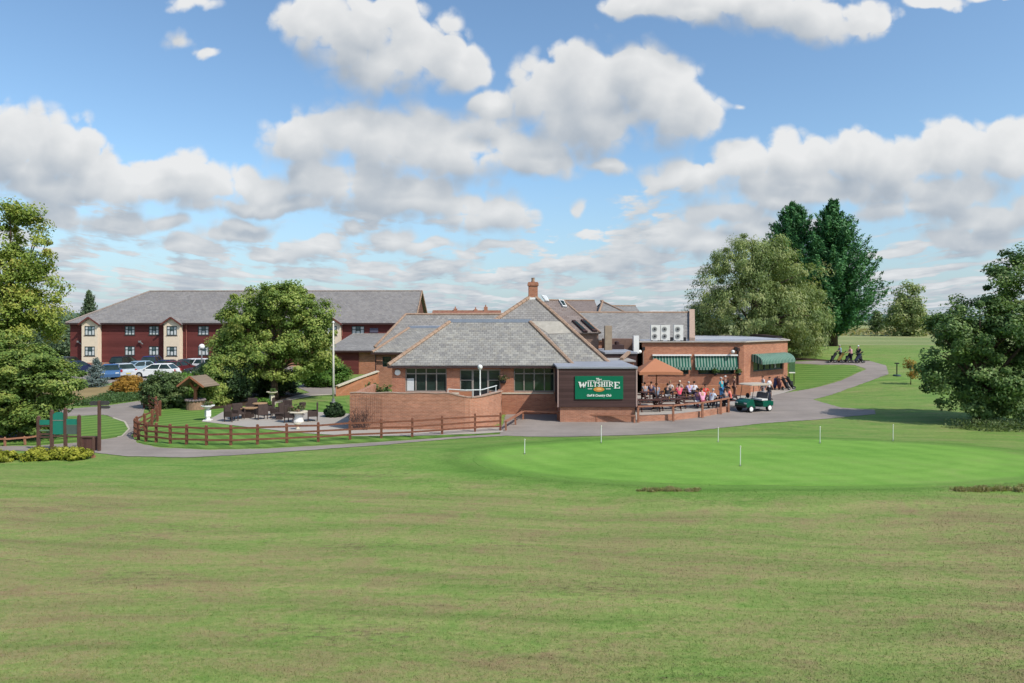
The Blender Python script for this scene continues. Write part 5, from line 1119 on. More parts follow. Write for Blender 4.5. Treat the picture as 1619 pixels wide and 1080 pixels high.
pp = G(470.5, 679.5)+Vector((0,0,0.035)); mb = MB(); mb.lathe(pp, [(0.17, 0), (0.08, 0.07), (0.08, 0.16), (0.2, 0.3), (0.22, 0.36), (0.15, 0.35)], 14); o = mb.build('small_stone_bowl', STONE, origin=pp, smooth=True); tag(o, 'small pale stone bowl at the front edge of the patio', 'bowl')

# ------------------------------------------------------------------ cars
def make_car(px, py, rz, col, label, kind='hatch', L=4.3):
    p = G(px, py)+Vector((0,0,0.02)); t = thing('parked_car', p, label, 'car', 'cars parked in front of the hotel', R(rz))
    hgt = {'hatch': 1.47, 'suv': 1.68, 'estate': 1.5, 'small': 1.48}[kind]; w = 0.9
    paint = mpaint('car_paint_'+'_'.join('%03d' % int(c*999) for c in col), col, 0.25, 0.06, 2, 0.5)
    h2 = L/2; bl = 0.92 if kind != 'suv' else 1.0
    low = [(-h2, 0.30), (-h2+0.03, 0.62), (-h2+0.10, 0.86), (-h2+0.35, bl), (h2-1.35, bl), (h2-0.75, 0.86), (h2-0.18, 0.74), (h2, 0.55), (h2-0.04, 0.28)]
    def arch(cx_):
        return [(cx_+0.36*math.cos(a), 0.30+0.36*math.sin(a)) for a in np.linspace(0, math.pi, 9)]
    fx, rx_ = h2-0.85, -h2+0.80
    under = arch(fx)+arch(rx_)
    prof = low+[(fx+0.36, 0.24)]+arch(fx)+[(fx-0.36, 0.22), (rx_+0.36, 0.22)]+arch(rx_)+[(rx_-0.36, 0.26)]
    def mk(name, mb, mat, par=t, bev=0, sm=False):
        o = mb.build(name, mat, None, origin=(0,0,0), bevel=bev, smooth=sm); o.parent = par; o.location = (0,0,0); return o
    mb = MB(); n = len(prof); ys = [(-w, 0.94), (-w*0.97, 1.0), (0, 1.0), (w*0.97, 1.0), (w, 0.94)]
    ring = []
    for yy, sc in ((-w, 0.0), (-w+0.06, 0.03), (w-0.06, 0.03), (w, 0.0)):
        ring.append([(x*(1 if sc else 0.985), yy, z+(sc if z > 0.5 else 0)) for x, z in prof])
    v = sum(ring, []); f = []
    for i in range(3):
        for j in range(n): a = i*n+j; b = i*n+(j+1) % n; f.append((a, b, b+n, a+n))
    f += [tuple(range(n))[::-1], tuple(3*n+j for j in range(n))]
    mb.add(v, f); body = mk('body', mb, paint)
    # cabin
    r0 = -h2+(0.12 if kind in ('suv', 'estate') else 0.3); r1 = h2-1.2
    t0, t1 = r0+(0.28 if kind in ('suv', 'estate') else 0.55), r1-0.85
    wb2, wt = w-0.05, w-0.25
    cab = [(r0, wb2, bl), (r1, wb2, bl), (t1, wt, hgt-0.05), (t0, wt, hgt-0.03)]
    mb = MB(); mb.add([(x, -y, z) for x, y, z in cab]+[(x, y, z) for x, y, z in cab], [(0,1,2,3), (7,6,5,4), (0,4,5,1), (1,5,6,2), (2,6,7,3), (3,7,4,0)]); mk('window_glass', mb, GLASS)
    mb = MB(); mb.add([(t0-0.06, -wt-0.02, hgt-0.06), (t1+0.06, -wt-0.02, hgt-0.07), (t1+0.06, wt+0.02, hgt-0.07), (t0-0.06, wt+0.02, hgt-0.06), (t0+0.1, -wt+0.12, hgt+0.02), (t1-0.1, -wt+0.12, hgt+0.01), (t1-0.1, wt-0.12, hgt+0.01), (t0+0.1, wt-0.12, hgt+0.02)], [(0,1,5,4),(1,2,6,5),(2,3,7,6),(3,0,4,7),(4,5,6,7),(3,2,1,0)])
    for s in (-1, 1):
        for (xa, xb) in ((r0, t0), ((r0+r1)/2-0.1, (t0+t1)/2-0.1), (r1, t1)):
            mb.beam((xa, s*(wb2+0.005), bl), (xb, s*(wt+0.008), hgt-0.05), 0.07, 0.03, up=(0, s, 0))
    mk('roof', mb, paint)
    for sx in (fx, rx_):
        for s in (-1, 1):
            mb = MB(); mb.lathe((sx, s*(w-0.11), 0.30), [(0.2, -0.1), (0.3, -0.09), (0.31, 0), (0.3, 0.09), (0.2, 0.1)], 16, 0, 'y'); wo_ = mk('wheel', mb, RUB); mb = MB(); mb.lathe((sx, s*(w-0.01), 0.30), [(0.19, -0.012), (0.19, 0.008), (0.06, 0.02)], 12, 0, 'y'); mk('rim', mb, CHROME, wo_)
    for s in (-1, 1):
        mb = MB(); mb.box(h2-0.24, s*0.62-0.16, 0.62, h2-0.06, s*0.62+0.16, 0.75); mk('headlight', mb, CURT)
        mb = MB(); mb.box(-h2-0.005, s*0.72-0.1, 0.66, -h2+0.2, s*0.72+0.1, 0.9); mk('tail_light', mb, mpaint('tail_red', (0.35, 0.02, 0.02), 0.3, 0.1))
        mb = MB(); mb.box(r1-0.35, s*(w+0.06)-0.07, bl+0.02, r1-0.2, s*(w+0.06)+0.07, bl+0.16); mk('mirror', mb, paint)
    mb = MB(); mb.box(-h2-0.03, -0.26, 0.42, -h2-0.002, 0.26, 0.53); mk('number_plate', mb, mpaint('plate_yellow', (0.6, 0.5, 0.1), 0.5, 0.05))
    return t
NAVY = (0.02, 0.028, 0.075); SILV = (0.42, 0.46, 0.50); WHT = (0.75, 0.75, 0.75); BLK = (0.014, 0.015, 0.018); PBL = (0.27, 0.37, 0.45); LBL = (0.05, 0.12, 0.25); DRED = (0.09, 0.010, 0.014); DGRY = (0.05, 0.055, 0.065)
make_car(122, 591, 75, NAVY, 'dark navy car partly hidden left of the blue spruce')
make_car(110, 586, 95, BLK, 'black car at the left end of the parking row', 'suv')
make_car(174.5, 599, -60, LBL, 'blue hatchback with its nose towards the lawn, right of the blue spruce', 'small', 3.9)
make_car(191, 596, 140, SILV, 'silver car between the blue hatchback and the pale blue one')
make_car(199, 585, 88, BLK, 'black car close to the hotel wall behind the silver car', 'suv')
make_car(215.5, 592, -125, PBL, 'pale metallic blue car facing the lawn')
make_car(243, 584, 100, (0.03, 0.035, 0.12), 'dark violet blue car behind the white hatchback', 'suv')
make_car(247.5, 597, 183, WHT, 'white car seen side on in the front of the parking row', 'hatch', 4.5)
make_car(267, 588.5, 95, NAVY, 'navy car just right behind the white side-on car')
make_car(282.5, 591, 80, DRED, 'dark red car in the middle of the row', 'hatch', 4.2)
make_car(292, 588, -90, DGRY, 'dark grey car squeezed between the red and the white estate')
make_car(303.5, 587, 172, WHT, 'white estate car beside the lamp post', 'estate', 4.7)
make_car(326, 594, 175, DGRY, 'dark grey car half hidden by the garden tree')
make_car(73, 600, 160, SILV, 'silver car glimpsed through the left hand tree')

# ------------------------------------------------------------------ roof air conditioners
for px, lab in ((1036.5, 'leftmost of the three white air conditioning units on the flat roof'), (1052, 'middle one of the three white air conditioning units on the flat roof'), (1073, 'rightmost of the three white air conditioning units on the flat roof')):
    Y = 61.0; x = (px-CX)*Y/F; zb = ZB-0.08; zt = CAM_Z-(514-HOR)*Y/F; w = 0.42
    t = thing('air_conditioner', (x, Y, zb), lab, 'air conditioner', 'air conditioning units on the flat roof')
    mb = MB(); mb.box(x-w, Y, zb+0.12, x+w, Y+0.4, zt); mb.build('case', mpaint('ac_case', (0.68, 0.66, 0.60), 0.5, 0.06), t, bevel=0.02)
    for k in (0.27, 0.73):
        c = (x-0.08, Y-0.004, zb+0.12+(zt-zb-0.12)*k); mb = MB(); mb.lathe(c, [(0.22, -0.03), (0.22, 0.0)], 18, 0, 'y'); fo = mb.build('fan_grille', mpaint('grille_grey', (0.26, 0.26, 0.24), 0.5, 0.15), t)
        mb = MB(); mb.lathe((c[0], c[1]-0.032, c[2]), [(0.09, -0.02), (0.09, 0.0)], 12, 0, 'y'); mb.build('fan_hub', BLACK, fo)
    for s in (-1, 1): mb = MB(); mb.box(x+s*0.3-0.05, Y+0.02, zb, x+s*0.3+0.05, Y+0.38, zb+0.118); mb.build('foot', BLACK, t)
    mb = MB(); mb.box(x+w+0.03, Y+0.1, zb+0.05, x+w+0.28, Y+0.3, zb+0.4); mb.build('pipe_box', BLACK, t)

# ------------------------------------------------------------------ parasol
Yp = 47.0; px_c = (1038-CX)*Yp/F; pb_ = Vector((px_c, Yp, 0.05)); t = thing('parasol', pb_, 'large square terracotta parasol over the terrace tables', 'parasol')
zt = CAM_Z-(566.5-HOR)*Yp/F; ze = CAM_Z-(586-HOR)*Yp/F; hw = 1.55
mb = MB(); ap = (px_c-0.1, Yp, zt); cs = [(px_c-hw*0.92, Yp-hw*0.85, ze), (px_c+hw*1.0, Yp-hw*0.75, ze-0.02), (px_c+hw*1.08, Yp+hw*0.8, ze), (px_c-hw*0.85, Yp+hw*0.8, ze)]
for i in range(4):
    a, b = Vector(cs[i]), Vector(cs[(i+1) % 4]); m_ = (a+b)/2+Vector((0,0,0.03))
    mb.face([a, m_, ap]); mb.face([m_, b, ap]); mb.face([a, m_, m_-Vector((0,0,0.2)), a-Vector((0,0,0.2))]); mb.face([m_, b, b-Vector((0,0,0.2)), m_-Vector((0,0,0.2))])
mb.build('canopy', TERRA, t)
mb = MB(); mb.tube(pb_, (px_c, Yp, zt-0.1), 0.04); mb.build('pole', RAILW, t); mb = MB(); mb.lathe(pb_, [(0.35, 0), (0.35, 0.08), (0.08, 0.12), (0.07, 0.3)], 14); mb.build('base', GREY, t)
mb = MB()
for c in cs: mb.beam((px_c, Yp, zt-0.3), (c[0], c[1], c[2]-0.04), 0.03, 0.03)
mb.build('rib', RAILW, t)

# ------------------------------------------------------------------ picnic tables
def picnic(x, y, rz, label):
    t = thing('picnic_table', (x, y, 0.045), label, 'picnic table', 'dark picnic tables on the terrace', R(rz))
    def mk(name, mb):
        o = mb.build(name, PICNIC, None, origin=(0,0,0)); o.parent = t; o.location = (0,0,0)
    mb = MB()
    for k in range(5): mb.box(-0.9, -0.36+k*0.146, 0.71, 0.9, -0.36+k*0.146+0.138, 0.75)
    mk('tabletop', mb)
    for s in (-1, 1):
        mb = MB(); mb.box(-0.9, s*0.72-0.13, 0.42, 0.9, s*0.72-0.005, 0.46); mb.box(-0.9, s*0.72+0.005, 0.42, 0.9, s*0.72+0.13, 0.46); mk('bench', mb)
    for e in (-0.62, 0.62):
        mb = MB(); mb.beam((e, -0.68, 0), (e, -0.22, 0.71), 0.06, 0.1); mb.beam((e, 0.68, 0), (e, 0.22, 0.71), 0.06, 0.1); mb.beam((e+0.06, -0.84, 0.38), (e+0.06, 0.84, 0.38), 0.05, 0.09); mk('frame', mb)
    return t
TB = [(1024, 46.0, 8, 'picnic table nearest the dark timber block'), (1058, 46.6, 4, 'picnic table in the front row left of the second rail post'), (1091, 47.8, 10, 'picnic table at the right end of the front row with glasses'),
      (1031, 51.0, 5, 'picnic table in the back row under the parasol'), (1066, 51.5, 0, 'picnic table in the back row behind the pink shirted guest'), (1094, 52.6, 5, 'picnic table by the low wall below the second awning'), (1122, 48.2, 25, 'picnic table between the pink shirt and the leaning guest'), (1149, 48.6, 20, 'picnic table beside the guests in grey and coral')]
for px, Y, rz, lab in TB: picnic((px-CX)*Y/F, Y, rz, lab)
GLS = mpaint('pint_amber', (0.45, 0.25, 0.08), 0.2, 0.2, spec=0.5)
k = 0
for px, Y, lab in ((1050, 50.8, 'pint glass on the left of the back row table'), (1068, 51.2, 'pint glass in front of the guest in dark clothes'), (1085, 47.7, 'left of two glasses on the right front table'), (1094, 47.8, 'right of two glasses on the right front table'), (1058, 46.4, 'glass on the middle table of the front row')):
    p = Vector(((px-CX)*Y/F, Y, 0.796)); mb = MB(); mb.lathe(p, [(0.03, 0), (0.045, 0.15), (0.04, 0.15)], 10); o = mb.build('pint_glass', GLS, origin=p); tag(o, lab, 'glass', 'drinks on the terrace tables')
p = Vector(((1055-CX)*51.0/F, 51.0-0.1, 0.797)); mb = MB(); mb.box(p.x-0.2, p.y-0.14, p.z, p.x+0.2, p.y+0.14, p.z+0.02); o = mb.build('tray', TT, origin=p); tag(o, 'pale wooden tray on the back row table', 'tray')
# low wall below the windows on the terrace
mb = MB(); mb.box(14.2, 55.2, 0, 19.3, 55.5, 0.85); mb.box(10.6, 55.6, 0, 14.2, 55.9, 0.95); o = mb.build('terrace_back_wall', BRICKO, origin=(15, 55.3, 0)); tag(o, 'low orange brick wall along the back of the terrace below the awnings', 'wall')

# ------------------------------------------------------------------ putting green pins
for px, py, hh, lab in ((829.5, 718.5, 23, 'white hole marker at the far left of the putting green'), (950.5, 701, 27, 'white hole marker at the back of the green in front of the sign block'), (1135.5, 699.5, 22, 'short white hole marker at the back of the green below the golf cart'), (1170.5, 737.5, 31, 'nearest and tallest white hole marker in the middle of the green'), (1296.5, 701.5, 26, 'white hole marker right of the cart at the back of the green'), (1412, 697.5, 25, 'white hole marker furthest right on the green')):
    b = G(px, py)+Vector((0,0,0.05)); hm = hh*b.y/F; t = thing('hole_marker', b, lab, 'hole marker', 'hole markers on the putting green')
    mb = MB(); mb.path([b-Vector((0,0,0.05)), b+Vector((0.005,0,hm*0.9))], [0.015, 0.015], 8); mb.build('stick', WHITE, t)
    mb = MB(); mb.lathe(b+Vector((0.005,0,hm*0.9)), [(0.026, 0), (0.028, hm*0.08), (0.01, hm*0.09)], 10); mb.build('top', mpaint('marker_top', (0.7, 0.66, 0.55), 0.5, 0.1), t)
    mb = MB(); mb.lathe(b+Vector((0,0,0.002)), [(0.06, 0), (0.054, 0.004)], 12); mb.build('cup', BLACK, t)
# small signs on the right
b = G(1418, 594.5); zt = CAM_Z-(575-HOR)*b.y/F; t = thing('tee_marker_post', b, 'dark slim post with small top plate beside the right hand path', 'post'); mb = MB(); mb.tube(b-Vector((0,0,0.05)), (b.x, b.y, zt), 0.05); mb.build('post', BLACK, t); mb = MB(); mb.box(b.x-0.2, b.y-0.05, zt-0.02, b.x+0.2, b.y+0.05, zt+0.08); mb.build('plate', BLACK, t); mb = MB(); mb.lathe(b, [(0.35, 0), (0.3, 0.12), (0.1, 0.14)], 12); mb.build('foot', DFRAME, t)
Yg = 63.5; x0, x1 = (1247.5-CX)*Yg/F, (1257-CX)*Yg/F; z0, z1 = CAM_Z-(590-HOR)*Yg/F, CAM_Z-(567-HOR)*Yg/F
t = thing('course_board', ((x0+x1)/2, Yg, h(x0, Yg)), 'glazed green notice board standing off the angled corner of the bar', 'notice board')
mb = MB(); mb.box(x0, Yg, z0+0.1, x1, Yg+0.08, z1); mb.build('panel', mpaint('board_glass_green', (0.06, 0.13, 0.06), 0.2, 0.3, 4, 0.5), t); mb = MB(); mb.box(x0, Yg-0.03, z0, x1, Yg+0.1, z0+0.097); mb.build('frame', WHITE, t)
for xx in (x0+0.05, x1-0.05): mb = MB(); mb.box(xx-0.03, Yg+0.082, -0.1, xx+0.03, Yg+0.14, z1); mb.build('leg', BLACK, t)

# ------------------------------------------------------------------ golf cart
cc = Vector((16.35, 46.1, h(16.35, 46.1)+0.02)); gc = thing('golf_cart', cc, 'green golf cart with cream canopy parked at the end of the terrace rail', 'golf cart'); gc.rotation_euler = (0, 0, math.atan2(-0.42, -0.9))
def ck(name, mb, mat, par=gc, bev=0.0, sm=False):
    o = mb.build(name, mat, None, origin=(0,0,0), bevel=bev, smooth=sm); o.parent = par; o.location = (0,0,0); return o
mb = MB()   # front cowl: side profile extruded, forward is +X
mb.prism([(0.42, -0.56, 0.30), (1.18, -0.56, 0.34), (1.20, -0.56, 0.55), (1.12, -0.56, 0.70), (0.78, -0.56, 0.86), (0.60, -0.56, 0.88), (0.45, -0.56, 0.42)], (0, 1.12, 0)); ck('cowl', mb, CARTG, bev=0.04)
mb = MB(); mb.prism([(-1.15, -0.58, 0.36), (-0.55, -0.58, 0.30), (-0.25, -0.58, 0.30), (-0.22, -0.58, 0.62), (-0.30, -0.58, 0.70), (-0.9, -0.58, 0.72), (-1.18, -0.58, 0.66)], (0, 1.16, 0)); ck('rear_body', mb, CARTG, bev=0.04)
mb = MB(); mb.box(-0.3, -0.52, 0.24, 0.5, 0.52, 0.30); mb.box(-0.25, -0.60, 0.24, 0.45, -0.53, 0.33); mb.box(-0.25, 0.53, 0.24, 0.45, 0.60, 0.33); ck('floor', mb, GREY)
mb = MB(); mb.box(-0.72, -0.52, 0.722, -0.18, 0.52, 0.84); ck('seat', mb, mpaint('seat_white', (0.62, 0.62, 0.6), 0.5, 0.08), bev=0.03)
mb = MB(); mb.prism([(-0.75, -0.5, 0.84), (-0.66, -0.5, 0.84), (-0.78, -0.5, 1.22), (-0.87, -0.5, 1.22)], (0, 1.0, 0)); ck('backrest', mb, mpaint('seat_grey', (0.10, 0.10, 0.105), 0.6, 0.15), bev=0.02)
mb = MB(); mb.prism([(-1.05, -0.62, 1.74), (0.78, -0.62, 1.77), (0.80, -0.62, 1.81), (0.6, -0.62, 1.87), (-0.9, -0.62, 1.86), (-1.08, -0.62, 1.79)], (0, 1.24, 0)); ck('canopy', mb, BEIGE, bev=0.02)
for s in (-0.54, 0.54):
    mb = MB(); mb.path([(0.72, s, 0.86), (0.62, s, 1.3), (0.55, s, 1.76)], [0.02]*3, 6); ck('strut', mb, BLACK); mb = MB(); mb.path([(-0.95, s, 0.7), (-1.0, s, 1.3), (-0.92, s, 1.76)], [0.02]*3, 6); ck('strut', mb, BLACK)
for x in (0.82, -0.82):
    for s in (-1, 1):
        mb = MB(); mb.lathe((x, s*0.50, 0.23), [(0.12, -0.09), (0.22, -0.08), (0.235, 0), (0.22, 0.08), (0.12, 0.09)], 16, 0, 'y'); w_ = ck('wheel', mb, RUB); mb = MB(); mb.lathe((x, s*0.595, 0.23), [(0.155, -0.015), (0.155, 0.006), (0.05, 0.014)], 14, 0, 'y'); ck('hub_cap', mb, WHITE, w_)
mb = MB(); mb.path([(0.62, -0.25, 0.80), (0.35, -0.25, 1.02)], [0.02, 0.02], 6); mb.lathe((0.33, -0.25, 1.03), [(0.17, -0.015), (0.18, 0), (0.17, 0.015)], 14, 0, 'x'); ck('steering_wheel', mb, BLACK)
for s in (-0.4, 0.4): mb = MB(); mb.box(1.165, s-0.1, 0.56, 1.205, s+0.1, 0.64); ck('headlight', mb, CURT)
mb = MB(); mb.box(1.17, -0.5, 0.30, 1.25, 0.5, 0.42); ck('bumper', mb, BLACK)
def bagmesh(mb1, mb2, base, top, r):
    b = Vector(base); t_ = Vector(top); mb1.path([b, b.lerp(t_, 0.1), b.lerp(t_, 0.8), t_], [r*0.85, r, r*0.95, r*1.1], 12)
    d = (t_-b).normalized()
    for k in range(7):
        a = random.uniform(0, 6.28); o_ = Vector((math.cos(a)*r*0.6, math.sin(a)*r*0.6, 0)); e = t_+o_+d*random.uniform(0.12, 0.3); mb2.tube(t_+o_-d*0.1, e, 0.008, None, 5); mb2.sphere(e, 0.045, 7, 5, 0, (1.2, 0.8, 0.8))
for s, colr in ((-0.27, (0.35, 0.35, 0.36)), (0.27, (0.03, 0.035, 0.06))):
    a_, b_ = MB(), MB(); bagmesh(a_, b_, (-1.12, s, 0.5), (-1.0, s, 1.25), 0.14); tb_ = ck('golf_bag', a_, mpaint('bag_%d' % int(colr[0]*100), colr, 0.6, 0.3, 6)); ck('club_heads', b_, BLACK, tb_)
mb = MB(); mb.box(-1.22, -0.5, 0.42, -1.0, 0.5, 0.5); ck('bag_shelf', mb, BLACK)

# ------------------------------------------------------------------ golf trolleys
def trolley(px, py, rz, col, label, col2=None):
    p = G(px, py)+Vector((0,0,0.022)); t = thing('golf_trolley', p, label, 'golf trolley', None, R(rz))
    def mk(name, mb, mat, par=t):
        o = mb.build(name, mat, None, origin=(0,0,0)); o.parent = par; o.location = (0,0,0); return o
    a_, b_ = MB(), MB(); bagmesh(a_, b_, (0.12, 0, 0.22), (-0.42, 0, 0.98), 0.15); a_.box(-0.25, -0.19, 0.42, 0.02, -0.13, 0.72); g_ = mk('golf_bag', a_, mpaint('bagc_%d_%d' % (col[0]*999, col[2]*999), col, 0.6, 0.3, 6)); mk('club_heads', b_, BLACK, g_)
    mb = MB(); mb.path([(0.2, 0, 0.2), (-0.3, 0.02, 0.75), (-0.75, 0, 0.98)], [0.02]*3, 6); mb.tube((-0.75, -0.15, 0.98), (-0.75, 0.15, 0.98), 0.02); mb.tube((-0.05, -0.32, 0.15), (-0.05, 0.32, 0.15), 0.018); mb.beam((0.2, 0, 0.15), (-0.05, 0, 0.16), 0.03, 0.03); mk('frame', mb, BLACK)
    for x, y, r in ((-0.05, -0.33, 0.15), (-0.05, 0.33, 0.15), (0.38, 0, 0.12)):
        mb = MB(); mb.lathe((x, y, r), [(r*0.5, -0.03), (r, -0.03), (r, 0.03), (r*0.5, 0.03)], 14, 0, 'y'); w_ = mk('wheel', mb, RUB); mb = MB(); mb.lathe((x, y, r), [(r*0.45, -0.035), (r*0.45, 0.035)], 10, 0, 'y'); mk('rim', mb, GREY, w_)
trolley(1251, 615.5, 20, (0.02, 0.02, 0.025), 'black bag on a golf trolley furthest right by the bar corner')
trolley(1243, 617, 30, (0.025, 0.025, 0.03), 'dark golf trolley just left of the corner trolley')
trolley(1232, 617.5, 60, (0.10, 0.04, 0.05), 'maroon bag on a golf trolley near the bar wall')
trolley(1225, 617, 80, (0.03, 0.05, 0.16), 'blue bag on a golf trolley behind the walking man')
trolley(1206, 612.5, 90, (0.06, 0.03, 0.03), 'brown bag on a golf trolley behind the golf cart')
trolley(1316, 573.5, 190, (0.02, 0.025, 0.025), 'dark golf trolley leading the far group of golfers')
trolley(1327, 573.5, 170, (0.45, 0.28, 0.08), 'tan yellow bag on a trolley in the far group')
trolley(1339, 574, 190, (0.02, 0.02, 0.03), 'black golf trolley in front of the far golfer in pink')
trolley(1354, 574.5, 160, (0.05, 0.06, 0.10), 'navy golf trolley in front of the far golfer in black')
trolley(1361, 574, 10, (0.03, 0.03, 0.03), 'dark golf trolley at the right end of the far group')
# ------------------------------------------------------------------ people
def skin_mesh(name, joints, edges, root, sub=1):
    names = list(joints); ix = {n: i for i, n in enumerate(names)}
    me = bpy.data.meshes.new(name); me.from_pydata([joints[n][0] for n in names], [(ix[a], ix[b]) for a, b in edges], [])
    o = bpy.data.objects.new('tmp', me); COL.objects.link(o)
    o.modifiers.new('s', 'SKIN')
    if not me.skin_vertices: raise RuntimeError('no skin layer')
    for n in names:
        d = me.skin_vertices[0].data[ix[n]]; r = joints[n][1]; d.radius = r if isinstance(r, tuple) else (r, r); d.use_root = (n == root)
    sb = o.modifiers.new('b', 'SUBSURF'); sb.levels = sub; sb.render_levels = sub
    dg = bpy.context.evaluated_depsgraph_get(); out = bpy.data.meshes.new_from_object(o.evaluated_get(dg)); bpy.data.objects.remove(o)
    out.name = name
    for p in out.polygons: p.use_smooth = True
    return out
def pose(kind):
    J = {}
    if kind in ('stand', 'walk', 'push', 'drink'):
        pz = 0.93; ph = Vector((0, 0, pz)); lean = Vector((0, 0.06 if kind == 'push' else (0.03 if kind == 'walk' else 0.0), 0))
    else: pz = 0.56; ph = Vector((0, 0, pz)); lean = Vector((0, 0.14 if kind == 'lean' else 0.05, 0))
    ch = ph+Vector((0, 0, 0.36))+lean; nk = ph+Vector((0, 0, 0.54))+lean*1.35; hb = nk+Vector((0, 0.015, 0.09)); hc = hb+Vector((0, 0.025, 0.08)); ht = hb+Vector((0, 0.01, 0.17))
    J['pel'] = (ph, (0.15, 0.11)); J['waist'] = (ph+Vector((0, 0, 0.17))+lean*0.4, (0.135, 0.10)); J['chest'] = (ch, (0.155, 0.115)); J['neck'] = (nk, 0.055); J['hb'] = (hb, 0.06); J['hc'] = (hc, (0.075, 0.092)); J['ht'] = (ht, (0.055, 0.065))
    E = [('pel', 'waist'), ('waist', 'chest'), ('chest', 'neck'), ('neck', 'hb'), ('hb', 'hc'), ('hc', 'ht')]
    for s, n in ((-1, 'l'), (1, 'r')):
        sh = ch+Vector((s*0.185, 0, 0.11)); 
        if kind in ('stand',): el = sh+Vector((s*0.05, -0.03, -0.29)); wr = el+Vector((-s*0.01, 0.09, -0.24))
        elif kind == 'drink':
            el = sh+Vector((s*0.06, 0.02, -0.28)); wr = el+(Vector((-0.06, 0.2, 0.10)) if s > 0 else Vector((0.02, 0.06, -0.24)))
        elif kind == 'walk': el = sh+Vector((s*0.05, -s*0.12, -0.26)); wr = el+Vector((0, 0.04-s*0.05, -0.23))
        elif kind == 'push': el = sh+Vector((s*0.05, 0.12, -0.25)); wr = el+Vector((-s*0.06, 0.22, -0.04))
        else: el = sh+Vector((s*0.06, 0.16, -0.24)); wr = el+Vector((-s*0.10, 0.22, 0.02))
        J['sh'+n] = (sh, 0.062); J['el'+n] = (el, 0.042); J['wr'+n] = (wr, 0.028)
        d = (wr-el).normalized(); J['pa'+n] = (wr+d*0.075, (0.040, 0.022))
        E += [('chest', 'sh'+n), ('sh'+n, 'el'+n), ('el'+n, 'wr'+n), ('wr'+n, 'pa'+n)]
        hp = ph+Vector((s*0.095, 0, -0.05))
        if kind in ('stand', 'push', 'drink'): kn = hp+Vector((s*0.02, 0.02, -0.40)); an = kn+Vector((s*0.01, -0.03, -0.40))
        elif kind == 'walk': kn = hp+Vector((0, 0.05+s*0.16, -0.39)); an = kn+Vector((0, -0.10+s*0.06, -0.385))
        else: kn = hp+Vector((s*0.05, 0.40, 0.02)); an = kn+Vector((0, 0.0 if s > 0 else -0.08, -0.42))
        toe = an+Vector((s*0.02, 0.15, -0.045)); toe.z = max(0.03, toe.z)
        J['hp'+n] = (hp, 0.085); J['kn'+n] = (kn, 0.058); J['an'+n] = (an, 0.038); J['to'+n] = (toe, 0.03)
        E += [('pel', 'hp'+n), ('hp'+n, 'kn'+n), ('kn'+n, 'an'+n), ('an'+n, 'to'+n)]
    return J, E
def bm_append(me, mb, mi):
    bm = bmesh.new(); bm.from_mesh(me)
    vs = [bm.verts.new(v) for v in mb.v]
    for f in mb.f:
        fc = bm.faces.new([vs[i] for i in f]); fc.material_index = mi; fc.smooth = True
    bm.to_mesh(me); bm.free()
_proto = {}
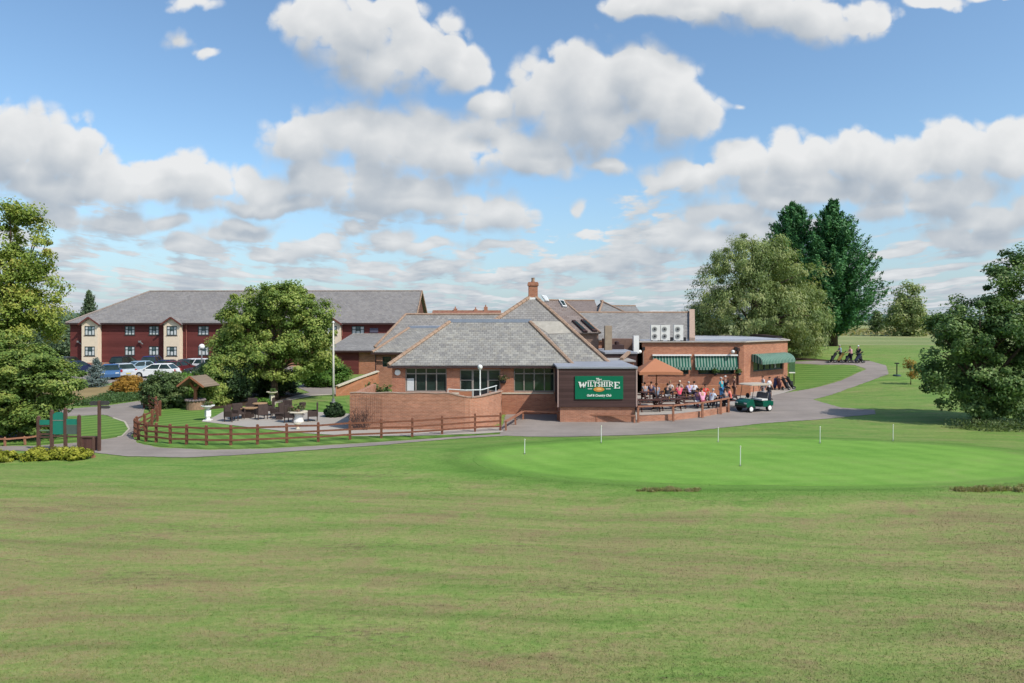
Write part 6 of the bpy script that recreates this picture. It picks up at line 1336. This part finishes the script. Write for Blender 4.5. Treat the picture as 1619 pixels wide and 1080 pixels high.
def proto(kind):
    if kind in _proto: return _proto[kind]
    J, E = pose(kind); body = skin_mesh('person', J, E, 'pel')
    mb = MB(); eye = MB(); hc = J['hc'][0]; ht = J['ht'][0]
    f = hc.y+0.088
    mb.path([(0, f-0.01, hc.z+0.035), (0, f+0.028, hc.z-0.012), (0, f-0.01, hc.z-0.02)], [0.01, 0.017, 0.012], 6)   # nose
    mb.sphere((0, f-0.004, hc.z-0.05), 0.022, 7, 5, 0, (1.2, 0.4, 0.4))                                          # mouth
    for s in (-1, 1):
        mb.sphere((s*0.076, hc.y-0.005, hc.z), 0.026, 7, 5, 0, (0.4, 0.7, 1.1)); eye.sphere((s*0.032, f-0.008, hc.z+0.028), 0.011, 6, 4)
    for n, s in (('l', -1), ('r', 1)):
        wr, pa = J['wr'+n][0], J['pa'+n][0]; d = (pa-wr).normalized(); side = d.cross(Vector((0,0,1))).normalized() if abs(d.z) < 0.9 else Vector((0, 1, 0)); dn = d.cross(side).normalized()
        if dn.z > 0: dn = -dn
        for k, L in ((-1.5, 0.062), (-0.5, 0.076), (0.5, 0.072), (1.5, 0.056)):
            a = pa+side*k*0.017; mb.path([a, a+d*L*0.45+dn*0.006, a+d*L*0.8+dn*0.028, a+d*L*0.95+dn*0.05], [0.009, 0.0088, 0.008, 0.005], 6)
        a = wr.lerp(pa, 0.35)-side*s*0.02; mb.path([a, a-side*s*0.028+d*0.03, a-side*s*0.03+d*0.06+dn*0.015], [0.011, 0.0095, 0.006], 6)
    bm_append(body, mb, 0); bm_append(body, eye, 1)
    def grow(names, ed, root, add, short={}):
        K = {}
        for n in names:
            p, r = J[n]; r = tuple(x+add for x in r) if isinstance(r, tuple) else r+add; K[n] = (short.get(n, p), r)
        return skin_mesh('clothes', K, ed, root)
    sl = {'el'+n: J['sh'+n][0].lerp(J['el'+n][0], 0.78) for n in 'lr'}
    nb = J['chest'][0].lerp(J['neck'][0], 0.82)
    shirt = grow(['pel', 'waist', 'chest', 'neck', 'shl', 'shr', 'ell', 'elr'], [('pel', 'waist'), ('waist', 'chest'), ('chest', 'neck'), ('chest', 'shl'), ('chest', 'shr'), ('shl', 'ell'), ('shr', 'elr')], 'waist', 0.018, {**sl, 'neck': nb})
    le = [('pel', 'hpl'), ('pel', 'hpr'), ('hpl', 'knl'), ('hpr', 'knr'), ('knl', 'anl'), ('knr', 'anr')]; ln = ['pel', 'hpl', 'hpr', 'knl', 'knr', 'anl', 'anr']
    trou = grow(ln, le, 'pel', 0.014); sh_ = {'kn'+n: J['hp'+n][0].lerp(J['kn'+n][0], 0.85) for n in 'lr'}
    shorts = grow(ln[:5], le[:4], 'pel', 0.02, sh_)
    shoes_ = []
    for n in 'lr':
        shoe = MB()
        a, t_ = J['an'+n][0], J['to'+n][0]; z0 = max(0.0, min(a.z-0.075, t_.z-0.03)); shoe.path([(a.x, a.y-0.06, z0+0.05), (a.x, a.y+0.02, z0+0.06), (t_.x, t_.y-0.04, z0+0.045), (t_.x, t_.y+0.04, z0+0.035)], [0.035, 0.052, 0.045, 0.025], 8); shoes_.append(shoe)
    hair = MB(); hr = hc+Vector((0, -0.012, 0.038)); hair.sphere(hr, 0.1, 12, 8, 0, (0.93, 1.05, 0.98)); hair.v = [(v[0], v[1], max(v[2], hr.z-0.01-(0.07 if v[1] < hr.y-0.02 else 0.0))) if not (v[1] > hr.y+0.05 and v[2] < hr.z+0.035) else (v[0], min(v[1], hr.y+0.085), max(v[2], hr.z+0.035)) for v in hair.v]
    cap = MB(); cap.sphere(hr+Vector((0,0,0.012)), 0.102, 12, 8, 0, (0.95, 1.05, 0.95)); cap.v = [(v[0], v[1], max(v[2], hr.z+0.02)) for v in cap.v]; cap.prism([(-0.075, hr.y+0.06, hr.z+0.03), (0.075, hr.y+0.06, hr.z+0.03), (0.05, hr.y+0.18, hr.z+0.015), (-0.05, hr.y+0.18, hr.z+0.015)], (0,0,0.012))
    def m(mb_, n): 
        me = bpy.data.meshes.new(n); me.from_pydata(mb_.v, [], mb_.f)
        for p in me.polygons: p.use_smooth = True
        return me
    _proto[kind] = dict(body=body, shirt=shirt, trousers=trou, shorts=shorts, shoes=[m(q, 'shoe') for q in shoes_], hair=m(hair, 'hair'), cap=m(cap, 'cap')); return _proto[kind]
SKIN = mpaint('skin_tone', (0.50, 0.28, 0.20), 0.6, 0.1); EYE = mpaint('eye_dark', (0.03, 0.02, 0.02), 0.4, 0.1)
HAIRC = {'d': (0.035, 0.022, 0.016), 'b': (0.10, 0.055, 0.03), 'g': (0.42, 0.40, 0.38), 'l': (0.40, 0.27, 0.13), 'w': (0.70, 0.70, 0.68)}
def person(kind, loc, rz, label, top, bottom, hair='d', shorts=False, cap=None, scale=1.0):
    t = thing('person', loc, label, 'person', None, R(rz)); t.scale = (scale,)*3; pr = proto(kind)
    def ad(name, me, mats):
        o = bpy.data.objects.new(name, me.copy()); COL.objects.link(o); o.parent = t
        o.data.materials.clear()
        for mm in mats: o.data.materials.append(mm)
    def cm(pfx, c): return mpaint('%s_%d_%d_%d' % (pfx, c[0]*999, c[1]*999, c[2]*999), c, 0.8, 0.12, 6, 0.15)
    ad('body', pr['body'], [SKIN, EYE]); ad('shirt', pr['shirt'], [cm('cloth', top)]); ad('shorts' if shorts else 'trousers', pr['shorts' if shorts else 'trousers'], [cm('cloth', bottom)]); [ad('shoe', q, [cm('shoe', (0.05, 0.045, 0.045))]) for q in pr['shoes']]
    if cap: ad('cap', pr['cap'], [cm('cap', cap)])
    ad('hair', pr['hair'], [cm('hair', HAIRC[hair])]); return t
def at(px, Y, z=0.045):
    x = (px-CX)*Y/F; return Vector((x, Y, h(x, Y)+z))
DK = (0.03, 0.03, 0.04)
person('sit', at(1020, 51.7), 10, 'seated guest in grey shirt at the far left of the terrace under the parasol', (0.25, 0.27, 0.31), DK, 'd')
person('sit', at(1029.5, 52.2), -20, 'seated guest in dark purple behind the two grey shirted men', (0.06, 0.05, 0.11), DK, 'd')
person('sit', at(1038.5, 50.2), 5, 'seated man in slate blue shirt with his back turned, under the parasol', (0.16, 0.20, 0.26), DK, 'd', scale=1.06)
person('lean', at(1055.5, 50.7), -15, 'seated guest in black top with white band, reaching across the table', (0.03, 0.03, 0.035), (0.3, 0.3, 0.32), 'd')
person('sit', at(1059, 53.0), 180, 'fair haired seated guest facing the camera behind the guest in black', (0.55, 0.52, 0.50), DK, 'l')
person('sit', at(1074, 50.6), 0, 'seated guest in bright pink red shirt with back turned', (0.75, 0.09, 0.16), DK, 'd', cap=None)
person('sit', at(1074.5, 53.2), 170, 'seated guest in a pale cap facing the pink red shirt', (0.4, 0.3, 0.25), DK, 'g', cap=(0.7, 0.6, 0.45))
person('sit', at(1090, 52.3), 25, 'seated guest in lavender shirt left of the guest in white', (0.45, 0.38, 0.60), DK, 'g')
person('lean', at(1096.5, 52.5), -30, 'seated guest in white shirt at the right end of the back table', (0.72, 0.72, 0.76), DK, 'd')
person('sit', at(1103.5, 47.1), -30, 'seated guest in muted purple beside the pale pink shirt', (0.22, 0.13, 0.25), (0.5, 0.5, 0.52), 'd')
person('sit', at(1110.5, 46.9), 10, 'seated man in pale pink shirt near the terrace rail', (0.80, 0.36, 0.50), (0.25, 0.06, 0.08), 'b', scale=1.05)
person('sit', at(1114.5, 50.3), -170, 'seated guest in plain red shirt behind the pale pink shirt', (0.62, 0.06, 0.045), DK, 'd')
person('lean', at(1124.5, 46.9), -55, 'guest in pale blue shirt leaning forward over the table', (0.55, 0.60, 0.68), DK, 'g')
person('sit', at(1148, 47.2), 30, 'seated guest in dark grey shirt nearest the golf cart', (0.13, 0.13, 0.15), DK, 'b')
person('sit', at(1155, 48.2), 60, 'seated guest in coral shirt by the end of the terrace rail', (0.75, 0.16, 0.13), DK, 'd')
person('drink', at(1140.5, 51.9), 40, 'standing man in teal shirt and blue trousers on the terrace', (0.03, 0.30, 0.38), (0.04, 0.13, 0.28), 'g')
person('stand', at(1147, 53.2), 150, 'standing man in black top beside the man in teal', (0.02, 0.02, 0.028), DK, 'g', cap=(0.6, 0.55, 0.5))
person('stand', at(1161, 53.6), -90, 'standing guest in brown by the drainpipe of the bar wing', (0.16, 0.07, 0.05), (0.12, 0.06, 0.05), 'l', scale=0.95)
person('walk', at(1215.5, 52.6, 0.02), -130, 'man in white shirt and dark shorts walking behind the golf cart', (0.78, 0.78, 0.80), (0.035, 0.035, 0.045), 'd', shorts=True)
person('stand', at(1206.5, 54.0, 0.045), 90, 'person in pale clothes standing left of the walking man', (0.55, 0.54, 0.56), (0.3, 0.3, 0.33), 'b', scale=0.98)
def gat(px, py): return G(px, py)+Vector((0,0,0.02))
person('push', gat(1329, 571.5), 90, 'distant golfer in pale blue top, leftmost of the far trio', (0.30, 0.42, 0.52), DK, 'g')
person('push', gat(1345.5, 574), 100, 'distant golfer in pale pink top, middle of the far trio', (0.75, 0.42, 0.46), DK, 'b')
person('stand', gat(1357.5, 573), 120, 'distant golfer in black top and white cap, rightmost of the far trio', (0.03, 0.045, 0.045), (0.16, 0.17, 0.2), 'g', cap=(0.8, 0.8, 0.8))

# ------------------------------------------------------------------ vegetation
L_OAK = mleaf('leaf_green', (0.057, 0.102, 0.022), (0.182, 0.267, 0.057), (0.389, 0.433, 0.110), 0.3, (0.23, 0.22, 0.07))
L_AUT = mleaf('leaf_olive_yellow', (0.060, 0.100, 0.019), (0.180, 0.252, 0.044), (0.392, 0.415, 0.087), 0.3, (0.28, 0.22, 0.05))
L_FRT = mleaf('leaf_front_olive', (0.038, 0.073, 0.019), (0.134, 0.211, 0.044), (0.309, 0.355, 0.084), 0.28, (0.24, 0.19, 0.05))
L_WIL = mleaf('leaf_willow', (0.068, 0.108, 0.037), (0.202, 0.267, 0.091), (0.395, 0.428, 0.183), 0.3, (0.24, 0.22, 0.10))
L_CON = mleaf('needle_dark', (0.017, 0.059, 0.022), (0.048, 0.151, 0.047), (0.109, 0.263, 0.082), 0.1)
L_DRK = mleaf('leaf_dark_glossy', (0.032, 0.064, 0.022), (0.098, 0.171, 0.046), (0.245, 0.337, 0.107), 0.22, (0.17, 0.19, 0.08))
L_HDG = mleaf('hedge_olive', (0.029, 0.058, 0.018), (0.094, 0.144, 0.047), (0.216, 0.260, 0.100), 0.2); L_BRT = mleaf('shrub_bright', (0.036, 0.084, 0.013), (0.096, 0.204, 0.033), (0.192, 0.336, 0.061), 0.3)
L_ORG = mleaf('shrub_orange', (0.14, 0.075, 0.014), (0.34, 0.185, 0.03), (0.48, 0.28, 0.05), 0.25, (0.26, 0.24, 0.05)); L_BLU = mleaf('spruce_blue', (0.045, 0.07, 0.065), (0.12, 0.165, 0.155), (0.25, 0.31, 0.29), 0.1)
L_YEL = mleaf('shrub_yellow', (0.10, 0.12, 0.015), (0.27, 0.29, 0.03), (0.42, 0.40, 0.06), 0.25); L_CLIP = mleaf('clipped_dark', (0.008, 0.02, 0.008), (0.022, 0.05, 0.016), (0.05, 0.10, 0.03), 0.15)
L_SHD = mleaf('dark_shrub', (0.012, 0.028, 0.011), (0.035, 0.070, 0.022), (0.094, 0.156, 0.047), 0.2); L_FAR = mleaf('far_wood', (0.042, 0.072, 0.042), (0.090, 0.138, 0.072), (0.156, 0.204, 0.096), 0.2)
L_GCV = mleaf('ground_cover', (0.03, 0.06, 0.02), (0.065, 0.125, 0.035), (0.11, 0.18, 0.06), 0.2); L_DRY = mleaf('dry_tuft', (0.16, 0.13, 0.05), (0.30, 0.26, 0.11), (0.42, 0.38, 0.20), 0.3, (0.16, 0.2, 0.06)); L_SAP = mleaf('sapling_orange', (0.12, 0.09, 0.02), (0.3, 0.17, 0.03), (0.42, 0.26, 0.05), 0.3, (0.2, 0.22, 0.04))
def tree(name, label, base, ells, nclump, per, cr, leaf, mat, tr_h, tr_r, ntrg=14, group=None, **kw):
    t = thing(name, base, label, 'tree', group); e = [pe(*q, base) for q in ells] if len(ells[0]) == 5 else ells
    me, C = crown(e, nclump, per, cr, leaf, mat, **kw)
    o = trunk_mb(tr_h, tr_r, C, ntrg).build('trunk', BARK, None, origin=(0,0,0), smooth=True); o.parent = t; o.location = (0,0,0)
    add_mesh_child('crown', me, t); return t
def shrub(name, label, base, ells, nclump, per, cr, leaf, mat, group=None, cat='shrub', **kw):
    t = thing(name, base, label, cat, group); e = [pe(*q, base) for q in ells] if len(ells[0]) == 5 else ells
    me, C = crown(e, nclump, per, cr, leaf, mat, name='foliage', **kw); mb = MB()
    for c in C[:7]:
        c = Vector(c); mb.path([(c.x*0.15, c.y*0.15, -0.05), (c.x*0.6, c.y*0.6, max(0.05, c.z*0.5)), c], [0.04, 0.03, 0.01], 5)
    o = mb.build('stem', BARK, None, origin=(0,0,0)); o.parent = t; o.location = (0,0,0); add_mesh_child('foliage', me, t); return t
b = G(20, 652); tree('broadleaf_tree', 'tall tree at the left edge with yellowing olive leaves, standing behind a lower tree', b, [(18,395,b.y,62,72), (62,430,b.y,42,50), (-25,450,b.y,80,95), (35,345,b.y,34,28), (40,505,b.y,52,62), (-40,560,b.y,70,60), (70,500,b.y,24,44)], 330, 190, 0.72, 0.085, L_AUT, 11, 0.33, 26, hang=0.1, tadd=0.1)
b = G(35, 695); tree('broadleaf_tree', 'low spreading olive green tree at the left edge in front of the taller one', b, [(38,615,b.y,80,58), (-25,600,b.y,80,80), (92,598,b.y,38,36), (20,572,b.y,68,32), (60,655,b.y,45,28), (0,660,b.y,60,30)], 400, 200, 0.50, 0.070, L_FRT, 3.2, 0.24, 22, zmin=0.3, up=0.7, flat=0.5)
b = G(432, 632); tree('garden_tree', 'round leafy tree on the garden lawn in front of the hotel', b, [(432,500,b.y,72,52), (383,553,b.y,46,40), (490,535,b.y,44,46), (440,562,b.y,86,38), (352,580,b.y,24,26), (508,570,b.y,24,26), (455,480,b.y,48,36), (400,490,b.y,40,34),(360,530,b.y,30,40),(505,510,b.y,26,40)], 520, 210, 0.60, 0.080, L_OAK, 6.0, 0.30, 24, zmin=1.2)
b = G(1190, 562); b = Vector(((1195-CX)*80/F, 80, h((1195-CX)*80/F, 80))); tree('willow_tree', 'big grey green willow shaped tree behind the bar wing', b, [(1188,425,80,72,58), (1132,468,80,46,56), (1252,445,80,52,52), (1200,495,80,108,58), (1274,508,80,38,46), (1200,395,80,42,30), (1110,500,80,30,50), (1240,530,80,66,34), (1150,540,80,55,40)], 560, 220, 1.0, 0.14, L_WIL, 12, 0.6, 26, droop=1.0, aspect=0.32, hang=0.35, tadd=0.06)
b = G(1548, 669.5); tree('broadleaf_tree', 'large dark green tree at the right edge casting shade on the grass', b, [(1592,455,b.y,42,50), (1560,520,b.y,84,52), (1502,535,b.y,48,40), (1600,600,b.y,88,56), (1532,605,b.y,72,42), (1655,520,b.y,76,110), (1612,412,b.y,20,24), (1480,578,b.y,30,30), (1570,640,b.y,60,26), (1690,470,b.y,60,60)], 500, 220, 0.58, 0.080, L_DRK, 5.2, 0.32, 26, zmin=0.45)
b = P(1435, 540, 150); b.z = h(b.x, b.y); tree('broadleaf_tree', 'pale green tree far off between the conifers and the right hand tree', b, [(1437,470,150,19,24), (1432,495,150,28,24), (1447,515,150,28,22), (1418,508,150,18,22)], 170, 100, 1.4, 0.22, L_WIL, 9, 0.4, 12)
b = P(1386, 533, 170); b.z = h(b.x, b.y); tree('broadleaf_tree', 'small lone tree in the far field right of the conifers', b, [(1386,512,170,11,13), (1386,500,170,7,9)], 50, 60, 1.0, 0.22, L_HDG, 3.5, 0.3, 6)
b = G(1440, 608); tree('sapling', 'slender sapling with orange and yellow leaves by the right hand path', b, [(1437,577,b.y,10,10), (1447,588,b.y,10,11), (1440,592,b.y,8,8)], 46, 34, 0.28, 0.055, L_SAP, 1.9, 0.035, 10, shell=0.5)
# conifers
def conifer(name, label, base, H, Rm, n_br, mat, tilt=0.35, leaf=0.16, dens=130, crown_z=0.12, prof=0.75):
    t = thing(name, base, label, 'tree'); cs, ns, tt, ss, ax = [], [], [], [], []
    mb = MB(); mb.path([(0,0,-0.1), (0.1,0,H*0.3), (0,0.05,H*0.7), (0,0,H*0.98)], [0.032*H, 0.024*H, 0.012*H, 0.02], 9)
    for i in range(n_br):
        tz = crown_z+(1-crown_z)*(i+0.5)/n_br+random.uniform(-0.02, 0.02); z = H*tz; u = min(0.99, max(0.0, (tz-crown_z)/(1-crown_z)))
        env = min(1.0, 0.62+u*2.0)*(1-u)**prof
        L = Rm*max(0.05, env)*random.uniform(0.72, 1.18); a = random.uniform(0, 2*math.pi)
        sl = tilt+0.5*u+random.uniform(-0.1, 0.15); d = np.array([math.cos(a), math.sin(a), 0]); N = int(dens*(0.35+L/Rm))
        s = rng.random(N)**0.7; p = d[None, :]*(s*L)[:, None]; p[:, 2] = z+sl*L*s**2.2-0.16*L*s*(1-s)*2
        wd = 0.13*L*(1.02-s)+0.12; off = rng.normal(size=(N, 3))*wd[:, None]; off[:, 2] *= 0.6; c = p+off
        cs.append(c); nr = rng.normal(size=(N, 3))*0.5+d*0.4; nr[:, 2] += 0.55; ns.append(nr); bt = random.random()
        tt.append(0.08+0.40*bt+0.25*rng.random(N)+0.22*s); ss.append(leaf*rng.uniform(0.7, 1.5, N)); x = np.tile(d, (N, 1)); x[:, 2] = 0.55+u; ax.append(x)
        if i % 3 == 0: mb.path([(0,0,z), (d[0]*L*0.5, d[1]*L*0.5, z+sl*L*0.2-0.05*L), (d[0]*L*0.9, d[1]*L*0.9, z+sl*L*0.8)], [0.05+0.008*L, 0.035, 0.01], 5)
    # leading tips
    o = mb.build('trunk', BARK, None, origin=(0,0,0), smooth=True); o.parent = t; o.location = (0,0,0)
    me = leaf_mesh('crown', np.vstack(cs), np.vstack(ns), np.concatenate(ss), np.concatenate(tt), mat, 0.36, np.vstack(ax)); add_mesh_child('crown', me, t); return t
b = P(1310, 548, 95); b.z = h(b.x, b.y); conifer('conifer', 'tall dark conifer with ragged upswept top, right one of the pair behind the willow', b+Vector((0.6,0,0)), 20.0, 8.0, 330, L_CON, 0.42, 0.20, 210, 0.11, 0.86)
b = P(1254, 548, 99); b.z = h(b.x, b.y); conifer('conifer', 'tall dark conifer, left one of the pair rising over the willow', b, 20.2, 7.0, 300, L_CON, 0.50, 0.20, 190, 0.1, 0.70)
b = G(152, 612); conifer('blue_spruce', 'small blue grey spruce in front of the parked cars', b, 2.55, 1.25, 70, L_BLU, -0.28, 0.075, 80, 0.04, 0.8)
b = P(142, 560, 150); b.z = 0; conifer('poplar_tree', 'narrow pointed tree rising behind the left end of the hotel', b, 12.1, 2.1, 120, L_FAR, 1.1, 0.22, 90, 0.1, 0.55)
# hedges and shrubs round the garden
def blk(label, name, px0, px1, ytop, base_py, mat, n, per=120, cr=0.38, leaf=0.07, rows_=1, cat='shrub', Y=None, tadd=0.0, group=None):
    b = G((px0+px1)/2, base_py); s = b.y/F; hh = (base_py-ytop)*s; w = (px1-px0)*s/2; k = max(1, int(w/(hh*0.5))); es = []
    for i in range(k):
        x = 0 if k == 1 else -w*0.75+1.5*w*i/(k-1); es.append((x, random.uniform(-0.2, 0.2), hh*random.uniform(0.42, 0.5), min(w, max(w/k*1.5, hh*0.5)), max(0.5, hh*0.45), hh*random.uniform(0.48, 0.55)))
    return shrub(name, label, b, es, n, per, cr, leaf, mat, cat=cat, group=group, zmin=0.0, tadd=tadd, shell=0.85)
blk('olive green hedge between the orange bush and the wishing well', 'hedge', 226, 296, 582, 645, L_HDG, 220, 150, 0.36, 0.065, cat='hedge')
blk('bright green shrub tucked in the hedge left of the wishing well', 'leafy_shrub', 270, 316, 583, 640, L_BRT, 110, 110, 0.33, 0.065)
blk('orange yellow bush beside the parked cars', 'orange_bush', 178, 229, 594, 624, L_ORG, 150, 130, 0.33, 0.06)
blk('dark shrub mass right of the wishing well beneath the garden tree', 'dark_shrub', 312, 400, 560, 636, L_SHD, 210, 150, 0.5, 0.08)
blk('dark shrub mass behind the garden tree trunk', 'dark_shrub', 385, 470, 575, 626, L_SHD, 170, 140, 0.5, 0.08)
blk('mid green shrub left of the garden tree, touching its low branches', 'leafy_shrub', 325, 362, 560, 640, L_OAK, 120, 130, 0.45, 0.075)
blk('bright green rounded shrub left of the flagpole behind the garden tree', 'leafy_shrub', 468, 553, 565, 612, L_BRT, 220, 130, 0.45, 0.08)
blk('low dark green plant clump at the edge of the soil bed by the patio', 'leafy_shrub', 400, 424, 629, 641, L_BRT, 40, 90, 0.2, 0.05)
b = G(529, 659.5); shrub('topiary_bush', 'neatly clipped dark green dome bush in front of the flagpole', b, [(0, 0, 0.42, 0.62, 0.6, 0.52), (0, 0, 0.3, 0.66, 0.62, 0.35)], 260, 130, 0.09, 0.035, L_CLIP, shell=1.0, cat='bush', zmin=0.02)
blk('low yellow green shrub row in front of the green boards', 'yellow_shrub', 52, 134, 707, 726, L_YEL, 170, 90, 0.16, 0.045, tadd=0.05)
blk('low yellow green shrub cut by the left edge of the picture', 'yellow_shrub', -30, 19, 713, 729, L_YEL, 110, 90, 0.16, 0.045)
blk('climbing plant mass in the shade of the sloping ramp wall', 'dark_shrub', 566, 594, 600, 621, L_HDG, 70, 100, 0.3, 0.06)
# low green cover on the bank
def cover(name, polys, n, leaf, mat, hh, kind='stuff', label=None):
    xs = []; 
    for poly in polys:
        poly = [Vector((p[0], p[1], 0)) for p in poly]; x0, x1 = min(p.x for p in poly), max(p.x for p in poly); y0, y1 = min(p.y for p in poly), max(p.y for p in poly); k = 0
        while k < n:
            x, y = random.uniform(x0, x1), random.uniform(y0, y1); ins = False; j = len(poly)-1
            for i in range(len(poly)):
                if (poly[i].y > y) != (poly[j].y > y) and x < (poly[j].x-poly[i].x)*(y-poly[i].y)/(poly[j].y-poly[i].y)+poly[i].x: ins = not ins
                j = i
            if ins: xs.append((x, y, h(x, y)+random.random()**1.3*hh)); k += 1
    c = np.array(xs); N = len(c); nr = rng.normal(size=(N, 3))*0.6; nr[:, 2] += 0.8
    me = leaf_mesh(name, c, nr, leaf*rng.uniform(0.6, 1.4, N), 0.15+0.75*rng.random(N), mat, 0.4); o = bpy.data.objects.new(name, me); COL.objects.link(o); o['kind'] = kind
    if label: o['label'] = label
    return o
cover('ground_cover', [GP((108,643),(128,638),(165,626),(188,617),(205,621),(226,627),(224,633),(160,641))], 9000, 0.07, L_GCV, 0.35)
cover('ground_cover', [GP((1490,676),(1530,672),(1640,673),(1640,684),(1560,683))], 2500, 0.07, L_HDG, 0.5)
def tufts(name, pts, label):
    xs, nn = [], []
    for p, r, n, hh in pts:
        for _ in range(n): a = random.uniform(0, 6.28); q = r*math.sqrt(random.random()); x, y = p.x+math.cos(a)*q, p.y+math.sin(a)*q*0.5; xs.append((x, y, h(x, y)+random.uniform(0.0, hh)))
    c = np.array(xs); N = len(c); nr = rng.normal(size=(N, 3)); nr[:, 2] *= 0.4; axx = np.tile(np.array([0, 0, 1.0]), (N, 1))+rng.normal(size=(N, 3))*0.5
    me = leaf_mesh(name, c, nr, rng.uniform(0.04, 0.09, N), 0.35+0.65*rng.random(N), L_DRY, 0.16, axx); o = bpy.data.objects.new(name, me); COL.objects.link(o); o['kind'] = 'stuff'; o['label'] = label
def lip(x0, x1, n, hh):
    out = []
    for _ in range(n):
        x = random.uniform(x0, x1); out.append((G(x, 776+random.gauss(0, 0.9)+0.6*math.sin(x*0.13)), random.uniform(0.08, 0.3), int(random.uniform(40, 190)), hh*random.uniform(0.3, 1.1)))
    return out
tufts('dry_grass', lip(1006, 1062, 9, 0.10)+lip(1058, 1106, 9, 0.08), 'dry pale grass tufts along the near lip of the green')
tufts('dry_grass', lip(1492, 1560, 14, 0.14)+lip(1545, 1640, 18, 0.17), 'dry pale grass tufts at the right end of the lip')
# far vegetation
b = Vector((-74, 112, 0)); 
for px, pyt, Y, lab in ((98, 500, 118, 'dark round tree just left of the hotel end wall'), (75, 515, 125, 'dark tree half hidden behind the left hand trees'), (112, 530, 112, 'low dark tree touching the hotel corner')):
    b = P(px, 560, Y); b.z = 0; hh = CAM_Z-(pyt-HOR)*Y/F; tree('broadleaf_tree', lab, b, [(0, 0, hh*0.62, 2.6, 2.6, hh*0.4), (1.2, 0, hh*0.4, 2.4, 2.2, hh*0.35), (-1.5, 0, hh*0.45, 2.2, 2.2, hh*0.36)], 120, 80, 1.0, 0.2, L_FAR, hh*0.5, 0.25, 8)
def far_wood(name, x0, x1, Y, hh, n):
    xs = rng.uniform(x0, x1, n); top = hh*(0.55+0.3*np.sin(xs*0.045)+0.15*np.sin(xs*0.17+1)+0.1*np.sin(xs*0.6)); z = rng.random(n)**0.7*np.maximum(top, 1.0); ys = Y+rng.uniform(-6, 6, n)
    c = np.stack([xs, ys, z+2.0], 1); nr = rng.normal(size=(n, 3))*0.6; nr[:, 2] += 0.6; nr[:, 1] -= 0.6
    me = leaf_mesh(name, c, nr, rng.uniform(0.5, 1.1, n), 0.2+0.4*rng.random(n)+0.4*z/np.maximum(top, 1), L_FAR, 0.6); o = bpy.data.objects.new(name, me); COL.objects.link(o); o['kind'] = 'stuff'
far_wood('distant_wood', 60, 420, 420, 5.5, 9000); far_wood('distant_wood', -560, -150, 380, 10, 9000)
cover('field_grass', [[(60, 150), (140, 150), (170, 240), (90, 240)]], 5000, 0.5, L_DRY, 0.7)

# ------------------------------------------------------------------ short grass standing on the near lawn
def turf(n):
    y = 10.8+(26-10.8)*rng.random(n)**1.6; x = (rng.random(n)*2-1)*(y*0.79+1.0); z = np.array([h(a, b_) for a, b_ in zip(x, y)])
    keep = np.array([green_d(a, b_) > 1.06 for a, b_ in zip(x, y)]); x, y, z = x[keep], y[keep], z[keep]; n = len(x)
    ang = rng.random(n)*2*math.pi; hh = rng.uniform(0.010, 0.030, n)*np.where(rng.random(n) < 0.12, 1.9, 1.0); w = rng.uniform(0.004, 0.009, n); lx = rng.normal(size=n)*0.018; ly = rng.normal(size=n)*0.018
    a = np.stack([x-np.cos(ang)*w, y-np.sin(ang)*w, z-0.003], 1); b_ = np.stack([x+np.cos(ang)*w, y+np.sin(ang)*w, z-0.003], 1); c = np.stack([x+lx, y+ly, z+hh], 1)
    v = np.stack([a, b_, c], 1).reshape(-1, 3); me = bpy.data.meshes.new('lawn_blades'); me.vertices.add(3*n); me.vertices.foreach_set('co', v.astype(np.float32).ravel()); me.loops.add(3*n); me.loops.foreach_set('vertex_index', np.arange(3*n, dtype=np.int32)); me.polygons.add(n); me.polygons.foreach_set('loop_start', np.arange(0, 3*n, 3, dtype=np.int32))
    try: me.polygons.foreach_set('loop_total', np.full(n, 3, dtype=np.int32))
    except Exception: pass
    me.update(calc_edges=True); me.materials.append(GR); o = bpy.data.objects.new('lawn_blades', me); COL.objects.link(o); o['kind'] = 'stuff'
turf(260000)
